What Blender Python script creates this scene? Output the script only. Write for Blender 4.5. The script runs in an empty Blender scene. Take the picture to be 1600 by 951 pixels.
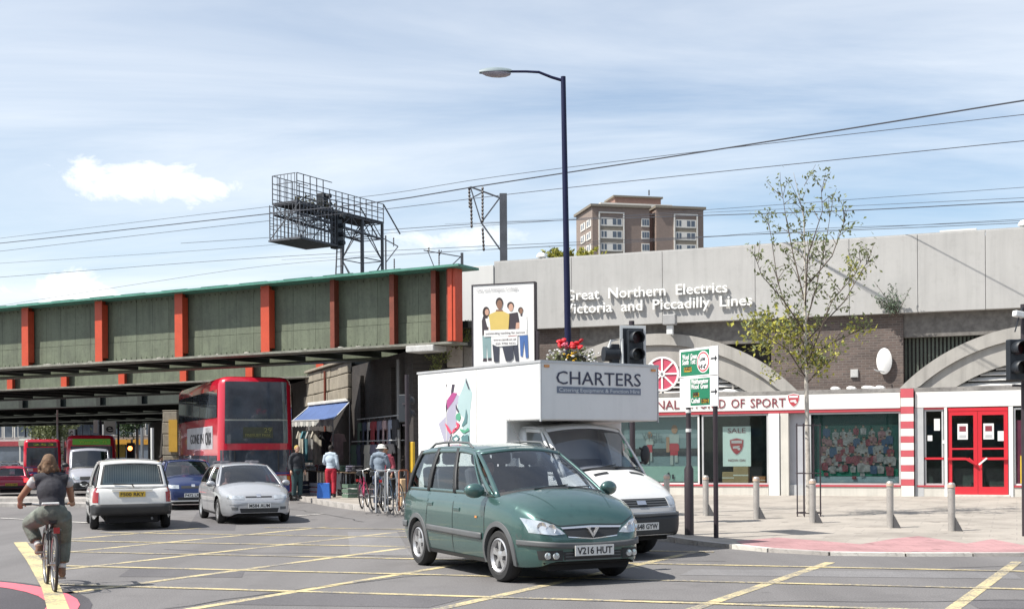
import bpy, bmesh, math, random
from mathutils import Vector, Matrix, Euler
rnd = random.Random(7)
sc = bpy.context.scene
col = sc.collection
PI = math.pi
# ------------------------------------------------------------------ camera
F, CX, CY, H, ROLL = 2000.0, 800.0, 702.0, 1.67, 0.007
cam = bpy.data.cameras.new('camera')
cam.lens = 45.0; cam.sensor_width = 36.0; cam.shift_y = (702 - 475.5) / 1600
cam.clip_start = 0.1; cam.clip_end = 6000
camo = bpy.data.objects.new('camera', cam); col.objects.link(camo)
camo.matrix_world = Matrix.Translation((0, 0, H)) @ Matrix.Rotation(PI/2, 4, 'X') @ Matrix.Rotation(-ROLL, 4, 'Z')
sc.camera = camo
# ------------------------------------------------------------------ light
SUN_EL = math.radians(54)
sdir = Vector((-0.92, -0.39, 0)).normalized()
tosun = Vector((sdir.x*math.cos(SUN_EL), sdir.y*math.cos(SUN_EL), math.sin(SUN_EL)))
sun = bpy.data.lights.new('sun', 'SUN'); sun.energy = 4.6; sun.angle = math.radians(0.5); sun.color = (1.0, 0.95, 0.87)
suno = bpy.data.objects.new('sun', sun); col.objects.link(suno)
suno.rotation_euler = tosun.to_track_quat('Z', 'Y').to_euler(); suno.location = (-40, -20, 60)
sc.view_settings.view_transform = 'Standard'; sc.view_settings.look = 'None'
sc.view_settings.exposure = 0.72; sc.view_settings.gamma = 1.0
world = bpy.data.worlds.new('World'); sc.world = world; world.use_nodes = True

class NT:
    """small node-tree writer"""
    def __init__(s, nt):
        s.t = nt; s.n = nt.nodes; s.l = nt.links; s.n.clear()
    def new(s, typ, ins=None, **kw):
        n = s.n.new(typ)
        for k, v in kw.items(): setattr(n, k, v)
        for k, v in (ins or {}).items():
            sock = n.inputs[k]
            if isinstance(v, bpy.types.NodeSocket): s.l.new(v, sock)
            else: sock.default_value = v
        return n
    def math(s, op, a, b=0.0, clamp=False):
        n = s.new('ShaderNodeMath', {0: a, 1: b}, operation=op, use_clamp=clamp); return n.outputs[0]
    def ramp(s, fac, stops):
        n = s.new('ShaderNodeValToRGB', {0: fac}); r = n.color_ramp
        while len(r.elements) < len(stops): r.elements.new(0.5)
        for e, (p, c) in zip(r.elements, stops):
            e.position = p; e.color = (c, c, c, 1) if isinstance(c, (int, float)) else (*c[:3], 1)
        return n.outputs[0]
    def mix(s, fac, a, b, typ='MIX'):
        n = s.new('ShaderNodeMix', data_type='RGBA', blend_type=typ)
        for i, v in ((0, fac), (6, a), (7, b)):
            if isinstance(v, bpy.types.NodeSocket): s.l.new(v, n.inputs[i])
            elif i == 0: n.inputs[i].default_value = v
            else: n.inputs[i].default_value = (*v[:3], 1)
        return n.outputs[2]
    def noise(s, vec, scale, detail=3, rough=.5, dist=0):
        n = s.new('ShaderNodeTexNoise', {'Scale': scale, 'Detail': detail, 'Roughness': rough, 'Distortion': dist})
        if vec is not None: s.l.new(vec, n.inputs['Vector'])
        return n.outputs['Fac']

def build_world():
    w = NT(world.node_tree)
    out = w.new('ShaderNodeOutputWorld'); bg = w.new('ShaderNodeBackground', {'Strength': SKY_STRENGTH})
    w.l.new(bg.outputs[0], out.inputs[0])
    sky = w.new('ShaderNodeTexSky', sky_type='NISHITA', sun_disc=False, sun_elevation=SUN_EL,
                sun_rotation=math.atan2(tosun.x, tosun.y), air_density=1.0, dust_density=0.6, ozone_density=2.0)
    tc = w.new('ShaderNodeTexCoord'); sep = w.new('ShaderNodeSeparateXYZ', {0: tc.outputs['Generated']})
    x, y, z = sep.outputs
    zz = w.math('MAXIMUM', z, 0.0)
    den = w.math('ADD', zz, 0.16)
    u = w.math('DIVIDE', x, den); v = w.math('DIVIDE', y, den)
    pl = w.new('ShaderNodeCombineXYZ', {0: u, 1: v, 2: 0.0}).outputs[0]
    mp = w.new('ShaderNodeMapping', {0: pl, 'Rotation': (0, 0, math.radians(-14)), 'Scale': (0.55, 1.9, 1)}).outputs[0]
    n1 = w.noise(mp, 0.9, 7, .6, .6)
    n2 = w.noise(pl, 0.55, 3, .5)
    cir = w.math('MULTIPLY', w.ramp(n1, [(0.30, 0.0), (0.80, 1.0)]), w.ramp(n2, [(0.25, .45), (0.62, 1.0)]))
    # more veil to the left of the view than to the right
    az = w.math('ARCTAN2', x, y)
    veil = w.ramp(w.math('ADD', w.math('MULTIPLY', az, -0.8), 0.5), [(0.25, .12), (0.7, 1.0)])
    cirr = w.math('MULTIPLY', w.math('ADD', w.math('MULTIPLY', cir, 1.0), w.math('MULTIPLY', veil, 0.40)), 0.66, True)
    el = w.math('ARCTAN2', z, w.math('SQRT', w.math('ADD', w.math('MULTIPLY', x, x), w.math('MULTIPLY', y, y))))
    # small cumulus puffs low in the sky, with ragged outlines
    comb = w.new('ShaderNodeCombineXYZ', {0: az, 1: w.math('MULTIPLY', el, 1.6), 2: 0.0}).outputs[0]
    nn = w.noise(comb, 26, 6, .62, .4)
    puffs = None
    for (px, py, rx, ry, amp) in [(215, 276, 165, 46, 1.0), (345, 290, 100, 32, .8), (120, 455, 150, 42, .95), (720, 372, 170, 34, .7), (560, 395, 90, 22, .5),
                                  (965, 275, 50, 30, .35), (2300, 420, 260, 50, .8), (-420, 330, 240, 70, .9), (3100, 330, 220, 60, .8), (-1500, 300, 300, 80, .9)]:
        a0 = math.atan2(px - CX, F); e0 = math.atan2(CY - py, math.hypot(F, px - CX)); ra = rx / F; re = ry / F
        da = w.math('DIVIDE', w.math('SUBTRACT', az, a0), ra); de = w.math('DIVIDE', w.math('SUBTRACT', el, e0), re)
        d = w.math('SQRT', w.math('ADD', w.math('MULTIPLY', da, da), w.math('MULTIPLY', de, de)))
        m = w.math('ADD', w.math('SUBTRACT', 1.0, d), w.math('MULTIPLY', w.math('SUBTRACT', nn, .5), 2.0))
        m = w.math('MULTIPLY', w.ramp(m, [(-.05, 0.0), (0.72, 1.0)]), amp)
        puffs = m if puffs is None else w.math('MAXIMUM', puffs, m)
    cloud = w.math('MAXIMUM', cirr, puffs, True)
    base = w.mix(1.0, sky.outputs[0], (0.93, 1.03, 1.06), 'MULTIPLY')
    c = w.mix(cloud, base, CLOUD_COL)
    w.l.new(c, bg.inputs[0])
SKY_STRENGTH = 0.085
CLOUD_COL = (9.2, 9.3, 9.3)
build_world()

# ------------------------------------------------------------------ pixel <-> world helpers (pinhole of the camera above)
def unroll(px, py):
    dx, dy = px - CX, CY - py
    return dx*math.cos(ROLL) + dy*math.sin(ROLL), -dx*math.sin(ROLL) + dy*math.cos(ROLL)
def P(px, py, Y):
    tx, ty = unroll(px, py); return Vector((tx*Y/F, Y, H + ty*Y/F))
def Gd(px, py, z=0.0):
    tx, ty = unroll(px, py); Y = F*(H - z)/(-ty); return Vector((tx*Y/F, Y, z))
def pxl(M, px, py, axis, val):
    """point of local plane axis=val (frame M) seen at pixel px,py; in local coordinates"""
    Mi = M.inverted(); o = Mi @ Vector((0, 0, H)); tx, ty = unroll(px, py)
    d = Mi.to_3x3() @ Vector((tx, F, ty)); i = 'xyz'.index(axis); t = (val - o[i])/d[i]
    return o + d*t

# ------------------------------------------------------------------ materials
def lin(r, g, b):
    def f(c):
        c /= 255; return c/12.92 if c <= .04045 else ((c + .055)/1.055)**2.4
    return (f(r), f(g), f(b))
MC = {}
def mat(name, c, rough=.6, metal=0.0, var=.12, scale=3.0, bump=0.0, bscale=40.0, coat=0.0, c2=None, dirt=0.0, emit=0.0, spec=.5, streak=0.0):
    """principled material; colour wanders by noise, optional second colour in patches, dirt specks and rain streaks"""
    if name in MC: return MC[name]
    m = bpy.data.materials.new(name); m.use_nodes = True; MC[name] = m
    t = NT(m.node_tree); out = t.new('ShaderNodeOutputMaterial')
    b = t.new('ShaderNodeBsdfPrincipled', {'Roughness': rough, 'Metallic': metal, 'Coat Weight': coat, 'Coat Roughness': .04, 'Specular IOR Level': spec})
    t.l.new(b.outputs[0], out.inputs[0])
    co = t.new('ShaderNodeTexCoord').outputs['Object']
    if var > 0 or c2 is not None or dirt > 0 or streak > 0:
        n = t.noise(co, scale, 5, .6)
        a = [x*(1 - var) for x in c]; z = [min(1, x*(1 + var)) for x in c]
        cc = t.mix(t.ramp(n, [(.3, 0.0), (.7, 1.0)]), a, z)
        if c2 is not None: cc = t.mix(t.ramp(t.noise(co, scale*.7 + .11, 6, .65), [(.50, 0.0), (.62, 1.0)]), cc, c2)
        if dirt > 0: cc = t.mix(t.math('MULTIPLY', t.ramp(t.noise(co, scale*6, 5, .7), [(.52, 0.0), (.72, 1.0)]), dirt), cc, [x*.25 for x in c])
        if streak > 0:
            mp = t.new('ShaderNodeMapping', {0: co, 'Scale': (5, 5, .35)}).outputs[0]
            cc = t.mix(t.math('MULTIPLY', t.ramp(t.noise(mp, 1.0, 5, .65), [(.46, 0.0), (.74, 1.0)]), streak), cc, [x*.35 for x in c])
        t.l.new(cc, b.inputs['Base Color'])
    else: b.inputs['Base Color'].default_value = (*c, 1)
    if bump > 0:
        bp = t.new('ShaderNodeBump', {'Height': t.noise(co, bscale, 4, .6), 'Strength': bump, 'Distance': .02})
        t.l.new(bp.outputs[0], b.inputs['Normal'])
    if emit > 0:
        b.inputs['Emission Color'].default_value = (*c, 1); b.inputs['Emission Strength'].default_value = emit
    return m
def paint(name, c, metal=0.0, rough=.32): return mat(name, c, rough, metal, .03, 1.0, coat=.9, dirt=.10)
def glass(name, tint=(.32, .37, .37), refl=.12, rough=.02):
    if name in MC: return MC[name]
    m = bpy.data.materials.new(name); m.use_nodes = True; MC[name] = m
    t = NT(m.node_tree); out = t.new('ShaderNodeOutputMaterial')
    tr = t.new('ShaderNodeBsdfTransparent', {0: (*tint, 1)}); gl = t.new('ShaderNodeBsdfGlossy', {0: (.95, .97, 1, 1), 'Roughness': rough})
    fc = t.new('ShaderNodeLayerWeight', {0: .5}).outputs['Facing']
    fr = t.math('ADD', .04, t.math('MULTIPLY', t.math('POWER', fc, 5.0), .9))
    mx = t.new('ShaderNodeMixShader', {0: t.math('ADD', fr, refl, True), 1: tr.outputs[0], 2: gl.outputs[0]})
    t.l.new(mx.outputs[0], out.inputs[0]); return m
def brickmat(name, c1, c2, mortar, bw=.225, bh=.075, axis='xz', dirt=.5, mort=.010):
    if name in MC: return MC[name]
    m = bpy.data.materials.new(name); m.use_nodes = True; MC[name] = m
    t = NT(m.node_tree); out = t.new('ShaderNodeOutputMaterial'); b = t.new('ShaderNodeBsdfPrincipled', {'Roughness': .85})
    t.l.new(b.outputs[0], out.inputs[0])
    co = t.new('ShaderNodeTexCoord').outputs['Object']; s = t.new('ShaderNodeSeparateXYZ', {0: co})
    i = {'x': 0, 'y': 1, 'z': 2}
    v = t.new('ShaderNodeCombineXYZ', {0: s.outputs[i[axis[0]]], 1: s.outputs[i[axis[1]]], 2: 0.0}).outputs[0]
    br = t.new('ShaderNodeTexBrick', {'Vector': v, 'Color1': (*c1, 1), 'Color2': (*c2, 1), 'Mortar': (*mortar, 1), 'Scale': 1.0,
                                      'Mortar Size': mort, 'Brick Width': bw, 'Row Height': bh, 'Bias': 0.0})
    cc = t.mix(t.math('MULTIPLY', t.ramp(t.noise(co, 1.1, 6, .65), [(.40, 0.0), (.70, 1.0)]), dirt), br.outputs[0], [x*.3 for x in c1])
    t.l.new(cc, b.inputs['Base Color'])
    bp = t.new('ShaderNodeBump', {'Height': t.math('SUBTRACT', t.noise(co, 60, 3), t.math('MULTIPLY', br.outputs['Fac'], 1.6)), 'Strength': .5, 'Distance': .01})
    t.l.new(bp.outputs[0], b.inputs['Normal']); return m

# ------------------------------------------------------------------ mesh writer
class MB:
    def __init__(s): s.v = []; s.f = []; s.m = []
    def add(s, vs, fs, mi=0, M=None):
        k = len(s.v)
        s.v += [tuple(M @ Vector(p)) for p in vs] if M is not None else [tuple(p) for p in vs]
        s.f += [tuple(k + i for i in f) for f in fs]; s.m += [mi]*len(fs); return s
    def box(s, x0, x1, y0, y1, z0, z1, mi=0, M=None):
        v = [(x0,y0,z0),(x1,y0,z0),(x1,y1,z0),(x0,y1,z0),(x0,y0,z1),(x1,y0,z1),(x1,y1,z1),(x0,y1,z1)]
        return s.add(v, [(0,3,2,1),(4,5,6,7),(0,1,5,4),(1,2,6,5),(2,3,7,6),(3,0,4,7)], mi, M)
    def obox(s, c, size, rot=(0,0,0), mi=0):
        M = Matrix.Translation(c) @ Euler(rot).to_matrix().to_4x4(); a, b, d = [x/2 for x in size]
        return s.box(-a, a, -b, b, -d, d, mi, M)
    def bar(s, p, q, w, h=None, mi=0, up=(0,0,1)):
        p, q = Vector(p), Vector(q); d = q - p; L = d.length
        if L < 1e-6: return s
        x = d/L; u = Vector(up)
        if abs(x.dot(u)) > .98: u = Vector((0, 1, 0))
        y = u.cross(x).normalized(); z = x.cross(y)
        M = Matrix((x, y, z)).transposed().to_4x4(); M.translation = p; h = w if h is None else h
        return s.box(0, L, -w/2, w/2, -h/2, h/2, mi, M)
    def tube(s, pts, r, n=8, mi=0, caps=True, ell=None):
        pts = [Vector(p) for p in pts]; N = len(pts); rs = r if isinstance(r, (list, tuple)) else [r]*N
        vs = []; ref = None
        for i in range(N):
            d = (pts[min(i+1, N-1)] - pts[max(i-1, 0)])
            d = d.normalized() if d.length > 1e-9 else Vector((0,0,1))
            if ref is None:
                ref = Vector((0,0,1)) if abs(d.z) < .9 else Vector((1,0,0))
            a = (ref - d*ref.dot(d)).normalized(); b = d.cross(a); ref = a
            for k in range(n):
                t = 2*PI*k/n; vs.append(pts[i] + (a*math.cos(t) + b*math.sin(t))*rs[i])
        fs = [(i*n + k, i*n + (k+1) % n, (i+1)*n + (k+1) % n, (i+1)*n + k) for i in range(N-1) for k in range(n)]
        if caps: fs += [tuple(range(n))[::-1], tuple((N-1)*n + k for k in range(n))]
        return s.add(vs, fs, mi)
    def lathe(s, prof, n=24, M=None, mi=0, cap=True):
        vs = [(r*math.cos(2*PI*k/n), r*math.sin(2*PI*k/n), z) for (r, z) in prof for k in range(n)]; N = len(prof)
        fs = [(i*n + k, i*n + (k+1) % n, (i+1)*n + (k+1) % n, (i+1)*n + k) for i in range(N-1) for k in range(n)]
        if cap: fs += [tuple(range(n))[::-1], tuple((N-1)*n + k for k in range(n))]
        return s.add(vs, fs, mi, M)
    def ell(s, c, r, rot=(0,0,0), nu=12, nv=8, mi=0):
        r = (r, r, r) if isinstance(r, (int, float)) else r
        M = Matrix.Translation(c) @ Euler(rot).to_matrix().to_4x4()
        vs = [(0,0,-r[2])]
        for j in range(1, nv):
            a = -PI/2 + PI*j/nv
            for i in range(nu):
                t = 2*PI*i/nu; vs.append((r[0]*math.cos(a)*math.cos(t), r[1]*math.cos(a)*math.sin(t), r[2]*math.sin(a)))
        vs.append((0,0,r[2])); T = len(vs) - 1; fs = [(0, 1 + (i+1) % nu, 1 + i) for i in range(nu)]
        for j in range(nv-2):
            for i in range(nu):
                a = 1 + j*nu; fs.append((a + i, a + (i+1) % nu, a + nu + (i+1) % nu, a + nu + i))
        a = 1 + (nv-2)*nu; fs += [(a + i, a + (i+1) % nu, T) for i in range(nu)]
        return s.add(vs, fs, mi, M)
    def grid(s, fn, nu, nv, mi=0, flip=False):
        vs = [fn(i/nu, j/nv) for j in range(nv+1) for i in range(nu+1)]; w = nu + 1
        fs = [(j*w+i, j*w+i+1, (j+1)*w+i+1, (j+1)*w+i) for j in range(nv) for i in range(nu)]
        if flip: fs = [f[::-1] for f in fs]
        return s.add(vs, fs, mi)
    def prism(s, poly, d0, d1, axis='y', mi=0, M=None):
        """poly of (a,b); axis y -> a=x,b=z ; z -> a=x,b=y ; x -> a=y,b=z"""
        def to(a, b, d): return {'y': (a, d, b), 'z': (a, b, d), 'x': (d, a, b)}[axis]
        n = len(poly); vs = [to(a, b, d0) for a, b in poly] + [to(a, b, d1) for a, b in poly]
        fs = [tuple(range(n)), tuple(range(2*n-1, n-1, -1))] + [(i, i+n, (i+1) % n + n, (i+1) % n) for i in range(n)]
        return s.add(vs, fs, mi, M)
    def poly(s, pts, mi=0): return s.add(pts, [tuple(range(len(pts)))], mi)
    def mesh(s, name, mats, smooth=None, fixn=False):
        me = bpy.data.meshes.new(name); me.from_pydata(s.v, [], s.f)
        for m in (mats if isinstance(mats, (list, tuple)) else [mats]): me.materials.append(m)
        if any(s.m): me.polygons.foreach_set('material_index', s.m)
        if fixn:
            bm = bmesh.new(); bm.from_mesh(me); bmesh.ops.remove_doubles(bm, verts=bm.verts, dist=1e-5)
            bmesh.ops.recalc_face_normals(bm, faces=bm.faces); bm.to_mesh(me); bm.free()
        if smooth is not None:
            me.polygons.foreach_set('use_smooth', [True]*len(me.polygons)); me.set_sharp_from_angle(angle=math.radians(smooth))
        me.update(); return me
    def build(s, name, mats, parent=None, smooth=None, bevel=0.0, fixn=False, M=None):
        o = link(name, s.mesh(name, mats, smooth, fixn), parent, M)
        if bevel > 0:
            b = o.modifiers.new('bevel', 'BEVEL'); b.width = bevel; b.segments = 2; b.limit_method = 'ANGLE'; b.angle_limit = .6
        return o
def link(name, me, parent=None, M=None):
    o = bpy.data.objects.new(name, me); col.objects.link(o)
    if parent is not None: o.parent = parent
    if M is not None: o.matrix_local = M
    return o
def tag(o, label=None, cat=None, group=None, kind=None):
    if label: o['label'] = label
    if cat: o['category'] = cat
    if group: o['group'] = group
    if kind: o['kind'] = kind
    return o
def thing(name, label, cat, M=None, group=None):
    o = bpy.data.objects.new(name, None); o.empty_display_size = .2; col.objects.link(o)
    if M is not None: o.matrix_world = M
    return tag(o, label, cat, group)
def XF(x, y, z=0.0, rz=0.0): return Matrix.Translation((x, y, z)) @ Matrix.Rotation(rz, 4, 'Z')
def copy_tree(o, parent=None):
    c = o.copy(); col.objects.link(c)
    if parent is not None: c.parent = parent
    for ch in list(o.children): copy_tree(ch, c)
    return c
tmp_scene = bpy.data.scenes.new('scratch')
def evaluated_mesh(o):
    tmp_scene.collection.objects.link(o); vl = tmp_scene.view_layers[0]; vl.update()
    dg = vl.depsgraph; me = bpy.data.meshes.new_from_object(o.evaluated_get(dg)); d = o.data
    bpy.data.objects.remove(o)
    return me
TXC = {}
def text_mesh(body, size=1.0, extr=0.0, bold=0.0):
    k = (body, size, extr, bold)
    if k in TXC: return TXC[k]
    cu = bpy.data.curves.new('text', 'FONT'); cu.body = body; cu.size = size; cu.extrude = extr; cu.offset = bold; cu.resolution_u = 2
    o = bpy.data.objects.new('text', cu); me = evaluated_mesh(o); TXC[k] = me; return me
RXT = Matrix.Rotation(PI/2, 4, 'X')       # text standing in the xz plane, facing -y
def ext(me):
    xs = [v.co.x for v in me.vertices]; return (min(xs), max(xs)) if xs else (0, 0)
def text(name, body, size, m, parent, M, x0=None, x1=None, extr=0.004, bold=0.0):
    """lettering object; when x0,x1 are given it is stretched to that width in the frame M"""
    me = text_mesh(body, size, extr, bold).copy(); me.materials.clear(); me.materials.append(m); me.name = name
    a, b = ext(me)
    S = Matrix.Identity(4)
    if x0 is not None:
        k = (x1 - x0)/(b - a); S = Matrix.Translation((x0 - a*k, 0, 0)) @ Matrix.Diagonal((k, 1, 1, 1))
    else: S = Matrix.Translation((-(a + b)/2, 0, 0))
    me.transform(S)
    return link(name, me, parent, M)
def smoothstep(x): x = max(0, min(1, x)); return x*x*(3 - 2*x)
def lerp(a, b, t): return a + (b - a)*t
def pl(pts, x):
    """smooth (monotone cubic) curve through the points"""
    if x <= pts[0][0]: return pts[0][1]
    if x >= pts[-1][0]: return pts[-1][1]
    n = len(pts); h = [pts[i+1][0] - pts[i][0] for i in range(n-1)]; d = [(pts[i+1][1] - pts[i][1])/h[i] for i in range(n-1)]
    def m(i):
        if i == 0: return d[0]
        if i == n-1: return d[-1]
        return 0 if d[i-1]*d[i] <= 0 else 2*d[i-1]*d[i]/(d[i-1] + d[i])
    i = max(k for k in range(n-1) if pts[k][0] <= x); t = (x - pts[i][0])/h[i]
    return ((2*t**3 - 3*t*t + 1)*pts[i][1] + (t**3 - 2*t*t + t)*h[i]*m(i) + (-2*t**3 + 3*t*t)*pts[i+1][1] + (t**3 - t*t)*h[i]*m(i+1))
# ================================================================== GROUND
def zg(x, y): return -0.32*smoothstep((y - 46)/14)*(1 - smoothstep((y - 100)/50))
def pavz(x, y):
    z = .04 + .10*max(0, min(1, (y - 19.5)/8)) + .10*smoothstep((x + 1)/5)*smoothstep((y - 26)/9)
    return z + zg(x, y)
def asphalt(name, c, c2):
    m = bpy.data.materials.new(name); m.use_nodes = True; t = NT(m.node_tree)
    out = t.new('ShaderNodeOutputMaterial'); b = t.new('ShaderNodeBsdfPrincipled', {'Roughness': .86}); t.l.new(b.outputs[0], out.inputs[0])
    co = t.new('ShaderNodeTexCoord').outputs['Object']
    fine = t.noise(co, 55, 3, .7); mid = t.noise(co, 1.3, 5, .65)
    mp = t.new('ShaderNodeMapping', {0: co, 'Rotation': (0, 0, math.radians(-20)), 'Scale': (1.1, .09, 1)}).outputs[0]
    track = t.noise(mp, .9, 3, .5); big = t.noise(co, .16, 4, .55)
    cc = t.mix(t.ramp(big, [(.35, 0.0), (.62, 1.0)]), c, c2)
    cc = t.mix(t.math('MULTIPLY', t.ramp(track, [(.42, 0.0), (.62, 1.0)]), .65), cc, [k*.62 for k in c])
    cc = t.mix(t.math('MULTIPLY', t.ramp(mid, [(.54, 0.0), (.66, 1.0)]), .55), cc, [k*.66 for k in c])
    drip = t.noise(co, 3.6, 3, .5); cc = t.mix(t.math('MULTIPLY', t.ramp(drip, [(.68, 0.0), (.74, 1.0)]), .6), cc, [k*.4 for k in c])
    cc = t.mix(t.ramp(fine, [(.38, 0.0), (.64, 1.0)]), t.mix(.55, cc, [k*.45 for k in c]), t.mix(.25, cc, [min(1, k*2.2) for k in c]))
    t.l.new(cc, b.inputs['Base Color'])
    bp = t.new('ShaderNodeBump', {'Height': fine, 'Strength': .5, 'Distance': .012}); t.l.new(bp.outputs[0], b.inputs['Normal'])
    return m
M_road = asphalt('road_asphalt', (.152, .145, .145), (.174, .167, .166))
M_patch = asphalt('dark_asphalt', (.062, .058, .066), (.075, .07, .078))
g = MB()
xs = [-2500, -900, -300, -120] + [-80 + 4*i for i in range(36)] + [90, 160, 400, 1000, 2500]
ys = [-400, -120, -40, -10] + [2*i for i in range(86)] + [180, 240, 400, 900, 2000, 5000]
vs = [(x, y, zg(x, y)) for y in ys for x in xs]; w = len(xs)
g.add(vs, [(j*w+i, j*w+i+1, (j+1)*w+i+1, (j+1)*w+i) for j in range(len(ys)-1) for i in range(w-1)])
tag(g.build('road', M_road, smooth=40), kind='structure')

# pavement in front of the station and under the bridge
KERB = [(22, 18.9), (14, 19.2), (9, 19.35), (6, 19.55), (4.9, 19.8), (4.1, 20.5), (3.2, 22.0), (2.3, 24.3), (1.3, 26.8), (-.4, 30), (-3.2, 33.8), (-4.5, 36.2), (-5.5, 38.6),
        (-8.9, 48), (-12.6, 58), (-23.5, 88), (-40, 133)]
def resample(pts, step):
    out = [Vector(pts[0])]; 
    for a, b in zip(pts[:-1], pts[1:]):
        a, b = Vector(a), Vector(b); n = max(1, round((b - a).length/step))
        out += [a + (b - a)*(i/n) for i in range(1, n+1)]
    return out
kp = resample([(x, y, 0) for x, y in KERB], .92)
def paving(name, c1, c2, mort, bw, bh, rot):
    m = bpy.data.materials.new(name); m.use_nodes = True; t = NT(m.node_tree)
    out = t.new('ShaderNodeOutputMaterial'); b = t.new('ShaderNodeBsdfPrincipled', {'Roughness': .8}); t.l.new(b.outputs[0], out.inputs[0])
    co = t.new('ShaderNodeTexCoord').outputs['Object']
    mp = t.new('ShaderNodeMapping', {0: co, 'Rotation': (0, 0, rot)}).outputs[0]
    br = t.new('ShaderNodeTexBrick', {'Vector': mp, 'Color1': (*c1, 1), 'Color2': (*c2, 1), 'Mortar': (*mort, 1), 'Scale': 1.0, 'Mortar Size': .012, 'Brick Width': bw, 'Row Height': bh})
    n = t.noise(co, .8, 6, .65); f = t.noise(co, 30, 3, .6)
    cc = t.mix(t.math('MULTIPLY', t.ramp(n, [(.44, 0.0), (.66, 1.0)]), .62), br.outputs[0], [k*.52 for k in c1])
    cc = t.mix(t.math('MULTIPLY', t.ramp(f, [(.5, 0.0), (.7, 1.0)]), .35), cc, [k*.5 for k in c1])
    sp = t.noise(co, 2.6, 2, .4); cc = t.mix(t.math('MULTIPLY', t.ramp(sp, [(.66, 0.0), (.70, 1.0)]), .6), cc, [k*.42 for k in c1])
    t.l.new(cc, b.inputs['Base Color'])
    bp = t.new('ShaderNodeBump', {'Height': t.math('SUBTRACT', f, br.outputs['Fac']), 'Strength': .35, 'Distance': .008}); t.l.new(bp.outputs[0], b.inputs['Normal'])
    return m
M_pave = paving('pavement_slabs', (.375, .34, .30), (.33, .30, .265), (.29, .265, .24), .9, .6, math.radians(21.5))
M_pink = paving('pink_tactile_slabs', (.42, .235, .24), (.38, .215, .22), (.33, .19, .19), .4, .4, math.radians(2))
INNER = {0: (26, 40)}
def inner(p):
    # matching point of the far side of the pavement (well behind the building faces)
    k = min(range(len(KERB)), key=lambda i: (Vector((KERB[i][0], KERB[i][1], 0)) - p).length)
    if p.y > 38: return Vector((p.x + 6.5, p.y + 2.4, 0))
    s = (22 - p.x)/(22 + 5.5)
    a, b, c = Vector((30, 36, 0)), Vector((12, 43, 0)), Vector((1.0, 41, 0))
    return a.lerp(b, s/.5) if s < .5 else b.lerp(c, (s - .5)/.5)
pv = MB(); NW = 26; rows = []
for p in kp:
    q = inner(p); rows.append([(lambda r: (r.x, r.y, pavz(r.x, r.y)))(p.lerp(q, j/NW)) for j in range(NW+1)])
for r in rows: pv.v += r
for i in range(len(rows)-1):
    for j in range(NW):
        a = i*(NW+1) + j; pv.f.append((a, a+1, a+NW+2, a+NW+1)); pv.m.append(0)
pavement = tag(pv.build('pavement', M_pave, smooth=40, fixn=False), kind='structure')
M_kerb = mat('kerb_granite', (.36, .34, .32), .8, var=.25, scale=2.0, bump=.3, dirt=.5)
M_kerbw = mat('kerb_pale', (.55, .53, .49), .8, var=.2, scale=2.0, bump=.3, dirt=.6)
for i in range(len(kp) - 1):
    a, b = kp[i], kp[i+1]
    if a.y > 75: break
    d = (b - a); L = d.length; d.normalize(); nrm = Vector((-d.y, d.x, 0))
    M = Matrix.Translation((a.x, a.y, 0)) @ Matrix(((d.x, nrm.x, 0, 0), (d.y, nrm.y, 0, 0), (0, 0, 1, 0), (0, 0, 0, 1)))
    za, zb = pavz(a.x, a.y) + .012, pavz(b.x, b.y) + .012; k = MB()
    low = zg(a.x, a.y) - .1; side = 1 if (inner(a) - a).dot(nrm) > 0 else -1
    y0, y1 = (-.03, .125) if side > 0 else (-.125, .03)
    e = .012
    v = [(e,y0,low),(L-e,y0,low),(L-e,y1,low),(e,y1,low),(e,y0,za),(L-e,y0,zb),(L-e,y1,zb),(e,y1,za)]
    k.add(v, [(0,3,2,1),(4,5,6,7),(0,1,5,4),(1,2,6,5),(2,3,7,6),(3,0,4,7)])
    k.build('kerb_stone', M_kerbw if (a.x > 3.9 and i % 3) else M_kerb, pavement, M=M, fixn=True)
# far footway on the left under the bridge with a raised median
def strip(name, pts, wid, z0, z1, m, kind='structure'):
    s = MB(); pts = [Vector((*p, 0)) for p in pts]; L = []; Rr = []
    for i, p in enumerate(pts):
        d = (pts[min(i+1, len(pts)-1)] - pts[max(i-1, 0)]).normalized(); n = Vector((-d.y, d.x, 0)); L.append(p + n*wid/2); Rr.append(p - n*wid/2)
    ring = L + Rr[::-1]; s.prism([(p.x, p.y) for p in ring], z0, z1, 'z')
    return tag(s.build(name, m, fixn=True, bevel=.01), kind=kind)
M_red_sl = mat('red_footway', (.36, .22, .19), .85, var=.2, scale=1.0, dirt=.4)
strip('traffic_island', [(-13.2, 43.2), (-16.5, 44.6), (-22, 46.0), (-34, 48.5)], 1.5, -.3, .13, M_kerb)
strip('traffic_island', [(-12.6, 39.6), (-16.0, 40.3), (-22, 41.0), (-34, 42.0)], .9, -.1, .12, M_kerb)
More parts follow.
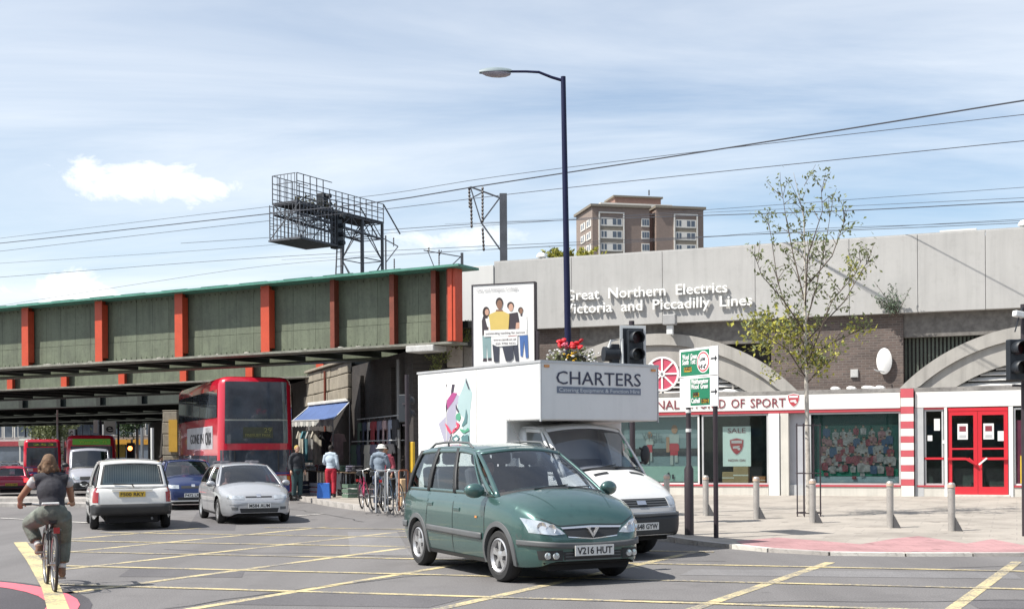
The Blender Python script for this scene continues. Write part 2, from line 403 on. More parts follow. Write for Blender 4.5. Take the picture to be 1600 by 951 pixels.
# ---------- painted markings: sheets a few mm over the road
def worn(name, c, wear=.55, base=(.152, .147, .152)):
    m = bpy.data.materials.new(name); m.use_nodes = True; t = NT(m.node_tree)
    out = t.new('ShaderNodeOutputMaterial'); b = t.new('ShaderNodeBsdfPrincipled', {'Roughness': .7}); t.l.new(b.outputs[0], out.inputs[0])
    co = t.new('ShaderNodeTexCoord').outputs['Object']
    n = t.math('ADD', t.math('MULTIPLY', t.noise(co, 26, 4, .7), .6), t.math('MULTIPLY', t.noise(co, 1.2, 4, .6), .55))
    t.l.new(t.mix(t.ramp(n, [(wear - .05, 0.0), (wear + .09, 1.0)]), c, base), b.inputs['Base Color']); return m
M_yel = worn('worn_yellow_paint', (.55, .46, .25), .565)
M_yel2 = worn('yellow_edge_paint', (.55, .46, .23), .60)
M_white = worn('worn_white_paint', (.62, .6, .56), .6)
M_pinkp = worn('pink_red_paint', (.62, .13, .17), .68, (.09, .07, .08))
def quadline(mb, a, b, w, z=.004):
    a, b = Vector(a[:2]), Vector(b[:2]); d = (b - a).normalized(); n = Vector((-d.y, d.x))*w/2
    N = max(1, int((b - a).length/2.0))
    for i in range(N):
        p, q = a.lerp(b, i/N), a.lerp(b, (i+1)/N)
        mb.poly([(v.x, v.y, zg(v.x, v.y) + z) for v in (p - n, q - n, q + n, p + n)])
def clip(a, b, poly):
    """clip the line a-b by a convex polygon"""
    a, b = Vector(a), Vector(b); t0, t1 = 0.0, 1.0; d = b - a
    for i in range(len(poly)):
        p, q = Vector(poly[i]), Vector(poly[(i+1) % len(poly)]); e = q - p; n = Vector((-e.y, e.x))
        den = d.dot(n); num = (p - a).dot(n)
        if abs(den) < 1e-9:
            if num > 0: return None
            continue
        t = num/den
        if den > 0: t0 = max(t0, t)
        else: t1 = min(t1, t)
    return (a + d*t0, a + d*t1) if t1 - t0 > 1e-3 else None
BOXES = [[(-4.0, 11.9), (4.3, 11.9), (4.3, 18.6), (-.9, 28.2), (-8.3, 28.0), (-9.2, 23.8)], [(4.3, 11.9), (30, 11.9), (30, 17.9), (4.3, 18.6)]]
hl = MB()
for BOX in BOXES:
    for k in range(-9, 14):                                   # hatch running away to the right
        n = Vector((.888, -.46)); o = n*(-9.3 + 2.42*k); d = Vector((.46, .888))
        c = clip(o - d*80, o + d*80, BOX)
        if c: quadline(hl, c[0], c[1], .15)
    for k in range(-6, 14):                                   # hatch running across
        n = Vector((.30, .954)); o = n*(13.75 + 2.28*k); d = Vector((.954, -.30))
        c = clip(o - d*80, o + d*80, BOX)
        if c: quadline(hl, c[0], c[1], .14, .008)
tag(hl.build('box_junction_hatching', M_yel), kind='structure')
ye = MB()
for a, b in zip([(-9.2, 23.9), (-7.4, 19.8), (-5.7, 15.8), (-4.2, 12.0)][:-1], [(-9.2, 23.9), (-7.4, 19.8), (-5.7, 15.8), (-4.2, 12.0)][1:]): quadline(ye, a, b, .22, .012)
tag(ye.build('yellow_edge_line', M_yel2), kind='structure')
wl = MB()
for a, b in [((-14, 33.5), (-9.2, 29.6)), ((-6.3, 31.5), (-5.0, 33.8)), ((7.4, 16.35), (8.9, 16.1))]:
    quadline(wl, a, b, .12, .016)
tag(wl.build('white_road_markings', M_white), kind='structure')
# curved dark tarmac corner with two pink-red lines, lower left of the view
ctr = Vector((-9.6, 12.4)); cp = MB()
def arc(mb, r0, r1, a0, a1, z, n=26):
    for i in range(n):
        t0, t1 = [math.radians(lerp(a0, a1, k/n)) for k in (i, i+1)]
        mb.poly([(ctr.x + r*math.cos(t), ctr.y + r*math.sin(t), z) for r, t in ((r0, t0), (r1, t0), (r1, t1), (r0, t1))])
arc(cp, 0.4, 5.25, -60, 110, .004)
tag(cp.build('dark_tarmac_corner', M_patch), kind='structure')
pk = MB(); arc(pk, 4.78, 5.12, -60, 110, .009); 
for a in range(-50, 110, 13): arc(pk, 3.75, 4.25, a, a + 8.5, .009, 3)
tag(pk.build('red_route_lines', M_pinkp), kind='structure')
# dropped-kerb tactile paving (pink) at the crossing
tp = MB(); top = [(1150, 846), (1215, 841), (1290, 846), (1345, 850), (1400, 842), (1435, 839), (1480, 845), (1510, 849), (1550, 843), (1600, 851), (1700, 850)]
tops = []
for px, py in top:
    q = Gd(px, py, .06); tops.append(q)
tops = resample(tops, .35)
for a, b in zip(tops[:-1], tops[1:]):
    for j in range(6):
        def pt(t, s):
            lo = None
            for (k0, k1) in zip(KERB[:-1], KERB[1:]):
                if min(k0[0], k1[0]) <= t.x <= max(k0[0], k1[0]) and k0[1] < 30: lo = lerp(k0[1], k1[1], (t.x - k0[0])/(k1[0] - k0[0]))
            y0 = (lo if lo is not None else 19.3) + .14; y = lerp(y0, max(t.y, y0), s); return (t.x, y, pavz(t.x, y) + .005)
        tp.poly([pt(a, j/6), pt(b, j/6), pt(b, (j+1)/6), pt(a, (j+1)/6)])
tag(tp.build('pink_tactile_paving', M_pink, fixn=True), kind='structure')

def ground_patch(name, pts, m, z=.003, kind='structure'):
    mb = MB(); mb.poly([(x, y, zg(x, y) + z) for x, y in pts]); return tag(mb.build(name, m), kind=kind)
M_p1 = asphalt('road_patch_dark', (.112, .107, .112), (.125, .12, .125)); M_p2 = asphalt('road_patch_pale', (.185, .18, .183), (.20, .195, .198))
for pts, m in (([(-3.2, 14.0), (-.9, 13.6), (-.4, 14.7), (-2.9, 15.2)], M_p1), ([(2.2, 16.9), (6.4, 16.1), (6.6, 16.9), (2.5, 17.7)], M_p2), ([(-7.0, 27.5), (-5.9, 27.2), (-7.6, 35.5), (-8.7, 35.3)], M_p1), ([(-2.6, 20.5), (-1.6, 20.3), (-2.4, 26.5), (-3.4, 26.4)], M_p2), ([(4.8, 13.2), (8.2, 12.7), (8.3, 13.4), (4.9, 14.0)], M_p1), ([(-5.3, 17.2), (-3.6, 17.0), (-3.8, 18.2), (-5.5, 18.4)], M_p1)): ground_patch('road_patch', pts, m)
# long cracks sealed with bitumen
ck = MB(); rc = random.Random(4)
for (x, y, dx, dy, n) in ((-6, 22, .8, -.25, 14), (1.2, 14.2, .75, -.05, 12), (-3.5, 30, -.35, .9, 12), (6, 17.6, .8, .02, 8), (-1, 17.2, -.5, -.6, 7)):
    for k in range(n):
        x2, y2 = x + dx*.8 + rc.uniform(-.2, .2), y + dy*.8 + rc.uniform(-.2, .2)
        quadline(ck, (x, y), (x2, y2), .025, .0055); x, y = x2, y2
tag(ck.build('road_cracks', mat('bitumen_seal', (.03, .03, .032), .5, var=.2)), kind='stuff')
# ================================================================== STATION BUILDING (frame: x along the face, y inwards, z up)
SA = math.atan2(-.366, .930)
SM = XF(-1.24, 42.6, 0, SA)
station = thing('station_building', 'long pale railway station frontage with parapet lettering over shops and arches', 'building', SM)
def S(px, py, y=0.0): return pxl(SM, px, py, 'y', y)
M_conc = mat('parapet_concrete', (.405, .40, .39), .8, var=.07, scale=.5, bump=.08, bscale=30, dirt=.12, streak=.19)
M_concw = mat('parapet_white', (.58, .575, .56), .7, var=.05, scale=.6, streak=.08)
M_seam = mat('dark_joint', (.24, .24, .235), .9, var=0)
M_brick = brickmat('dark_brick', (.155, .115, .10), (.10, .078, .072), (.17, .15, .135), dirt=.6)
M_brickd = brickmat('very_dark_brick', (.048, .041, .038), (.034, .030, .029), (.056, .050, .046), dirt=.7)  # darker than the other brick throughout, with still darker blotches
M_arch = mat('arch_concrete', (.36, .345, .32), .8, var=.12, scale=1.2, bump=.12, streak=.35)
M_slat = mat('louvre_slat', (.62, .61, .59), .6, var=.12, scale=1.5, dirt=.3)
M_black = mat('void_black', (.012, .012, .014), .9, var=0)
M_sign = mat('shop_fascia_white', (.72, .71, .685), .45, var=.04, scale=.8, streak=.10)
M_red = mat('shop_red', (.42, .05, .065), .5, var=.08, scale=2)
M_doorred = mat('door_red', (.55, .022, .035), .35, var=.05, scale=2, coat=.4)
M_cream = mat('cream_render', (.55, .53, .48), .8, var=.08, scale=1.2, streak=.25)
M_wframe = mat('white_frame', (.68, .69, .68), .4, var=.05)
M_gframe = mat('grey_frame', (.42, .43, .44), .5, var=.08)
G_shop = glass('shop_glass', (.80, .86, .85), -.015)
M_let = mat('white_letter', (.80, .80, .78), .5, var=.02)
M_mar = mat('maroon_letter', (.21, .035, .05), .5, var=0)
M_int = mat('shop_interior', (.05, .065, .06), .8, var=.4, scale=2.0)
XE = 26.0; ZF0, ZF1 = 5.60, 7.86
# fascia panels
edges = [S(720, 450).x, S(772, 450).x] + [S(p, 450).x for p in (893, 1035, 1180, 1327, 1434, 1540)]
while edges[-1] < XE: edges.append(edges[-1] + 2.1)
for i, (a, b) in enumerate(zip(edges[:-1], edges[1:])):
    MB().box(a + .006, b - .006, 0 if i else -.04, .30, ZF0, ZF1 - (0 if i else .10)).build('parapet_panel', M_concw if i == 0 else M_conc, station, bevel=.008)
MB().box(edges[0], XE, .30, .50, ZF0 + .02, ZF1 - .1).build('parapet_backing', M_seam, station)
MB().box(edges[0] - .5, XE, .31, 40, 4.9, 6.1).build('track_deck', mat('ballast', (.16, .15, .14), .95, var=.3, scale=6), station)
MB().box(S(1468, 357).x, S(1526, 357).x, .05, .6, ZF1 + .003, ZF1 + .09).build('vent_cover', M_concw, station, bevel=.01)
MB().box(edges[1], XE, .02, .33, ZF1 + .0, ZF1 + .035).build('coping', M_conc, station)
# wall behind
WB = .62
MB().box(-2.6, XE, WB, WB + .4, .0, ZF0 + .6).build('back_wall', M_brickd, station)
p0, p1 = S(1288, 500, .22).x - 1.6, S(1411, 500, .22).x
MB().box(p0, p1, .22, WB - .002, 2.9, ZF0 - .002).build('brick_pier', M_brick, station, bevel=.01)
MB().box(-2.4, S(905, 520, .3).x, .25, WB - .002, .0, ZF0 - .002).build('brick_pier', M_brick, station, bevel=.01)
# corrugated sheeting in the recess beside the second arch
sh = MB(); xa = p1 + .02
for i in range(60):
    x = xa + i*.11
    if x > XE - 1: break
    sh.box(x, x + .06, WB - .05, WB - .003, 3.2, ZF0 - .01)
sh.build('corrugated_sheeting', mat('corrugated_green', (.09, .105, .085), .7, var=.2, scale=1.0, streak=.4), station)
# arches with louvres
SF = -.42                                              # shop front plane
LEDGE = 3.36
MB().box(-1.5, XE, SF + .03, WB - .003, LEDGE - .10, LEDGE + .02).build('ledge', mat('ledge_lead', (.22, .21, .20), .8, var=.3, scale=2, dirt=.5), station, bevel=.01)
def arch(xc, hs, rise, z0):
    """segmental concrete arch: two stepped rings, louvre slats behind"""
    Rr = (hs*hs + rise*rise)/(2*rise); zc = z0 + rise - Rr; a = math.asin(hs/Rr); n = 36
    for (r0, r1, y0, y1, nm) in ((Rr - .36, Rr, .02, .5, 'arch_rib'), (Rr - 1.0, Rr - .365, .12, .5, 'arch_soffit_ring')):
        mb = MB(); prev = None
        for i in range(n + 1):
            t = -a*1.0 + 2*a*i/n
            ring = [(xc + r*math.sin(t), y, max(z0, zc + r*math.cos(t))) for r, y in ((r0, y0), (r1, y0), (r1, y1), (r0, y1))]
            mb.v += ring
            if i:
                k = (i-1)*4; mb.f += [(k+j, k+4+j, k+4+(j+1) % 4, k+(j+1) % 4) for j in range(4)]; mb.m += [0]*4
        mb.build(nm, M_arch, station, smooth=35, fixn=True)
    ri = Rr - 1.0
    rb = ri + .3; ab = math.acos(max(-1, min(1, (z0 - zc)/rb)))
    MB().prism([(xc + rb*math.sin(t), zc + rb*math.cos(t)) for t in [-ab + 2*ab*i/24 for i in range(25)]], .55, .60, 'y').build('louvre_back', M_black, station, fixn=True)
    z = z0 + .10
    while zc + ri > z + .05:
        hw = math.sqrt(max(0, ri*ri - (z - zc)**2))
        if hw > .3:
            s = MB(); s.obox((0, 0, 0), (2*hw + .1, .17, .03), (math.radians(36), 0, 0))
            o = s.build('louvre_slat', M_slat, station); o.location = (xc, .30, z)
        z += .155
    for f in (-.55, 0, .55):
        zt = zc + math.sqrt(ri*ri - (f*hs)**2)
        if zt > z0 + .2: MB().box(xc + f*hs - .03, xc + f*hs + .03, .17, .20, z0, zt + .05).build('louvre_mullion', M_arch, station)
xl = S(1247, 608, .05).x; xc1 = S(1022, 520, .05).x
arch(xc1, xl - xc1, S(1022, 521, .05).z - LEDGE, LEDGE)
xf = S(1404, 604, .05).x; xc2 = S(1640, 500, .05).x
arch(xc2, xc2 - xf, S(1605, 506, .05).z - LEDGE, LEDGE)
# rubbish on the ledge
for px, m, n in ((1305, 0, 'litter'), (1330, 0, 'litter'), (1358, 1, 'litter'), (1375, 0, 'litter'), (1140, 1, 'litter')):
    q = S(px, 608, SF + .2); b = MB(); b.ell((0, 0, .05), (.16 + .1*m, .1, .07), (0, .1, .3), 7, 5)
    o = b.build('litter', M_let, smooth=20); o.matrix_world = SM @ Matrix.Translation((q.x, SF + .25, LEDGE))
    tag(o, {1305: 'crumpled white litter on shop ledge left of the brick wall', 1330: 'scrap of white litter on ledge above the team picture window', 1358: 'larger pale litter heap on ledge right of the wall box',
            1375: 'white litter on the ledge below the round dish', 1140: 'pale rag lying on ledge at foot of the left arch'}[px], 'litter', 'litter along the shop ledge')
# ------------------------------------------------ shop fronts, plane y = SF
zs0, zs1 = 2.80, 3.25
sx = lambda px, py=690: S(px, py, SF).x
zz = lambda px, py: S(px, py, SF).z
x_l = -1.0
MB().box(x_l, sx(1407), SF, SF + .3, zs0, zs1).build('shop_sign', M_sign, station, bevel=.006)
MB().box(sx(1430), XE, SF, SF + .3, zs0, zs1).build('shop_sign', M_sign, station, bevel=.006)
MB().box(x_l, sx(1407), SF + .02, SF + .28, zs0 - .09, zs0 - .002).build('red_trim', M_red, station)
MB().box(sx(1430), sx(1480), SF + .02, SF + .28, zs0 - .05, zs0 - .002).build('red_trim', M_red, station)
ZR = .56                                                # stall riser top
ZB = .05
def riser(a, b): MB().box(a, b, SF + .01, SF + .3, ZB, ZR - .05).build('stall_riser', M_cream, station, bevel=.006); MB().box(a, b, SF - .015, SF + .3, ZR - .05, ZR).build('red_sill', M_red, station)
def window(a, b, z0, z1, fm, back=1.6, fw=.05):
    y0, y1 = SF + .06, SF + .13
    fr = MB()
    for bx in ((a, a + fw, z0, z1), (b - fw, b, z0, z1), (a + fw, b - fw, z0, z0 + fw), (a + fw, b - fw, z1 - fw, z1)): fr.box(bx[0], bx[1], y0, y1, bx[2], bx[3])
    w = fr.build('shop_window', fm, station)
    MB().box(a + fw - .002, b - fw + .002, y0 + .03, y0 + .042, z0 + fw - .002, z1 - fw + .002).build('pane', G_shop, w)
    return w
pB = S(1200, 760, SF).z
riser(x_l, sx(1200)); riser(sx(1262), sx(1407)); riser(sx(1432), sx(1478))
window(sx(960), sx(1092), ZR, zs0 - .1, M_wframe); window(sx(1096), sx(1200), ZR, zs0 - .1, M_gframe)
window(sx(1264), sx(1407), ZR, zs0 - .1, M_gframe)
window(sx(1444), sx(1474), ZR, zs0 - .06, M_gframe)
# interior boxes (dark)
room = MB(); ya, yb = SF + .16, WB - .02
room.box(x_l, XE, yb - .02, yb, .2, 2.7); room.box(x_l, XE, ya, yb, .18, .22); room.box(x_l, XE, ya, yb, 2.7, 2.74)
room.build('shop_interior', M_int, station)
MB().box(sx(1201), sx(1218), SF - .03, SF + .3, ZB, zs0 - .10).build('pilaster', M_wframe, station, bevel=.008)
MB().box(sx(1219), sx(1232), SF + .01, SF + .3, ZB, zs0 - .10).build('pilaster', M_cream, station, bevel=.008)
MB().box(sx(1232), sx(1262), SF + .22, SF + .28, ZB, zs0 - .10).build('shutter', mat('grey_shutter', (.38, .39, .42), .6, var=.06), station)
MB().box(sx(1232), sx(1262), SF + .15, SF + .28, ZB, ZR).build('stall_riser', M_gframe, station)
# red and white striped column
ca, cb = sx(1408), sx(1428); ztop = zz(1418, 607); zbot = ZB
rows = [(607, 1), (621, 0), (635, 1), (646, 0), (658, 1), (669, 0), (681, 1), (691, 0), (703, 1), (713, 0), (726, 1), (736, 0), (748, 1), (758, 0)]
M_colr = mat('column_pink_red', (.50, .09, .11), .5, var=.08, scale=3); M_colw = mat('column_white', (.70, .69, .66), .6, var=.06)
for i, (py, r) in enumerate(rows):
    z1 = zz(1418, py); z0 = zz(1418, rows[i+1][0]) if i + 1 < len(rows) else ZB
    MB().box(ca, cb, SF - .10 - .004*r, SF + .2, z0 + .002, z1 - .002).build('column_block', M_colr if r else M_colw, station)
MB().box(sx(1429.5), sx(1443), SF + .0, SF + .2, ZB, zs0 - .01).build('door_surround', M_gframe, station)
MB().box(sx(1475.5), sx(1480), SF - .02, SF + .2, ZB, zs0 - .01).build('door_surround', M_wframe, station)
MB().box(sx(1576), sx(1583), SF - .02, SF + .2, ZB, zs0 - .01).build('door_surround', M_wframe, station)
# red double doors
da, db = sx(1481), sx(1575); dm = (da + db)/2; dz0, dz1 = .30, zs0 - .02
MB().box(da - .02, db + .05, SF - .05, SF + .4, ZB, dz0 - .005).build('door_step', M_cream, station, bevel=.01)
MB().box(da, db, SF + .02, SF + .12, dz1 - .10, dz1).build('door_head', M_doorred, station)
for k, (a, b) in enumerate(((da, dm - .004), (dm + .004, db))):
    d = MB(); y0, y1 = SF + .03, SF + .10; fw = .11
    for bx in ((a, a + fw, dz0, dz1 - .1), (b - fw, b, dz0, dz1 - .1), (a + fw, b - fw, dz0, dz0 + .22), (a + fw, b - fw, dz1 - .22, dz1 - .1)): d.box(bx[0], bx[1], y0, y1, bx[2], bx[3])
    zm = dz0 + 1.02
    d.box(a + fw, b - fw, y0, y1, zm + .26, zm + .31)
    do = d.build('door', M_doorred, station)
    MB().box(a + fw - .002, b - fw + .002, y0 + .03, y0 + .04, dz0 + .2, dz1 - .2).build('pane', G_shop, do)
    ms = 1 if k == 0 else -1; xo, xi = (a, b) if k == 0 else (b, a)
    pb = MB(); pb.bar((xo, SF - .02, zm), (lerp(xo, xi, .62), SF - .02, zm), .03, .07); pb.bar((lerp(xo, xi, .62), SF - .02, zm), (lerp(xo, xi, .95), SF - .02, zm - .16*(1 if k == 0 else -.0) - .0), .03, .07)
    pb.build('push_bar', M_doorred, do)
    hd = MB(); hd.bar((lerp(xo, xi, .70), SF - .045, zm + .02), (lerp(xo, xi, .97), SF - .045, zm - .17), .02, .05); hd.build('door_handle', M_wframe if k else M_doorred, do)
    cx_ = lerp(a, b, .5 if k == 0 else .36); nt_ = MB().box(cx_ - .14, cx_ + .14, SF + .045, SF + .052, zm + .55, zm + 1.0); nt_.box(cx_ - .09, cx_ + .09, SF + .040, SF + .046, zm + .78, zm + .93, 1); nt_.box(cx_ - .09, cx_ + .09, SF + .040, SF + .046, zm + .60, zm + .68, 2)
    nt_.build('notice', [M_wframe, M_mar, M_gframe], do)
    if k: MB().box(lerp(a, b, .66), lerp(a, b, .86), SF + .045, SF + .052, zm + .50, zm + .78).build('notice', M_wframe, do)
for (px, py, w_, h_) in ((1464, 663, .16, .34), (1453, 684, .13, .16), (1475, 690, .1, .1)):
    q = S(px, py, SF + .04); MB().box(q.x - w_/2, q.x + w_/2, SF + .045, SF + .052, q.z - h_/2, q.z + h_/2).build('notice', M_wframe, station)
MB().box(sx(1444), sx(1474), SF + .045, SF + .08, 1.30, 1.36).build('push_bar', M_doorred, station)
# poster bay right of the doors
riser(sx(1584), XE); window(sx(1584), XE - 3, ZR, zs0 - .05, M_wframe)
q0, q1 = sx(1588), sx(1690)
MB().box(q0, q1, SF + .10, SF + .13, .62, 2.4).build('poster', mat('maroon_poster', (.14, .02, .05), .6, var=.2), station)
MB().box(q0 + .1, q1, SF + .085, SF + .099, .62, 1.4).build('poster_band', mat('yellow_poster', (.65, .45, .04), .6, var=.1), station)
# ------------------------------------------------ lettering
def letters(body, x0, x1, z, size, m, y, extr, bold, parent=station, name='letter'):
    """each raised letter is a part of its own"""
    w0, w1 = ext(text_mesh(body, size, extr, bold)); k = (x1 - x0)/(w1 - w0)
    bar0 = ext(text_mesh('|', size, extr, bold))[1]
    for i, ch in enumerate(body):
        if ch == ' ': continue
        adv = ext(text_mesh(body[:i] + '|', size, extr, bold))[1] - bar0
        me = text_mesh(ch, size, extr, bold).copy(); me.materials.clear(); me.materials.append(m)
        me.transform(Matrix.Diagonal((k, 1, 1, 1))); o = link(name, me, parent)
        o.matrix_local = Matrix.Translation((x0 + (adv - w0)*k, y, z)) @ RXT
a, b = S(884, 467, -.06), S(1137, 459, -.06); letters('Great  Northern  Electrics', a.x, b.x, (a.z + b.z)/2, .47, M_let, -.085, .03, .004)
a, b = S(882, 490, -.06), S(1176, 477, -.06); letters('Victoria  and  Piccadilly  Lines', a.x, b.x, (a.z + b.z)/2, .47, M_let, -.085, .03, .004)
for wd_, xa_, xb_ in (('ARSENAL', 984, 1062), ('WORLD', 1077, 1134), ('OF', 1143, 1164), ('SPORT', 1173, 1228)): letters(wd_, sx(xa_), sx(xb_), 2.895, .385, M_mar, SF - .012, .008, .0)
# shield emblem: red shield, pale band with lettering, small cannon shape
def shield(parent, cx, y, cz, w, h, red, pale, dark, name='emblem'):
    def out(s): return [(cx + s*a*w/2, cz + s*b*h/2) for a, b in ((-1, .78), (-.5, .92), (0, 1), (.5, .92), (1, .78), (.96, .1), (.75, -.4), (.4, -.78), (0, -1), (-.4, -.78), (-.75, -.4), (-.96, .1))]
    mb = MB(); mb.prism(out(1.0), y, y - .006, 'y', 1); mb.prism(out(.9), y - .006, y - .010, 'y', 0)
    mb.box(cx - .36*w, cx + .36*w, y - .013, y - .010, cz + .18*h, cz + .34*h, 1)
    mb.box(cx - .26*w, cx + .12*w, y - .013, y - .010, cz - .12*h, cz - .03*h, 1); mb.prism([(cx + .16*w + .10*w*math.cos(k*PI/6), cz - .14*h + .10*w*math.sin(k*PI/6)) for k in range(12)], y - .010, y - .014, 'y', 1)
    mb.prism([(cx - .26*w, cz - .03*h), (cx + .2*w, cz - .03*h), (cx + .2*w, cz + .04*h), (cx - .26*w, cz + .01*h)], y - .0101, y - .0135, 'y', 1)
    return mb.build(name, [red, pale], parent, fixn=True)
q = S(1240, 625, SF); shield(station, q.x, SF - .002, q.z, .36, .42, M_red, M_wframe, M_mar)
# cannon wheel sign standing on the ledge
wp = S(1035, 584, -.35); wh = MB(); Mw = Matrix.Translation((0, 0, 0)) @ Matrix.Rotation(PI/2, 4, 'X')
rW = .54
wheel_sign = thing('wheel_emblem', 'red disc with white rim and spokes like a wheel above the shop sign', 'emblem', SM @ Matrix.Translation((wp.x, -.36, wp.z)))
MB().lathe([(0, -.02), (rW - .03, -.02), (rW - .03, .02), (0, .02)], 40, Mw, cap=False).build('disc', mat('wheel_red', (.50, .07, .12), .5, var=.06), wheel_sign, smooth=40)
MB().lathe([(rW - .06, -.04), (rW, -.04), (rW, .045), (rW - .06, .045), (rW - .06, -.04)], 40, Mw, cap=False).build('rim', M_let, wheel_sign, smooth=40)
for k in range(8):
    t = k*PI/4; MB().bar((.08*math.cos(t), -.03, .08*math.sin(t)), ((rW - .05)*math.cos(t), -.03, (rW - .05)*math.sin(t)), .05, .03, up=(0, 1, 0)).build('spoke', M_let, wheel_sign)
MB().lathe([(0, .02), (.10, .02), (.10, .06), (0, .06)], 20, Mw, cap=False).build('hub', M_let, wheel_sign, smooth=40)
MB().lathe([(0, .061), (.045, .061), (.045, .068), (0, .068)], 16, Mw, cap=False).build('hub_cap', mat('hubgrey', (.2, .2, .2), .5, var=0), wheel_sign)
MB().box(-.03, .03, .03, .07, -(wp.z - LEDGE), -rW + .1).build('prop', M_gframe, wheel_sign)
# ------------------------------------------------ things on the wall
q = S(1382, 564, .15)
dish = thing('satellite_dish', 'white oval dish on the brick wall above the shops', 'dish', SM @ Matrix.Translation((q.x, .05, q.z)))
MB().lathe([(0, .03), (.16, .02), (.30, -.03), (.31, -.03), (.17, .035), (0, .045)], 28, Matrix.Rotation(PI/2, 4, 'X') @ Matrix.Diagonal((.72, 1.25, 1, 1)), cap=False).build('reflector', M_let, dish, smooth=50)
MB().bar((0, -.02, -.2), (.0, -.02 + .19, -.2), .03).build('bracket', M_gframe, dish)
MB().tube([(-.0, -.03, -.32), (-.18, -.25, -.30), (-.26, -.28, -.26)], .018, 6).build('feed_arm', M_gframe, dish)
q = S(1335, 583, .2); o = MB().box(-.11, .11, -.06, 0, -.12, .12).box(-.09, .09, -.066, -.06, -.10, .10, 0).build('meter_box', mat('meterbox', (.45, .45, .44), .5, var=.05), bevel=.006); o.matrix_world = SM @ Matrix.Translation((q.x, .218, q.z)); tag(o, 'small grey box fixed to the brick wall left of the dish', 'box')
q = S(1047, 500, -.3); fl = thing('floodlight', 'grey floodlight on a short bracket below the parapet lettering', 'floodlight', SM @ Matrix.Translation((q.x, -.30, q.z)))
MB().box(-.20, .20, -.16, .12, -.15, .17).build('housing', mat('flood_grey', (.33, .33, .33), .5, var=.1), fl, bevel=.02)
MB().box(-.10, .10, -.08, .08, -.45, -.15).build('ballast_box', M_wframe, fl, bevel=.015)
MB().bar((-.13, 0, -.1), (-.18, .55, -.42), .03).build('bracket', M_seam, fl)
for px, lab in ((846, 'small white dome vent on the parapet beside the foliage'), (1600, 'white dome vent on the parapet above the second arch')):
    q = S(px, 352 if px > 1000 else 394, .15); b = MB(); b.lathe([(.0, .16), (.09, .14), (.15, .07), (.17, 0), (.10, -.02), (.09, -.06), (0, -.06)], 18, cap=False)
    o = b.build('dome_vent', M_let, smooth=40); o.matrix_world = SM @ Matrix.Translation((q.x, .15, ZF1 + .09)); tag(o, lab, 'vent', 'dome vents on the parapet')
# ------------------------------------------------ shop window displays
def flat(parent, name, shapes, mats, y, step=.002):
    """flat print: list of (material index, polygon of (x,z)) stacked a hair apart, facing -y"""
    mb = MB()
    for i, (mi, poly) in enumerate(shapes): mb.poly([(a, y - step*(i+1), b) for a, b in poly], mi)
    o = mb.build(name, mats, parent); me = o.data
    for p in me.polygons:
        if p.normal.y > 0: p.flip()
    return o
def ellp(cx, cz, rx, rz, n=14, a=0): return [(cx + rx*math.cos(2*PI*k/n + a), cz + rz*math.sin(2*PI*k/n + a)) for k in range(n)]
def rect(x0, x1, z0, z1): return [(x0, z0), (x1, z0), (x1, z1), (x0, z1)]
Mf = lambda n, c: mat('print_' + n, c, .6, var=.04)
# SALE poster
sp = S(1147, 697, SF); w2, h2 = sx(1170) - sx(1126), 1.22
poster = thing('sale_poster', 'white SALE poster with a red shield hung in the dark shop window', 'poster', SM @ Matrix.Translation((sx(1148), SF + .30, sp.z)))
MB().box(-w2/2, w2/2, 0, .02, -h2/2, h2/2).build('board', mat('poster_board', (.72, .76, .74), .5, var=.02), poster)
shield(poster, 0, -.003, -.0, w2*.52, h2*.44, M_red, Mf('pale', (.55, .45, .48)), M_mar)
text('lettering', 'SALE', .21, M_mar, poster, Matrix.Translation((0, -.006, h2*.34)) @ RXT, -w2*.32, w2*.32)
text('lettering', 'NOW ON', .11, M_mar, poster, Matrix.Translation((0, -.006, -h2*.38)) @ RXT, -w2*.30, w2*.30)
for i, (px, w_, h_, lab) in enumerate(((1135, .36, .36, 'smaller brown cardboard box under the SALE poster, on the left'), (1155, .46, .52, 'taller brown cardboard box under the SALE poster, on the right'), (1183, .4, .22, 'low reddish box at the right end of the dark shop window'))):
    o = MB().box(-w_/2, w_/2, -.12, .12, 0, h_).build('cardboard_box', mat('card%d' % (i == 2), (.30, .20, .10) if i < 2 else (.3, .12, .05), .8, var=.1), bevel=.01); o.matrix_world = SM @ Matrix.Translation((sx(px), SF + .32, ZR + .02)); tag(o, lab, 'box')
    MB().box(-w_/2 - .002, w_/2 + .002, -.123, -.12, h_*.46, h_*.54).build('tape', M_cream, o)
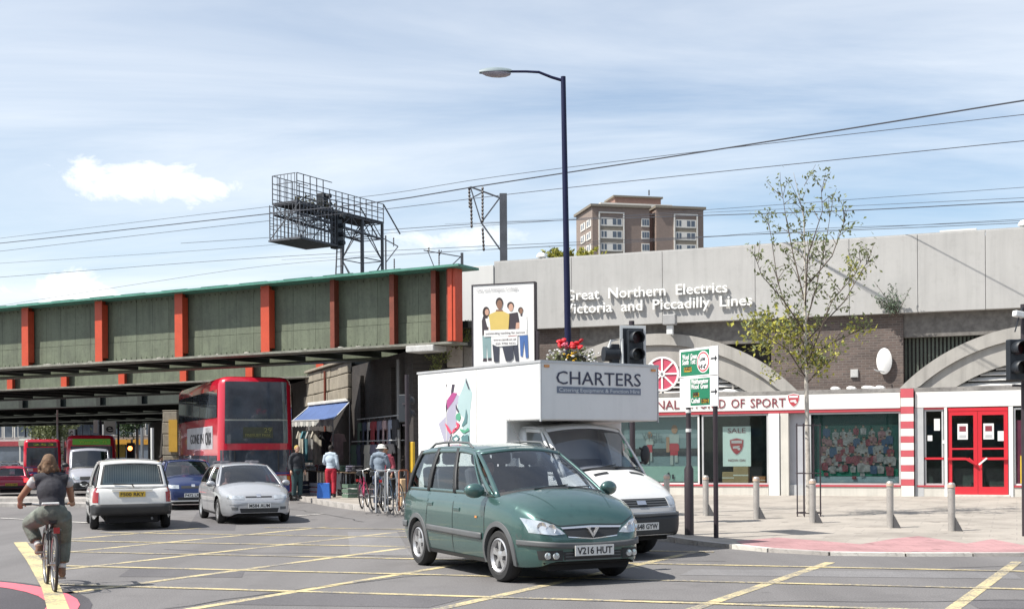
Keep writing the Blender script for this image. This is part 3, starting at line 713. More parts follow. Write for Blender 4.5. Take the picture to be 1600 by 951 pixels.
# footballer print in the left window
a0, a1 = sx(962), sx(1090); z0, z1 = .64, 2.64
fp = thing('window_mural', 'pale green and blue window print of a running player in the left shop window', 'mural', SM @ Matrix.Translation((0, SF + .25, 0)))
MB().box(a0, a1, 0, .02, z0, z1).build('board', Mf('skyblue', (.17, .22, .245)), fp)
xx = lambda px: sx(px); zq = lambda py: S(1060, py, SF).z
flat(fp, 'print', [(1, rect(a0, a1, z0, zq(728))), (3, rect(a0, a1, zq(684), zq(677))), (5, rect(a0, a1, zq(712), zq(700))),
     (2, rect(xx(1044), xx(1056), zq(711), zq(692))), (0, rect(xx(1042), xx(1058), zq(692), zq(678))), (4, ellp(xx(1051), zq(670), .1, .14)),
     (2, rect(xx(1042), xx(1058), zq(704), zq(694))), (4, rect(xx(1038), xx(1043), zq(706), zq(682))), (0, rect(xx(1044), xx(1049), zq(726), zq(711))), (0, rect(xx(1051), xx(1056), zq(722), zq(711))), (2, rect(xx(1008), xx(1016), zq(706), zq(694))), (0, rect(xx(1006), xx(1018), zq(694), zq(684))),
     (4, ellp(xx(1012), zq(678), .08, .1)), (0, rect(xx(1008), xx(1011), zq(724), zq(706))), (0, rect(xx(1013), xx(1016), zq(720), zq(706))), (5, rect(xx(1040), xx(1043), zq(746), zq(738))), (5, rect(xx(1047), xx(1050), zq(748), zq(741)))],
     [Mf('white', (.34, .35, .35)), Mf('mint', (.30, .42, .38)), Mf('red', (.42, .03, .05)), Mf('grey', (.25, .29, .32)), Mf('skin', (.35, .18, .12)), Mf('black', (.03, .03, .04))], -.001)
text('lettering', 'VIGIL', .30, Mf('slate', (.12, .15, .17)), fp, Matrix.Translation((0, -.06, zq(685))) @ RXT, sx(1000), sx(1032))
# team picture: printed crowd on green
tm = thing('team_picture', 'large dark green picture of a crowded team in red and white filling the shop window', 'mural', SM @ Matrix.Translation((0, SF + .22, 0)))
a0, a1 = sx(1270), sx(1403); z0, z1 = S(1335, 744, SF).z, S(1335, 646, SF).z
M_team = Mf('team_green', (.012, .05, .045))
MB().box(a0, a1, 0, .02, z0, z1).build('board', M_team, tm)
MB().box(a0, a1, -.004, .0, ZR + .06, z0 - .003).build('lower_strip', mat('grey_blue_strip', (.22, .27, .31), .6, var=.05), tm)
rt = random.Random(5); shp = [(4, rect(a0 + .02, a1 - .02, z0 + .01, z0 + .22))]
nrow = 5; W_ = a1 - a0
for r in range(nrow):
    n = [9, 13, 15, 14, 10][r]
    for i in range(n):
        x = a0 + W_*(.10 + .84*(i + .5 + rt.uniform(-.25, .25))/n); z = z1 - .46 - r*.26 + rt.uniform(-.07, .07)
        s = rt.uniform(.6, .95); shirt = rt.choice([0, 0, 0, 1, 1, 2, 6])
        shp += [(shirt, [(x - .11*s, z - .30*s), (x + .11*s, z - .30*s), (x + .13*s, z - .05*s), (x + .05*s, z), (x - .05*s, z), (x - .13*s, z - .05*s)]), (3, ellp(x, z + .07*s, .045*s, .062*s, 9)), (5, ellp(x, z + .105*s, .046*s, .035*s, 8))]
        if rt.random() < .5: shp.append((rt.choice([0, 1]), rect(x - .03, x + .10, z - .40, z - .3)))
flat(tm, 'printed_players', shp, [mat('print_tw', (.17, .15, .16), .6, var=.5, scale=9), mat('print_tr', (.13, .025, .037), .6, var=.5, scale=9), mat('print_tp', (.15, .075, .085), .6, var=.5, scale=9), Mf('ts', (.20, .12, .095)), Mf('tg', (.0, .11, .07)), Mf('th', (.05, .03, .03)), Mf('tn', (.03, .05, .10))], -.001, .0002)
# ================================================================== RAIL BRIDGES (frame: x along the girder to the right, y away, z up)
BA = math.atan2(-.503, .864)
BM = XF(-3.14, 39.5, 0, BA)
def Bx(px, py, y=0.0): return pxl(BM, px, py, 'y', y)
def girder_paint(name, c, c2):
    return mat(name, c, .6, var=.16, scale=1.6, bump=.05, bscale=14, c2=c2, dirt=.45, streak=.5)
M_web = girder_paint('girder_green', (.125, .145, .10), (.105, .12, .085))
M_flange = mat('flange_teal', (.07, .22, .17), .55, var=.2, scale=2.5, dirt=.55, bump=.15, bscale=8)
M_rib = mat('rib_red', (.46, .060, .024), .5, var=.10, scale=2.0, dirt=.25)
M_ribd = mat('rib_rust', (.17, .040, .022), .7, var=.25, scale=3.0, dirt=.4)
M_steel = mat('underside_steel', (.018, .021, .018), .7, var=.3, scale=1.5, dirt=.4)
M_bflange = mat('bottom_flange_grime', (.20, .20, .17), .8, var=.35, scale=3, dirt=.7)
bridge = thing('railway_bridge', 'nearest green girder railway bridge with bold red upright ribs over the road', 'bridge', BM)
Z0, Z1 = 4.85, 7.16
XL, XR = -62.0, Bx(719, 500).x
rib_px = [(40, 530, 1), (155, 520, 1), (280, 510, 1), (415, 500, 1), (520, 490, 0), (613, 484, 0), (678, 480, 0)]
ribs = [(Bx(p, q, -.3).x, k) for p, q, k in rib_px]
x = ribs[0][0]
while x > XL + 4: x -= 3.35; ribs.insert(0, (x, 1))
ribs_x = [r[0] for r in ribs]
MB().box(XL, XR, -.40, .42, Z0, Z0 + .07).build('bottom_flange', M_bflange, bridge)
tf = MB(); tf.box(XL, XR + .42, -.74, .42, Z1 - .07, Z1)
tf.build('top_flange', M_flange, bridge)
for i in range(36):                                       # joint plates along the flange top
    xp = XL + 1.8*i + rnd.uniform(-.2, .2)
    if xp < XR - 1: MB().box(xp, xp + 1.15, -.745, -.45, Z1 + .001, Z1 + .018).build('cover_plate', M_flange, bridge)
# web plates: separate plates with recessed joints
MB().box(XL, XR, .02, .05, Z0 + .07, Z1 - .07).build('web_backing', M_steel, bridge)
plate_mesh = {}
bays = [XL] + ribs_x + [XR]; zj = Z0 + .75
for a, b in zip(bays[:-1], bays[1:]):
    if b < -30: continue
    n = max(1, round((b - a)/.85))
    for i in range(n):
        c, d = lerp(a, b, i/n), lerp(a, b, (i+1)/n)
        for (u, v, y) in ((Z0 + .07, zj - .006, -.012), (zj + .006, Z1 - .07, 0.0)):
            MB().box(c + .005, d - .005, y - .002*(i % 2), .02, u, v).build('web_plate', M_web, bridge)
# rivet rows
rv = MB()
for x in [XL + .25*i for i in range(260)]:
    if x < -30 or x > XR: continue
    for z in (Z0 + .16, Z1 - .16): rv.obox((x, -.02, z), (.035, .03, .035), (0, PI/4, 0))
tag(rv.build('rivets', M_web, bridge), kind='stuff')
for x, k in ribs:
    w = .36 if k else .17
    r = MB(); r.box(x - w/2, x + w/2, -.335, -.30, Z0 + .071, Z1 - .071); r.box(x - .02, x + .02, -.30, -.015, Z0 + .071, Z1 - .071)
    if k: r.box(x - w/2 + .0, x - w/2 + .03, -.30, -.06, Z0 + .2, Z1 - .2); r.box(x + w/2 - .03, x + w/2, -.30, -.06, Z0 + .2, Z1 - .2)
    r.build('rib', M_rib if k else M_ribd, bridge)
xr = Bx(708, 500, -.3).x
r = MB(); r.box(xr - .12, xr + .16, -.42, -.02, Z0 + .071, Z1 - .071); r.box(xr - .02, xr + .06, -.45, -.421, Z0 + .071, Z1 - .071); r.box(xr - .24, xr - .121, -.3, -.02, Z0 + .071, Z1 - .071, 1)
r.build('end_post', [M_rib, M_ribd], bridge, bevel=.01)
for i in range(22):
    x = rnd.uniform(-26, XR - 1); q = MB(); q.ell((x, -.30 + rnd.uniform(0, .2), Z0 + .085), (rnd.uniform(.04, .12), .06, .035), (0, 0, rnd.random()), 6, 4)
    q.build('debris', mat('debris_pale', (.34, .33, .30), .9, var=.3, scale=8), bridge)
# floor: cross girders, slab, back girder
DW = 4.0
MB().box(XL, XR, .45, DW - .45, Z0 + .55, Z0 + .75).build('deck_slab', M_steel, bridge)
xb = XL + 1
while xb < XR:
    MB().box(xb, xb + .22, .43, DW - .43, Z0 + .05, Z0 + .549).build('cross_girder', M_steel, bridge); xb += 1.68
bg = MB(); bg.box(XL, XR, DW - .40, DW + .40, Z0, Z0 + .07); bg.box(XL, XR, DW - .02, DW + .02, Z0 + .071, Z0 + .80)
bg.build('rear_girder', M_web, bridge)
MB().box(Bx(647, 545).x, Bx(690, 545).x, -.46, .3, Z0 - .20, Z0 - .004).build('bearing_slab', mat('bearing_pale', (.45, .45, .44), .8, var=.2, dirt=.4), bridge, bevel=.03)
# further bridges (the same works shown mostly from below): girders with ribs
M_webd = girder_paint('girder_shaded_green', (.05, .06, .05), (.04, .045, .04))  # girder green with the shade of the farther bridges put into its colour
def further(d, label, width, rib_red=True, zoff=0.0, lit=True):
    sh = -1.2*d
    M = BM @ Matrix.Translation((sh, d, zoff)); b = thing('railway_bridge', label, 'bridge', M)
    Lx, Rx = -80.0, 2.5
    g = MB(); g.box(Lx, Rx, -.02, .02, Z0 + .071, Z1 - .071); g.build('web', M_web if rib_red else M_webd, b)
    MB().box(Lx, Rx, -.40, .42, Z0, Z0 + .07).build('bottom_flange', M_bflange if rib_red else M_steel, b)  # flanges out of the sun get the dark colour as painted shade
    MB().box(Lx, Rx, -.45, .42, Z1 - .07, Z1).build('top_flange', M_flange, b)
    x = 1.2; i = 0
    while x > Lx:
        w = .40 if i % 1 == 0 else .2
        r = MB(); r.box(x - w/2, x + w/2, -.335, -.30, Z0 + .071, Z1 - .071); r.box(x - .02, x + .02, -.30, -.021, Z0 + .071, Z1 - .071)
        if x > -60: r.build('rib', M_rib if rib_red else M_steel, b)
        x -= 4.0; i += 1
    MB().box(Lx, Rx, .45, width - .45, Z0 + .55, Z0 + .75).build('deck_slab', M_steel, b)
    x = Lx + 1
    while x < Rx:
        if x > -60: MB().box(x, x + .3, .43, width - .43, Z0 + .05, Z0 + .549).build('cross_girder', M_steel, b)
        x += 2.6
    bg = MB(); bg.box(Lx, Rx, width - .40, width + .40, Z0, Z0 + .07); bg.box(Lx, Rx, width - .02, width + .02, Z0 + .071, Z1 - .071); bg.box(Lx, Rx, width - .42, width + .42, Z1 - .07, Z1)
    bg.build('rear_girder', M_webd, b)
    return b
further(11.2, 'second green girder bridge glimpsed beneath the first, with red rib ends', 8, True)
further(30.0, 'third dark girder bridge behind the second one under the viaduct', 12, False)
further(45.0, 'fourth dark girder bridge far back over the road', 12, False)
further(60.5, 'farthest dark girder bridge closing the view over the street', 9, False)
# ---------------------------------------------------------------- abutment wall along the road (frame: x along the wall away, y towards road = +, z up)
WD = math.atan2(.94, -.342)
WM = XF(-3.1, 40.3, 0, WD)
wall = thing('abutment_wall', 'long dark brick abutment wall under the railway bridges', 'wall', WM)
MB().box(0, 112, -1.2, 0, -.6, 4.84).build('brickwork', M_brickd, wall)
for s in (2.2, 6.6, 21, 27, 33, 39): MB().box(s, s + 1.0, .001, .14, -.4, 4.4).build('brick_buttress', M_brickd, wall, bevel=.01)
M_stone = mat('pier_stone', (.27, .24, .19), .85, var=.2, scale=1.6, bump=.3, bscale=10, dirt=.5, streak=.3)
st = random.Random(3); zc = 3.62
for hrow in (.46, .54, .42):
    s = 8.6
    while s < 16.4:
        L = st.uniform(1.15, 1.9); MB().box(s, s + L - .03, .002, .16 + st.uniform(-.02, .03), zc, zc + hrow - .025).build('stone_block', M_stone, wall, bevel=.03); s += L
    zc += hrow
MB().box(8.5, 16.5, .01, .30, zc, zc + .10).build('stone_coping', M_stone, wall, bevel=.02)
MB().tube([(12.4, .24, 4.9), (12.4, .24, .2)], .05, 8).build('drainpipe', M_ribd, wall)
MB().tube([(1.1, .18, 4.6), (1.1, .18, .2)], .06, 8).build('drainpipe', mat('pipe_grey', (.2, .2, .2), .6, var=.1), wall)
# wing wall between the bridge end and the station front
ww = thing('wing_wall', 'dark brick wing wall under the bridge end beside the billboard', 'wall', SM)
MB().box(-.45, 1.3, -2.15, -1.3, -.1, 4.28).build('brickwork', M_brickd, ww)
q = pxl(SM, 697, 568, 'y', -2.2); q2 = pxl(SM, 722, 537, 'y', -2.2); q3 = pxl(SM, 737, 533, 'y', -2.2)
MB().box(q.x, q2.x, -2.2, -1.5, 4.285, q2.z).build('stone_pier', mat('pier_pale', (.40, .36, .32), .85, var=.2, scale=2, bump=.3, dirt=.5), ww, bevel=.06)
MB().box(q2.x + .01, q3.x, -2.15, -1.5, 4.285, q3.z + .1).build('stone_pier', mat('pier_pale2', (.26, .245, .225), .85, var=.2, scale=2, bump=.3, dirt=.5), ww, bevel=.03)
# earth and viaduct behind
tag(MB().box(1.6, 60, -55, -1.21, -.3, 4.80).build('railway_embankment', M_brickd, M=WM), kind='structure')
# ================================================================== VEHICLES (frame: x forwards, y to the left, z up)
M_tyre = mat('tyre_rubber', (.022, .022, .023), .85, var=.2, scale=6, bump=.1)
M_rim = mat('alloy_silver', (.50, .50, .51), .35, .7, var=.05, dirt=.3)
M_trimd = mat('trim_black', (.025, .026, .028), .55, var=.1)
M_trimg = mat('trim_grey', (.10, .105, .11), .55, var=.1)
M_under = mat('underbody', (.010, .010, .011), .9, var=0)
M_cabin = mat('cabin_dark', (.035, .035, .04), .8, var=.2)
M_seat = mat('seat_cloth', (.07, .07, .085), .9, var=.2, scale=8)
M_lamp = mat('lamp_glass', (.55, .58, .60), .08, .55, var=.35, scale=9, coat=.8)
M_lampr = mat('lamp_red', (.32, .012, .015), .15, var=.2, scale=6, coat=.7)
M_lampo = mat('lamp_amber', (.60, .22, .03), .15, var=.1, coat=.7)
M_chrome = mat('bright_metal', (.70, .70, .72), .2, .8, var=.03)
M_platew = mat('plate_white', (.70, .70, .68), .4, var=.04)
M_platey = mat('plate_yellow', (.62, .42, .05), .4, var=.04)
M_ink = mat('plate_ink', (.02, .02, .025), .5, var=0)
G_car = glass('car_glass', (.70, .76, .76), .03)
G_screen = glass('windscreen_glass', (.55, .57, .62), .06)
M_mirror = mat('mirror_glass', (.5, .52, .55), .05, 1.0, var=0)

class Car:
    """car body as a loft of half sections; windows and trim are laid on its surface"""
    def __init__(s, name, label, cat, M, sp, pm, group=None):
        s.__dict__.update(sp); s.pm = pm; s.root = thing(name, label, cat, M, group); s.sp = sp
        s.cache = {}
    def w(s, x):
        return s.W*pl(s.plan, x)
    def zb(s, x):
        z = pl(s.bot, x)
        for xw, r, zc in s.arches:
            if abs(x - xw) < r: z = max(z, zc + math.sqrt(r*r - (x - xw)**2))
        return z
    FR = [(0, .93), (.12, .975), (.35, .998), (.6, 1.0), (.82, .985), (.94, .955), (1.0, .915)]
    def sec(s, x, arch=True):
        k = (round(x, 4), arch)
        if k in s.cache: return s.cache[k]
        w = s.w(x); z0 = pl(s.bot, x); zs = pl(s.sh, x); zt = pl(s.top, x); zb = s.zb(x) if arch else z0; pts = []
        for i in range(13):
            z = lerp(zb, zs, i/12); u = (z - z0)/(zs - z0); pts.append((w*pl(s.FR, u), z))
        ws = pts[-1][0]
        for i in range(1, 9):
            y = ws*(1 - i/8)
            pts.append((y, zs + (zt - zs)*(1 - (y/ws)**2.4)))
        s.cache[k] = pts; return pts
    def Y(s, x, z):
        p = s.sec(x, False)[:13]
        for a, b in zip(p[:-1], p[1:]):
            if a[1] <= z <= b[1] + 1e-9: return lerp(a[0], b[0], (z - a[1])/max(1e-9, b[1] - a[1]))
        return p[0][0] if z < p[0][1] else p[-1][0]
    def Zt(s, x, y):
        p = s.sec(x, False)[12:]; y = abs(y)
        for a, b in zip(p[:-1], p[1:]):
            if b[0] <= y <= a[0] + 1e-9: return lerp(a[1], b[1], (a[0] - y)/max(1e-9, a[0] - b[0]))
        return p[0][1]
    def inside(s, x, y, z):
        if z < pl(s.bot, x) - 1e-6: return False
        zs = pl(s.sh, x)
        return abs(y) <= s.Y(x, z) if z <= zs else (abs(y) <= s.sec(x, False)[12][0] and z <= s.Zt(x, y))
    def Xend(s, y, z, front=True):
        a, b = ((s.x1*.2 + s.x0*.8 if False else (s.x0 + s.x1)/2), s.x1) if front else ((s.x0 + s.x1)/2, s.x0)
        if s.inside(b, y, z): return b
        for _ in range(26):
            m = (a + b)/2
            if s.inside(m, y, z): a = m
            else: b = m
        return a
    def shell(s):
        xs = set(); x = s.x0
        n = int((s.x1 - s.x0)/.05)
        for i in range(n+1): xs.add(round(lerp(s.x0, s.x1, i/n), 4))
        for e in (s.x0, s.x1):
            for d in (.01, .025, .04, .07): xs.add(round(e + d*(1 if e == s.x0 else -1), 4))
        for xw, r, zc in s.arches:
            for i in range(25): xs.add(round(xw + r*math.cos(PI*i/24)*.9999, 4))
        xs |= {round(s.cab0, 4), round(s.cab1, 4)}
        xs = sorted(xs); mb = MB(); N = 21
        for x in xs:
            p = s.sec(x); mb.v += [(x, y, z) for y, z in p] + [(x, -y, z) for y, z in p[:-1][::-1]]
        W_ = 2*N - 1
        for i in range(len(xs)-1):
            cabin = xs[i] >= s.cab0 - 1e-4 and xs[i+1] <= s.cab1 + 1e-4
            for j in range(W_ - 1):
                if cabin and 12 <= j < W_ - 13: continue
                a = i*W_ + j; mb.f.append((a, a+1, a+W_+1, a+W_)); mb.m.append(0)
        for k in (0, len(xs)-1): mb.f.append(tuple(k*W_ + j for j in range(W_))); mb.m.append(0)
        o = mb.build('body', s.pm, s.root, smooth=42, fixn=True); s.body = o
        u = MB()
        u.box(s.x0 + .12, s.x1 - .12, -s.W*.62, s.W*.62, s.zund, s.zund + .35)
        for xw, r, zc in s.arches: u.box(xw - r, xw + r, -s.W*.80, s.W*.80, s.zund + .25, zc + r + .02)
        u.build('underbody', M_under, s.root)
        return o
    # ---- patches
    def grid2(s, lo, up, fn, n=10, m=4):
        def at(pts, t):
            L = [0]
            for a, b in zip(pts[:-1], pts[1:]): L.append(L[-1] + math.hypot(b[0]-a[0], b[1]-a[1]))
            d = t*L[-1]
            for i in range(len(pts)-1):
                if d <= L[i+1] + 1e-9:
                    k = (d - L[i])/max(1e-9, L[i+1] - L[i]); return (lerp(pts[i][0], pts[i+1][0], k), lerp(pts[i][1], pts[i+1][1], k))
            return pts[-1]
        mb = MB(); mb.grid(lambda u, v: fn(*[lerp(a, b, v) for a, b in zip(at(lo, u), at(up, u))]), n, m); return mb
    def thick(s, o, t):
        if t > 0:
            md = o.modifiers.new('solid', 'SOLIDIFY'); md.thickness = t; md.offset = 0
        return o
    def side(s, name, lo, up, sd, off, m, parent=None, n=12, mm=3, t=.0):
        mb = s.grid2(lo, up, lambda x, z: (x, sd*(s.Y(x, z) + off), z), n, mm)
        return s.thick(mb.build(name, m, parent or s.root, smooth=50, fixn=True), t)
    def front(s, name, lo, up, off, m, parent=None, n=12, mm=3, t=.0, rear=False):
        sg = -1 if rear else 1
        mb = s.grid2(lo, up, lambda y, z: (s.Xend(y, z, not rear) + sg*off, y, z), n, mm)
        return s.thick(mb.build(name, m, parent or s.root, smooth=50, fixn=True), t)
    def topp(s, name, lo, up, off, m, parent=None, n=12, mm=3):
        mb = s.grid2(lo, up, lambda x, y: (x, y, s.Zt(x, y) + off), n, mm)
        return mb.build(name, m, parent or s.root, smooth=50, fixn=True)
    # ---- greenhouse
    def gside(s, u, v, sd, off=0.0):
        g = s.g; xb = lerp(g['xa'], g['xd'], u); zb = pl(s.sh, xb) - .004; yb = s.sec(xb, False)[12][0]
        xt = lerp(g['xf'], g['xr'], u); zt = pl(g['edge'], xt); yt = g['wr']*pl(g['wp'], xt) if 'wp' in g else g['wr']
        bul = g.get('bul', .03)*4*v*(1 - v); return (lerp(xb, xt, v), sd*(lerp(yb, yt, v) + bul + off), lerp(zb, zt, v))
    def gend(s, q, v, off=0.0, rear=False):
        g = s.g; sg = -1 if rear else 1
        u = 1.0 if rear else 0.0; B = s.gside(u, 0, 1); T = s.gside(u, 1, 1); bb, bt = (g['bow_r'] if rear else g['bow_f'])
        zbump = g.get('cowl', .03) if not rear else .0
        xb = B[0] + sg*bb*(1 - q*q); xt = T[0] + sg*bt*(1 - q*q); zb = B[2] + zbump*(1 - q*q); zt = T[2] + g['crown']*(1 - q*q)
        bul = .02*4*v*(1 - v)
        return (lerp(xb, xt, v) + sg*(off + bul), lerp(B[1], T[1], v)*q, lerp(zb, zt, v) + off*.5 + bul*.5)
    def gpatch(s, name, ub, ut, v0, v1, m, sd, off=0.0, parent=None, n=8, mm=6, t=0.0):
        mb = MB(); mb.grid(lambda a, b: s.gside(lerp(lerp(ub[0], ut[0], lerp(v0, v1, b)), lerp(ub[1], ut[1], lerp(v0, v1, b)), a), lerp(v0, v1, b), sd, off), n, mm)
        return s.thick(mb.build(name, m, parent or s.root, smooth=50, fixn=True), t)
    def epatch(s, name, q0, q1, v0, v1, m, rear=False, off=0.0, parent=None, n=12, mm=6, t=0.0):
        mb = MB(); mb.grid(lambda a, b: s.gend(lerp(q0, q1, a), lerp(v0, v1, b), off, rear), n, mm)
        return s.thick(mb.build(name, m, parent or s.root, smooth=50, fixn=True), t)
    def greenhouse(s, wins, black_pillars=(), solid_sides=False, rear_glass=True, rear_v=(.10, .90), rear_q=.88, scr_v=(.03, .95)):
        g = s.g; mb = MB()
        def roofp(q, r):
            f = s.gend(q, 1, 0, False); b = s.gend(q, 1, 0, True); x = lerp(f[0], b[0], r); xt = lerp(g['xf'], g['xr'], r)
            y = (g['wr']*pl(g['wp'], xt) if 'wp' in g else g['wr'])*q
            return (x, y, pl(g['edge'], xt) + g['crown']*(1 - q*q) + .012*math.sin(PI*r))
        mb.grid(lambda a, b: roofp(2*a - 1, b), 14, 16); s.roofp = roofp
        s.roof = s.thick(mb.build('roof', s.pm, s.root, smooth=50, fixn=True), .02)
        T = .03
        for sd in (1, -1):
            # opaque structure: rails, sill strip and pillars between the windows
            edges = []
            s.gpatch('roof_rail', (0, 1), (0, 1), .91, 1.0, s.pm, sd, -.004, n=20, mm=2, t=T)
            s.gpatch('window_sill', (0, 1), (0, 1), 0, .07, M_trimd if g.get('blacksill') else s.pm, sd, -.004, n=20, mm=2, t=T)
            pu = (0.0, 0.0)
            W_ = list(wins) + [((1.0, 1.0), (1.0, 1.0))]
            for i, (b, t_) in enumerate(W_):
                if b[0] - pu[0] > .001 or t_[0] - pu[1] > .001:
                    blk = i in black_pillars
                    s.gpatch('pillar', (pu[0], b[0]), (pu[1], t_[0]), 0, 1, M_trimd if blk else s.pm, sd, -.002 if not blk else .0, n=3, mm=8, t=T)
                pu = (b[1], t_[1])
            for (b, t_) in wins:
                s.gpatch('side_window', b, t_, .05, .93, G_car if not solid_sides else s.pm, sd, -.008)
        s.epatch('windscreen', -.955, .955, scr_v[0], scr_v[1], G_screen, off=.002, n=16)
        for a, b in ((-1, -.935), (.935, 1)): s.epatch('pillar', a, b, 0, 1, s.pm, off=.0, n=2, mm=8, t=T)
        s.epatch('header', -1, 1, scr_v[1] - .02, 1, s.pm, off=-.003, n=14, mm=2, t=T)
        s.epatch('screen_edge', -.955, .955, 0, scr_v[0] + .05, M_trimd, off=.004, n=14, mm=2)
        if rear_glass:
            s.epatch('rear_window', -rear_q, rear_q, rear_v[0], rear_v[1], G_car, True, off=-.002, n=14)
            for a, b in ((-1, -rear_q + .02), (rear_q - .02, 1)): s.epatch('pillar', a, b, 0, 1, s.pm, True, off=-.004, n=2, mm=8, t=T)
            s.epatch('tailgate_edge', -1, 1, rear_v[1] - .01, 1, s.pm, True, off=-.003, n=14, mm=2, t=T); s.epatch('tailgate_edge', -1, 1, 0, rear_v[0] + .01, s.pm, True, off=-.003, n=14, mm=2, t=T)
        else: s.epatch('rear_panel', -1, 1, 0, 1, s.pm, True, n=14, t=T)
    def cabin(s, seats, zf=.42, head=True):
        g = s.g; mb = MB(); mb.box(s.cab0 + .05, s.cab1 - .05, -s.W*.86, s.W*.86, zf, zf + .03)
        mb.build('cabin_floor', M_cabin, s.root)
        d = MB(); zc = pl(s.sh, s.cab1) - .0
        d.box(s.cab1 - .45, s.cab1 + .1, -s.W*.80, s.W*.80, zf, zc - .02)
        d.box(s.cab1 - .55, s.cab1 - .3, -s.W*.80, s.W*.80, zc - .2, zc + .02)
        d.build('dashboard', M_cabin, s.root, bevel=.03)
        for (x, y, wd) in seats:
            c = MB(); c.obox((x, y, zf + .18), (.5, wd, .22)); c.obox((x - .28, y, zf + .55), (.16, wd, .68), (0, -.22, 0))
            for k in ((0,) if wd < .7 else (-.4, .4)): c.obox((x - .40, y + k, zf + 1.00), (.10, .26, .17), (0, -.15, 0))
            tag(c.build('seat', M_seat, s.root, bevel=.05), kind=None)
    def wheel(s, x, y, r, wd, sd, kind='alloy', steer=0.0, cover=None):
        M = Matrix.Translation((x, sd*y, r)) @ Matrix.Rotation(steer, 4, 'Z') @ Matrix.Rotation(-sd*PI/2, 4, 'X')
        h = wd/2; ri = r*.66
        t = MB().lathe([(ri, -h), (r - .03, -h), (r - .008, -h + .03), (r, -h*.4), (r, h*.4), (r - .008, h - .03), (r - .03, h), (ri + .02, h), (ri, h - .02), (ri, -h)], 36, cap=False)
        o = t.build('wheel', M_tyre, s.root, smooth=40, M=M)
        R_ = MB(); z = h - .03
        R_.lathe([(ri + .006, h - .012), (ri - .02, h - .008), (ri - .035, z - .05), (0, z - .10)], 30, mi=1, cap=False)
        if kind == 'alloy':
            for k in range(5):
                a = 2*PI*k/5 + .3
                for dd in (-.14, .14): R_.bar((.05*math.cos(a), .05*math.sin(a), z - .012), ((ri - .02)*math.cos(a + dd), (ri - .02)*math.sin(a + dd), z - .014), .034, .045, up=(0, 0, 1))
            R_.lathe([(ri + .004, h - .010), (ri - .012, h + .0), (ri - .04, z), (ri - .045, z - .04)], 30, cap=False); R_.lathe([(.065, z - .05), (.065, z + .004), (.05, z + .012), (0, z + .013)], 16, cap=False)
        else:
            R_.lathe([(ri + .002, h - .010), (ri - .03, h - .004), (ri*.55, z + .0), (.05, z + .02), (0, z + .022)], 30, cap=False)
            for k in range(8): a = 2*PI*k/8; R_.box(-.02, .02, -.016, .016, 0, .006, 1, Matrix.Translation((ri*.74*math.cos(a), ri*.74*math.sin(a), z + .004)) @ Matrix.Rotation(a, 4, 'Z'))
        R_.build('rim', [cover or M_rim, M_trimd], o, smooth=35); return o
    def plate(s, x, z, body, m, sg=1, w=.52, h=.112, tilt=0):
        o = MB().box(-w/2, w/2, -.006, .006, -h/2, h/2).build('number_plate', m, s.root)
        o.matrix_local = Matrix.Translation((x, 0, z)) @ Matrix.Rotation(sg*PI/2, 4, 'Z') @ Matrix.Rotation(tilt, 4, 'X')
        text('lettering', body, h*.95, M_ink, o, Matrix.Translation((0, -.008, -h*.33)) @ RXT, -w*.45, w*.45, .0015, .002); return o
    def mirror(s, x, y, z, sd, m, sz=1.0):
        mb = MB(); mb.ell((0, sd*.12*sz, 0), (.075*sz, .125*sz, .085*sz), (0, 0, sd*.25)); mb.bar((0.02, -sd*.02, -.04), (0, sd*.06, -.03), .05*sz, .05*sz)
        o = mb.build('door_mirror', m, s.root, smooth=50); o.location = (x, sd*y, z)
        MB().lathe([(0, 0), (.10*sz, 0), (.10*sz, .004), (0, .004)], 20, Matrix.Translation((-.058*sz, sd*.12*sz, 0)) @ Matrix.Rotation(sd*.25, 4, 'Z') @ Matrix.Rotation(-PI/2, 4, 'Y') @ Matrix.Diagonal((.68, 1.05, 1, 1))).build('mirror_glass', M_mirror, o)
    def handle(s, x, z, m):
        for sd in (1, -1):
            y = s.Y(x, z); MB().box(-.10, .10, -.012, .02, -.025, .025).build('door_handle', m, s.root, bevel=.01, M=Matrix.Translation((x, sd*y, z)))
    def seam(s, pts, sd, wdt=.012):
        mb = MB()
        for a, b in zip(pts[:-1], pts[1:]):
            d = Vector((b[0]-a[0], b[1]-a[1])); L = d.length; n = Vector((-d.y, d.x)).normalized()*wdt/2; N = max(1, int(L/.08))
            for i in range(N):
                p, q = Vector(a) + d*(i/N), Vector(a) + d*((i+1)/N)
                mb.poly([(c.x, sd*(s.Y(c.x, c.y) + .003), c.y) for c in (p - n, q - n, q + n, p + n)])
        mb.build('door_gap', M_trimd, s.root)
    def driver(s, x, y, z, shirt, skin=(.42, .24, .17), hair=(.04, .025, .02)):
        b = MB(); b.ell((x, y, z + .22), (.14, .22, .30)); b.tube([(x, y, z + .48), (x + .02, y, z + .60)], .055, 10)
        o = b.build('driver', mat('shirt_%d' % int(shirt[0]*1000), shirt, .9, var=.1), s.root, smooth=60)
        h = MB(); h.ell((x + .03, y, z + .70), (.10, .078, .12)); h.ell((x + .13, y, z + .69), (.02, .016, .03)); h.build('head', mat('skin_%d' % int(skin[0]*100), skin, .6, var=.05), o, smooth=60)
        MB().ell((x + .005, y, z + .74), (.108, .086, .11)).build('hair', mat('hair_%d' % int(hair[0]*1000), hair, .8, var=.2), o, smooth=60)
        a = MB()
        for k in (-1, 1): a.tube([(x, y + k*.2, z + .40), (x + .16, y + k*.24, z + .15), (x + .42, y + k*.12, z + .22)], [.055, .045, .035], 8)
        a.build('arm', mat('skin_%d' % int(skin[0]*100), skin), o, smooth=60)
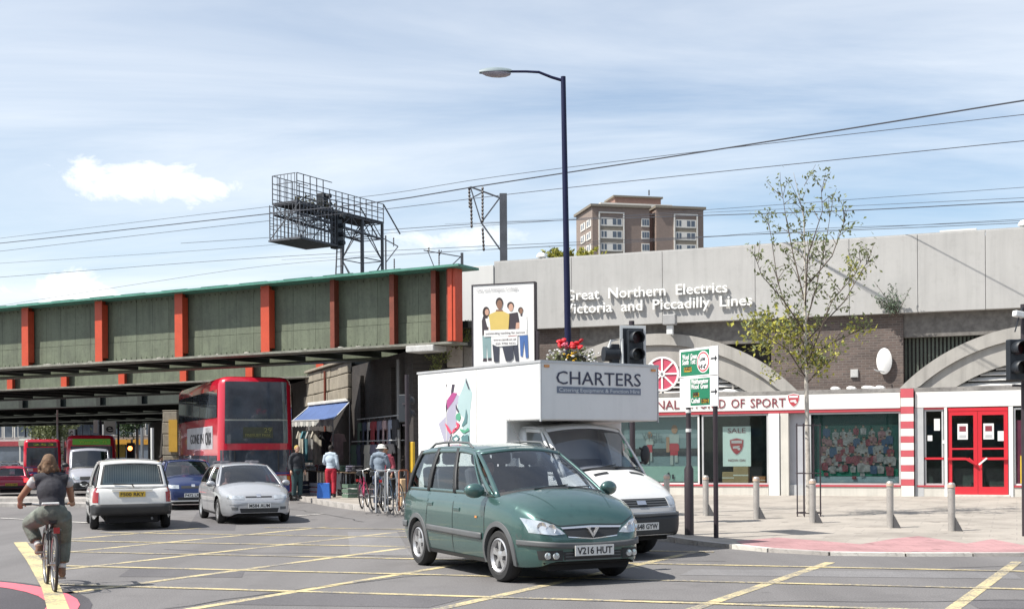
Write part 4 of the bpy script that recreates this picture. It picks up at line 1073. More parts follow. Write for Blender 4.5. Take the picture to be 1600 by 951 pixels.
        c = MB(); Ms = Matrix.Translation((x + .46, y, z + .22)) @ Matrix.Rotation(math.radians(62), 4, 'Y')
        for k in range(20):
            t0, t1 = 2*PI*k/20, 2*PI*(k+1)/20; c.tube([Ms @ Vector((.18*math.cos(t0), .18*math.sin(t0), 0)), Ms @ Vector((.18*math.cos(t1), .18*math.sin(t1), 0))], .014, 5, caps=False)
        c.bar(Ms @ Vector((0, -.17, 0)), Ms @ Vector((0, .17, 0)), .03); tag(c.build('steering_wheel', M_trimd, s.root, smooth=60))

def heading(fx, fy): return math.atan2(fy, fx)
# ------------------------------------------------------------------ the green people carrier
Pg = mat('metallic_green', (.050, .112, .104), .30, .42, .06, 1.4, coat=1.0, dirt=.22)
hd = Vector((.438, -.899)).normalized(); lf = Vector((-hd.y, hd.x))     # left of the heading
fr_wheel = Gd(778, 908); fr_wheel = Vector((fr_wheel.x, fr_wheel.y))
org = fr_wheel + lf*.77                                                    # middle of the front axle
zsp = dict(W=.865, x0=-3.36, x1=.84, zund=.17,
    plan=[(-3.36, .80), (-3.28, .905), (-3.1, .955), (-2.6, .99), (-1.2, 1.0), (-.2, .99), (.3, .95), (.55, .88), (.70, .795), (.79, .70), (.84, .60)],
    bot=[(-3.36, .40), (-3.2, .30), (-2.9, .22), (.4, .20), (.7, .22), (.84, .28)],
    sh=[(-3.36, .62), (-3.33, .80), (-3.26, .98), (-2.9, 1.005), (-1.5, 1.0), (-.4, .985), (.1, .945), (.45, .865), (.66, .775), (.76, .68), (.81, .60), (.84, .52)],
    top=[(-3.36, .64), (-3.33, .82), (-3.26, 1.0), (-.3, 1.10), (.05, 1.075), (.35, 1.0), (.6, .89), (.72, .80), (.79, .69), (.84, .55)],
    arches=[(0, .355, .30), (-2.60, .355, .30)], cab0=-3.22, cab1=-.25,
    g=dict(xa=-.18, xd=-3.30, xf=-1.14, xr=-3.02, wr=.60, edge=[(-3.05, 1.515), (-2.4, 1.55), (-1.6, 1.55), (-1.14, 1.50)], bow_f=(.30, .14), bow_r=(.05, .05), crown=.055, cowl=.075, bul=.035))
z = Car('people_carrier', 'metallic green people carrier with roof rails turning in the foreground', 'car', XF(org.x + .10, org.y, 0, heading(hd.x, hd.y)) @ Matrix.Diagonal((1.045, 1.045, 1.09, 1)), zsp, Pg)
z.shell()
z.greenhouse([((.045, .10), (.03, .032)), ((.115, .375), (.045, .275)), ((.405, .665), (.315, .62)), ((.695, .93), (.665, .945))], black_pillars=(2, 3, 4))
z.cabin([(-1.15, .36, .48), (-1.15, -.36, .48), (-2.05, 0, 1.25), (-2.75, 0, 1.1)])
z.driver(-1.33, -.36, .60, (.30, .30, .32))
for sd in (1, -1):
    for x, st in ((0, math.radians(4)), (-2.60, 0)): z.wheel(x, .745, .305, .195, sd, 'alloy', st)
    # arch mouldings, rub strips, sill
    for xw in (0, -2.60):
        mb = MB(); pr = []
        for i in range(29):
            t = math.radians(-14 + 208*i/28)
            pr.append([( (lambda x, zq: (x, sd*(z.Y(x, max(zq, .23)) + o), zq))(xw + r*math.cos(t), .30 + r*math.sin(t))) for r, o in ((.345, -.05), (.345, .018), (.40, .016), (.405, .002))])
        for p in pr: mb.v += p
        mb.f = [(4*i+j, 4*i+j+1, 4*i+j+5, 4*i+j+4) for i in range(28) for j in range(3)]; mb.m = [0]*len(mb.f)
        mb.build('arch_moulding', M_trimg, z.root, smooth=40, fixn=True)
    z.side('rub_strip', [(-2.20, .50), (-.42, .47)], [(-2.20, .575), (-.42, .55)], sd, .014, M_trimg, t=.02)
    z.side('rub_strip', [(-3.28, .50), (-2.99, .50)], [(-3.28, .585), (-2.99, .585)], sd, .014, M_trimg, t=.02)
    z.side('sill', [(-2.2, .215), (-.42, .20)], [(-2.2, .265), (-.42, .25)], sd, .008, M_trimd)
    for pts in ([(-.35, .26), (-.37, .93)], [(-1.34, .26), (-1.33, .96)], [(-2.26, .56), (-2.20, .97)], [(-2.26, .56), (-2.14, .27)]): z.seam(pts, sd)
    z.mirror(-.42, .83, 1.05, sd, Pg, 1.05)
    q = MB(); rr = [z.gside(u, 1.0, sd) for u in (.12, .2, .4, .6, .8, .9)]
    zt = [0.02, .075, .085, .085, .075, .02]
    q.tube([(p[0], p[1] - sd*.06, p[2] + h_) for p, h_ in zip(rr, zt)], .016, 8); 
    for k in (0, 5): q.tube([(rr[k][0], rr[k][1] - sd*.06, rr[k][2] - .03), (rr[k][0], rr[k][1] - sd*.06, rr[k][2] + .03)], .022, 8)
    q.tube([(rr[2][0] - .3, rr[2][1] - sd*.06, rr[2][2] - .02), (rr[2][0] - .3, rr[2][1] - sd*.06, rr[2][2] + .085)], .016, 8)
    q.build('roof_rail_bar', M_trimg, z.root, smooth=50)
    z.front('headlamp', [(sd*.36, .585), (sd*.50, .575), (sd*.735, .60)], [(sd*.42, .635), (sd*.56, .715), (sd*.775, .765)], .010, M_lamp, n=10, mm=5)
    for (yy, zz_, rr_) in ((.52, .645, .050), (.63, .665, .055)):
        xq = z.Xend(sd*yy, zz_) + .012
        MB().lathe([(0, -.01), (rr_*.7, -.005), (rr_, .006), (rr_*1.05, .0)], 18, Matrix.Translation((xq, sd*yy, zz_)) @ Matrix.Rotation(sd*.55, 4, 'Z') @ Matrix.Rotation(PI/2, 4, 'Y'), cap=False).build('lamp_bowl', M_chrome, z.root, smooth=50)
    z.front('fog_recess', [(sd*.40, .285), (sd*.66, .30)], [(sd*.40, .405), (sd*.68, .40)], .006, M_trimd)
    for yy in (.49, .58):
        MB().lathe([(0, .02), (.036, .016), (.042, 0)], 16, Matrix.Translation((z.Xend(sd*yy, .345) + .004, sd*yy, .345)) @ Matrix.Rotation(PI/2, 4, 'Y'), cap=False).build('fog_lamp', M_lamp, z.root, smooth=50)
z.front('bumper_strip', [(-.80, .455), (-.4, .425), (0, .415), (.4, .425), (.80, .455)], [(-.80, .515), (-.4, .49), (0, .48), (.4, .49), (.80, .515)], .022, M_trimg, n=26, t=.03)
z.front('grille', [(-.33, .555), (0, .525), (.33, .555)], [(-.39, .645), (0, .655), (.39, .645)], .008, M_trimd, n=16)
z.front('grille_rim', [(-.39, .640), (0, .650), (.39, .640)], [(-.41, .66), (0, .672), (.41, .66)], .016, M_chrome, n=16)
z.front('grille_rim', [(-.325, .545), (0, .517), (.325, .545)], [(-.335, .558), (0, .530), (.335, .558)], .012, M_chrome, n=16)
z.front('lower_grille', [(-.38, .275), (.38, .275)], [(-.40, .385), (.40, .385)], .006, M_trimd, n=14)
for k in range(3): z.front('grille_bar', [(-.37, .29 + .035*k), (.37, .29 + .035*k)], [(-.37, .30 + .035*k), (.37, .30 + .035*k)], .012, M_trimg, n=14, mm=1)
z.front('front_lip', [(-.6, .245), (.6, .245)], [(-.62, .268), (.62, .268)], .004, M_under, n=14)
# V-and-ring style badge
bx_ = z.Xend(0, .60) + .022; b = MB()
b.bar((bx_, -.062, .645), (bx_, .005, .545), .022, .03, up=(1, 0, 0)); b.bar((bx_, .062, .645), (bx_, -.005, .545), .022, .03, up=(1, 0, 0)); b.bar((bx_, -.08, .648), (bx_, -.03, .648), .016, .016); b.bar((bx_, .08, .648), (bx_, .03, .648), .016, .016)
b.build('badge', M_chrome, z.root)
z.plate(z.Xend(0, .42) + .045, .395, 'V216 HUT', M_platew, w=.52, h=.115)
z.handle(-1.20, .80, Pg); z.handle(-2.12, .84, Pg)
for y0, y1 in ((-.45, .15), (.12, .62)):
    a, b = z.gend(y0, .06, .015), z.gend(y1, .11, .018); MB().bar(a, b, .014, .012).build('wiper', M_trimd, z.root)
for y0 in (-.42, .42):
    z.topp('bonnet_crease', [(.62, y0*.88 - .006), (-.05, y0*1.28 - .006)], [(.62, y0*.88 + .006), (-.05, y0*1.28 + .006)], .004, Pg, n=12, mm=1)
z.front('bonnet_gap', [(-.66, .772), (-.42, .668), (0, .684), (.42, .668), (.66, .772)], [(-.66, .780), (-.42, .676), (0, .692), (.42, .676), (.66, .780)], .003, M_trimd, n=22, mm=1)
MB().tube([(-1.25, .1, 1.61), (-1.62, .1, 1.95)], [.006, .003], 6).build('aerial', M_trimd, z.root)
p = z.gend(-.16, .86, -.05); MB().obox(p, (.05, .20, .07)).build('rear_view_mirror', M_trimd, z.root, bevel=.01)
for sd in (1, -1): z.side('indicator', [(-.62, .72), (-.56, .72)], [(-.62, .745), (-.56, .745)], sd, .008, M_lampo, n=2, mm=1)
z.front('tail_lamp', [(.52, .70), (.64, .72)], [(.52, .98), (.60, .98)], .008, M_lampr, rear=True); z.front('tail_lamp', [(-.52, .70), (-.64, .72)], [(-.52, .98), (-.60, .98)], .008, M_lampr, rear=True)
# ------------------------------------------------------------------ the white box van
vf = Vector((.588, -.809)); vl_ = Vector((.809, .588))
cnr = P(845, 600, 19.6); VX0, VW = -.15, 1.21
BY0, BY1 = -VW + .13, VW + .13
vo = Vector((cnr.x, cnr.y)) - vf*VX0 - vl_*BY0
VM = XF(vo.x, vo.y, 0, heading(vf.x, vf.y))
Pw = paint('van_white', (.70, .70, .69), 0, .35)
M_boxw = mat('box_white', (.74, .74, .73), .45, var=.02, scale=.6, dirt=.06, streak=.10)
vsp = dict(W=.93, x0=-1.25, x1=.98, zund=.28,
    plan=[(-1.25, 1), (-.2, 1.0), (.3, .985), (.6, .94), (.8, .87), (.92, .78), (.98, .68)],
    bot=[(-1.25, .34), (.6, .32), (.98, .36)],
    sh=[(-1.25, 1.28), (-.1, 1.27), (.3, 1.18), (.6, 1.05), (.8, .93), (.92, .80), (.98, .66)],
    top=[(-1.25, 1.3), (-.1, 1.42), (.2, 1.385), (.5, 1.24), (.75, 1.04), (.88, .89), (.98, .69)],
    arches=[(0, .41, .35)], cab0=-1.2, cab1=-.05,
    g=dict(xa=.08, xd=-1.22, xf=-.52, xr=-1.22, wr=.79, edge=[(-1.3, 2.03), (-.5, 1.99)], bow_f=(.24, .10), bow_r=(.0, .0), crown=.07, cowl=.10, bul=.03))
v = Car('box_van', 'white high box removal van with over-cab box printed in dark lettering', 'van', VM, vsp, Pw)
v.shell(); v.greenhouse([((.09, .60), (.06, .56))], black_pillars=(), rear_glass=False, scr_v=(.03, .93)); v.cabin([(-.72, -.45, .55), (-.72, .35, 1.0)], zf=.62)
v.driver(-.82, -.45, .85, (.16, .17, .2))
VB0, VB1, VZ0, VZT, VN = -3.72, VX0, .72, 3.03, -1.06
MB().prism([(VB0, VZ0), (VN, VZ0), (VN, 2.12), (VB1, 2.12), (VB1, VZT), (VB0, VZT)], BY0, BY1, 'y').build('cargo_box', M_boxw, v.root, fixn=True, bevel=.025)
for sd in (1, -1):
    MB().box(VB0 - .004, VB1 + .012, (BY1 if sd > 0 else BY0) - .014, (BY1 if sd > 0 else BY0) + .014, VZT - .03, VZT + .008).build('box_edge', M_chrome if False else mat('edge_alu', (.5, .5, .51), .4, .4, var=.1), v.root)
MB().box(VB1 - .01, VB1 + .012, BY0 + .015, BY1 - .015, VZT - .03, VZT + .010).build('box_edge', MC['edge_alu'], v.root)
MB().box(VB0 + .1, VN + .4, -.45, .45, .34, VZ0).build('chassis', M_under, v.root)
for sd in (1, -1):
    v.wheel(0, .80, .345, .20, sd, 'steel', math.radians(0)); v.wheel(-2.75, .86, .345, .22, sd, 'steel')
    MB().box(-3.3, -2.25, sd*.95 - .03, sd*.95 + .03, .55, .73).build('mudguard', M_trimd, v.root)
    v.front('headlamp', [(sd*.56, .80), (sd*.84, .82)], [(sd*.56, .93), (sd*.84, .955)], .010, M_lamp, n=8, mm=5)
    v.front('indicator', [(sd*.845, .815), (sd*.90, .82)], [(sd*.845, .95), (sd*.90, .95)], .010, M_lampo, n=3, mm=3)
    mb = MB(); mb.ell((0, sd*.14, .05), (.06, .09, .16)); mb.tube([(.03, 0, -.08), (.0, sd*.12, -.06)], .022, 6); mb.tube([(.03, 0, .16), (.0, sd*.12, .14)], .02, 6)
    o = mb.build('door_mirror', M_trimd, v.root, smooth=50); o.location = (-.12, sd*.88, 1.52)
    v.seam([(-1.18, .45), (-1.18, 1.25)], sd); v.seam([(.20, .85), (.18, 1.18)], sd); v.seam([(.42, .36), (.34, .8)], sd)
    v.side('rub_strip', [(-1.2, .66), (-.45, .66)], [(-1.2, .76), (-.45, .76)], sd, .012, M_trimd, t=.02)
v.handle(-1.05, 1.12, M_trimd)
v.front('bumper', [(-.93, .36), (0, .34), (.93, .36)], [(-.95, .66), (0, .64), (.95, .66)], .03, M_trimd, n=26, mm=6, t=.03)
v.front('bumper_lip', [(-.9, .655), (0, .645), (.9, .655)], [(-.9, .70), (0, .69), (.9, .70)], .035, M_trimg, n=26, t=.03)
v.front('grille', [(-.54, .80), (0, .785), (.54, .80)], [(-.54, .915), (0, .915), (.54, .915)], .010, M_trimd, n=18)
for k in range(3): v.front('grille_bar', [(-.52, .815 + .036*k), (.52, .815 + .036*k)], [(-.52, .829 + .036*k), (.52, .829 + .036*k)], .020, MC['trim_grey'], n=14, mm=1)
v.front('badge', [(-.09, .825), (.09, .825)], [(-.09, .885), (.09, .885)], .028, M_chrome, n=6, mm=2)
v.front('lower_panel', [(-.88, .71), (.88, .71)], [(-.88, .775), (.88, .775)], .006, mat('grey_panel', (.42, .42, .42), .5, var=.05), n=20)
for y0 in (-.34, .38): v.topp('bonnet_vent', [(.36, y0 - .14), (.36, y0 + .14)], [(.415, y0 - .14), (.415, y0 + .14)], .006, M_trimd, n=6, mm=1)
v.plate(v.Xend(0, .48) + .04, .50, 'R648 GYW', M_platew)
for y0, y1 in ((-.6, .05), (.0, .65)): MB().bar(v.gend(y0*1.1, .05, .02), v.gend(y1*1.1, .10, .022), .018, .015).build('wiper', M_trimd, v.root)
MB().obox(v.gend(.1, .045, -.12), (.18, .7, .015), (0, .5, 0)).build('paper_on_dash', mat('paper_mint', (.50, .62, .58), .6, var=.1), v.root)
for x in (-1.9, -2.8):
    for yy in (BY0 - .002, BY1 + .002): MB().box(x - .012, x + .012, yy - .002, yy + .002, VZ0 + .02, VZT - .04).build('panel_joint', mat('joint_grey', (.50, .50, .49), .5, var=.1), v.root)
for yy in (BY0, BY1):
    MB().box(VB0, VN, yy - .012, yy + .012, VZ0 - .03, VZ0 + .05).build('side_rail', MC['edge_alu'], v.root); MB().box(VB1 - .03, VB1 + .006, yy - .006, yy + .006, 2.10, VZT - .035).build('corner_cap', MC['edge_alu'], v.root)
    MB().box(VB1 + .004, VB1 + .02, yy + (.06 if yy < 0 else -.16), yy + (.16 if yy < 0 else -.06), VZT - .10, VZT - .06).build('marker_lamp', M_lampo, v.root, bevel=.006)
# lettering on the peak
fx = VB1 + .004; RV = Matrix.Rotation(PI/2, 4, 'Z')
def vface(px, py): return pxl(VM, px, py, 'x', VB1)
M_navy = mat('navy_letter', (.035, .038, .075), .5, var=0); M_slate = mat('slate_band', (.16, .19, .25), .5, var=.03)
a, b = vface(869, 598), vface(1001, 605)
def ctext(name, body, size, m, y0, y1, z, bold=0.0):
    text(name, body, size, m, v.root, Matrix.Translation((fx + .003, 0, z)) @ RV @ RXT, y0, y1, .002, bold)
zt_ = (a.z + b.z)/2
def serif_word():
    k = 0; N = 8; w_ = (b.y - a.y)
    ctext('lettering', 'CHARTERS', .295, M_navy, a.y, b.y, zt_ - .0, .0)
    # thin serif feet under and over the stems
serif_word()
a2, b2 = vface(870, 608), vface(1001, 617)
MB().box(fx - .002, fx + .002, a2.y, b2.y, zt_ - .14, zt_ - .035).build('lettering_band', M_slate, v.root)
ctext('lettering', 'Catering Equipment & Function Hire', .085, mat('pale_letter', (.60, .63, .66), .5, var=0), a2.y + .04, b2.y - .03, zt_ - .115)
# printed shapes on the box side (right-hand side of the van faces the camera)
def vs_(px, py): q = pxl(VM, px, py, 'y', BY0); return (q.x, q.z)
def zoom3(pts): return [vs_(650 + x/6.79, 560 + y/6.79) for x, y in pts]
shapes = [
  (0, zoom3([(240, 690), (320, 610), (345, 520), (440, 380), (470, 400), (440, 480), (420, 600), (440, 680), (380, 800), (330, 890), (300, 880)])),
  (1, zoom3([(535, 200), (600, 370), (575, 560), (575, 880), (470, 880), (500, 720), (520, 640), (440, 560), (450, 420), (490, 330)])),
  (2, zoom3([(330, 440), (385, 360), (440, 365), (400, 450), (325, 550)])), (5, zoom3([(375, 340), (385, 272), (412, 272), (400, 350), (375, 380)])),
  (5, zoom3([(320, 460), (335, 520), (325, 570), (318, 520)])), (3, zoom3([(430, 590), (465, 570), (480, 620), (465, 665), (425, 640)])), (5, zoom3([(425, 480), (440, 520), (460, 555), (450, 575), (428, 530)])),
  (6, zoom3([(535, 530), (550, 600), (545, 680), (500, 720), (485, 715), (525, 620)])), (5, zoom3([(528, 200), (545, 240), (575, 330), (560, 320), (535, 250)])),
  (4, zoom3([(310, 680), (350, 720), (372, 760), (385, 780), (370, 800), (340, 760)])), (4, zoom3([(385, 800), (400, 750), (440, 720), (430, 670), (470, 690), (460, 730), (420, 770)])), 
  (3, zoom3([(470, 740), (530, 760), (560, 730), (572, 760), (520, 790), (480, 770)])), (7, zoom3([(455, 760), (480, 790), (510, 800), (490, 830), (450, 800)])), (6, zoom3([(395, 830), (440, 800), (470, 830), (450, 880), (400, 880)])),
  (7, zoom3([(410, 850), (440, 830), (455, 850), (430, 872)])), (6, zoom3([(490, 830), (560, 800), (570, 880), (500, 880)])), (5, zoom3([(360, 880), (385, 800), (395, 810), (375, 880)])), (5, zoom3([(415, 745), (440, 735), (436, 750)])), (5, zoom3([(328, 285), (345, 272), (338, 300)]))]
o = flat(v.root, 'printed_shapes', shapes, [Mf('lilac', (.34, .33, .42)), Mf('mintgrey', (.34, .46, .47)), Mf('magenta', (.34, .06, .20)), Mf('leaf', (.08, .30, .19)), Mf('scarlet', (.60, .06, .12)), Mf('charcoal', (.05, .04, .06)), Mf('seagreen', (.09, .19, .20)), Mf('whitep', (.75, .75, .74))], BY0 - .001, .0012)

# ------------------------------------------------------------------ ordinary cars
def car_spec(wb=2.55, fo=.82, ro=.72, W=.84, belt=.88, hood=.82, nose=.60, roof=1.42, cowl=-.25, xf=-1.0, xr=None, xd=None, wr=.56, rd=.30, zs=.17, tail=None, estate=False):
    x1 = fo; x0 = -wb - ro; xd = x0 + .10 if xd is None else xd; xr = (x0 + .55) if xr is None else xr; tb = belt + .02
    return dict(W=W, x0=x0, x1=x1, zund=zs,
        plan=[(x0, .82), (x0 + .08, .91), (x0 + .3, .965), (-wb, 1.0), (-.2, 1.0), (.35, .955), (x1 - .25, .88), (x1 - .10, .79), (x1 - .03, .71), (x1, .62)],
        bot=[(x0, .36), (x0 + .25, .25), (-wb + .4, .20), (.3, .19), (x1 - .1, .21), (x1, .26)],
        sh=[(x0, .60), (x0 + .025, .80), (x0 + .09, tb - .01), (x0 + .4, tb), (cowl - .3, belt), (.15, hood), (x1 - .35, lerp(hood, nose, .45)), (x1 - .12, nose + .04), (x1 - .03, nose - .06), (x1, nose - .13)],
        top=[(x0, .61), (x0 + .025, .82), (x0 + .09, tb), (cowl - .1, belt + .10), (.1, hood + .12), (x1 - .35, lerp(hood, nose, .45) + .075), (x1 - .12, nose + .07), (x1 - .03, nose - .045), (x1, nose - .12)],
        arches=[(0, rd + .055, rd), (-wb, rd + .055, rd)], cab0=xd + .04, cab1=cowl,
        g=dict(xa=cowl + .05, xd=xd, xf=xf, xr=xr, wr=wr, edge=[(xr, roof - (.05 if not estate else .02) - .04), ((xf + xr)/2, roof - .035), (xf, roof - .06)], bow_f=(.22, .10), bow_r=(.05, .06), crown=.045, cowl=.055, bul=.03))
def dress_front(c, lampz, lampy, grille, plate, m_plate, lamp_h=.12, strip=None, badge=True, bumper=None, ind=None):
    for sd in (1, -1):
        c.front('headlamp', [(sd*lampy[0], lampz), (sd*lampy[1], lampz + .01)], [(sd*lampy[0], lampz + lamp_h*.85), (sd*(lampy[1] + .02), lampz + lamp_h)], .008, M_lamp, n=8, mm=4)
        c.front('indicator', [(sd*(lampy[1] + .005), lampz + .01), (sd*(lampy[1] + .05), lampz + .02)], [(sd*(lampy[1] + .02), lampz + lamp_h), (sd*(lampy[1] + .05), lampz + lamp_h)], .008, ind or M_lampo, n=2, mm=2)
    if grille: c.front('grille', [(-grille[0], grille[1]), (grille[0], grille[1])], [(-grille[0], grille[2]), (grille[0], grille[2])], .006, M_trimd, n=12)
    c.front('lower_grille', [(-.42, .27), (.42, .27)], [(-.45, .37), (.45, .37)], .006, M_trimd, n=12)
    if strip: c.front('bumper_strip', [(-.72, strip), (0, strip - .02), (.72, strip)], [(-.72, strip + .05), (0, strip + .03), (.72, strip + .05)], .012, M_trimd if bumper is None else bumper, n=20)
    c.plate(c.Xend(0, .43) + .03, .43, plate, m_plate)
    if badge: c.front('badge', [(-.05, lampz + .05), (.05, lampz + .05)], [(-.05, lampz + .12), (.05, lampz + .12)], .014, M_chrome, n=6, mm=3)
def dress_common(c, wb, wheel_r, kind, wins, seats, mir=True, mc=None, blackp=(2, 3), seams=True, zf=.36, cover=None):
    c.shell(); c.greenhouse(wins, black_pillars=blackp); c.cabin(seats, zf=zf)
    for sd in (1, -1):
        for x in (0, -wb): c.wheel(x, c.W - .11, wheel_r, .18, sd, kind, cover=cover)
        if mir: c.mirror(c.g['xa'] - .22, c.W - .05, pl(c.sh, c.g['xa'] - .2) + .05, sd, mc or c.pm, .85)
        if seams:
            for pts in ([(c.g['xa'] - .12, .25), (c.g['xa'] - .14, pl(c.sh, -.5) - .03)], [(-1.38, .25), (-1.40, pl(c.sh, -1.4) - .02)], [(-wb + .40, .45), (-wb + .2, pl(c.sh, -wb) - .03)]): c.seam(pts, sd)
        c.side('sill', [(-wb + .4, .20), (-.4, .20)], [(-wb + .4, .255), (-.4, .25)], sd, .006, M_trimd)
    c.handle(-1.25, pl(c.sh, -1.25) - .12, c.pm)
    for y0, y1 in ((-.45, .12), (.08, .6)): MB().bar(c.gend(y0, .06, .012), c.gend(y1, .11, .014), .013, .012).build('wiper', M_trimd, c.root)
# silver hatchback facing the camera
Ps = paint('metallic_silver', (.41, .42, .44), .35, .32)
hf = Vector((.375, -.927)); hl_ = Vector((.927, .375)); w0 = Gd(345, 817)
o0 = Vector((w0.x, w0.y)) + hl_*.74
c = Car('hatchback', 'silver hatchback facing the camera with white number plate in front of the red bus', 'car', XF(o0.x, o0.y, 0, heading(hf.x, hf.y)), car_spec(wb=2.57, fo=.84, ro=.70, W=.845, belt=.87, hood=.80, nose=.62, roof=1.38, cowl=-.30, xf=-1.05, wr=.56), Ps)
dress_common(c, 2.57, .295, 'steel', [((.07, .46), (.04, .42)), ((.49, .88), (.46, .85))], [(-1.2, .36, .5), (-1.2, -.36, .5), (-2.1, 0, 1.2)])
dress_front(c, .575, (.34, .66), (.30, .615, .645), 'M584 AUM', M_platew, .10, .46, True, Ps, M_lamp); c.driver(-1.35, -.36, .42, (.35, .2, .18))
for sd in (1, -1): c.front('fog_recess', [(sd*.48, .33), (sd*.62, .34)], [(sd*.48, .40), (sd*.63, .40)], .006, M_trimg, n=5)
# white estate van seen from behind
hf = Vector((-.342, .94)); rl = Gd(152, 826); rr_ = Gd(255, 824); mid = (rl + rr_)/2
ax = Vector((mid.x, mid.y)) + hf*(2.52 + .10)
Pe = paint('estate_white', (.70, .70, .68), 0, .4)
c = Car('estate_car', 'white estate van driving away with yellow rear number plate and mesh guard', 'car', XF(ax.x, ax.y, 0, heading(hf.x, hf.y)), car_spec(wb=2.52, fo=.80, ro=.88, W=.86, belt=.90, hood=.84, nose=.62, roof=1.50, cowl=-.3, xf=-1.0, xr=-3.02, xd=-3.30, wr=.62, estate=True), Pe)
dress_common(c, 2.52, .30, 'steel', [((.05, .36), (.03, .30)), ((.39, .62), (.34, .62)), ((.66, .95), (.66, .95))], [(-1.2, .36, .5), (-1.2, -.36, .5)], mc=M_trimd, zf=.45)
dress_front(c, .60, (.34, .66), (.30, .62, .68), 'D500 WKV', M_platew)
for sd in (1, -1):
    c.front('tail_lamp', [(sd*.70, .60), (sd*.79, .62)], [(sd*.68, .93), (sd*.76, .93)], .010, M_lampr, rear=True, n=5)
    c.side('tail_lamp', [(c.x0 + .02, .60), (c.x0 + .16, .60)], [(c.x0 + .07, .93), (c.x0 + .17, .93)], sd, .008, M_lampr, n=4)
    c.side('rear_bumper_end', [(c.x0 + .02, .36), (-2.9, .30)], [(c.x0 + .01, .57), (-2.9, .52)], sd, .012, M_trimd)
    c.side('rub_strip', [(-2.1, .50), (-.45, .48)], [(-2.1, .57), (-.45, .55)], sd, .010, M_trimd)
c.front('rear_bumper', [(-.80, .34), (0, .32), (.80, .34)], [(-.80, .57), (0, .57), (.80, .57)], .035, M_trimd, rear=True, n=20, t=.03)
c.epatch('window_seal', -.92, .92, .05, .13, M_trimd, True, off=.010, n=14, mm=2); c.epatch('window_seal', -.90, .90, .87, .92, M_trimd, True, off=.008, n=14, mm=2)
for a, b in ((-.92, -.86), (.86, .92)): c.epatch('window_seal', a, b, .05, .92, M_trimd, True, off=.010, n=2, mm=6)
M_mesh = mat('mesh_white', (.55, .60, .60), .6, var=.05)
MB().box(c.x0 + .55, c.x0 + .57, -.62, .62, .80, 1.02).build('load_panel', M_mesh, c.root)
for k in range(24):
    y = -.55 + k*.048; MB().box(c.x0 + .55, c.x0 + .565, y - .009, y + .009, 1.02, 1.38).build('guard_bar', M_mesh, c.root)
MB().box(c.x0 + .56, c.x0 + .58, -.58, .58, 1.0, 1.40).build('guard_panel', mat('guard_grey', (.33, .38, .40), .6, var=.1), c.root)
c.plate(c.Xend(0, .78, False) - .018, .775, 'F500 RKY', M_platey, sg=-1, w=.54)
xh = c.Xend(0, .86, False) - .01; MB().box(xh - .03, xh, -.42, .42, .845, .885).build('tailgate_trim', Pe, c.root, bevel=.01)
MB().bar(c.gend(.0, .10, .03, True), c.gend(-.05, .0, .03, True), .02, .02).build('rear_wiper', M_trimd, c.root); MB().bar(c.gend(-.02, .09, .035, True), c.gend(.55, .14, .03, True), .014, .014).build('rear_wiper', M_trimd, c.root)
MB().tube([(c.x0 + .03, -.4, .26), (c.x0 - .05, -.4, .25)], .025, 8).build('exhaust', M_trimg, c.root)
# dark blue hatchback behind
hf = Vector((.342, -.94)); q = Gd(284, 797)
Pb = paint('metallic_navy', (.012, .025, .095), .25, .3)
c = Car('hatchback', 'dark blue hatchback facing the camera behind the white estate van', 'car', XF(q.x, q.y + 1.0, 0, heading(hf.x, hf.y)), car_spec(wb=2.5, fo=.84, ro=.66, W=.86, belt=.93, hood=.88, nose=.68, roof=1.44, cowl=-.25, xf=-.95, wr=.58), Pb)
dress_common(c, 2.5, .30, 'steel', [((.07, .46), (.04, .42)), ((.49, .88), (.46, .85))], [(-1.2, .36, .5), (-1.2, -.36, .5)])
dress_front(c, .62, (.40, .68), (.34, .625, .70), 'P472 LRN', M_platew, .12, None)
c.front('front_lip', [(-.70, .245), (.70, .245)], [(-.70, .285), (.70, .285)], .012, M_platew, n=16)
# small red car and a pale car at the left edge, driving away
def far_car(px, Y, z, col_, name, label, away=True, **kw):
    q = P(px, 700, Y); h = Vector((-.342, .94)) if away else Vector((.342, -.94))
    c = Car(name, label, 'car', XF(q.x, q.y, z, heading(h.x, h.y)), car_spec(**kw), col_)
    dress_common(c, kw.get('wb', 2.5), .30, 'steel', [((.07, .46), (.04, .42)), ((.49, .88), (.46, .85))], [(-1.2, .36, .5), (-1.2, -.36, .5)], seams=False)
    dress_front(c, .62, (.36, .68), (.34, .63, .69), 'K210 TBN', M_platew)
    if away:
        for sd in (1, -1): c.front('tail_lamp', [(sd*.54, .66), (sd*.74, .68)], [(sd*.54, .82), (sd*.72, .84)], .012, mat('brake_lit', (.85, .03, .03), .3, var=0, emit=2.5), rear=True, n=5)
        c.plate(c.Xend(0, .55, False) - .015, .55, 'K210 TBN', M_platey, sg=-1)
        c.front('rear_bumper', [(-.78, .33), (.78, .33)], [(-.78, .50), (.78, .50)], .02, M_trimd, rear=True, n=14)
    return c
far_car(20, 61.5, zg(0, 61.5), paint('car_red', (.45, .02, .06)), 'hatchback', 'small red car with brake lights on at the left edge of the road', wb=2.4, ro=.6, W=.80, belt=.88, hood=.84, nose=.62, roof=1.38)
far_car(16, 84, zg(0, 84), paint('car_pale', (.62, .64, .63)), 'hatchback', 'white car beyond the small red car in the far traffic', wb=2.4, ro=.6, W=.82, roof=1.42)
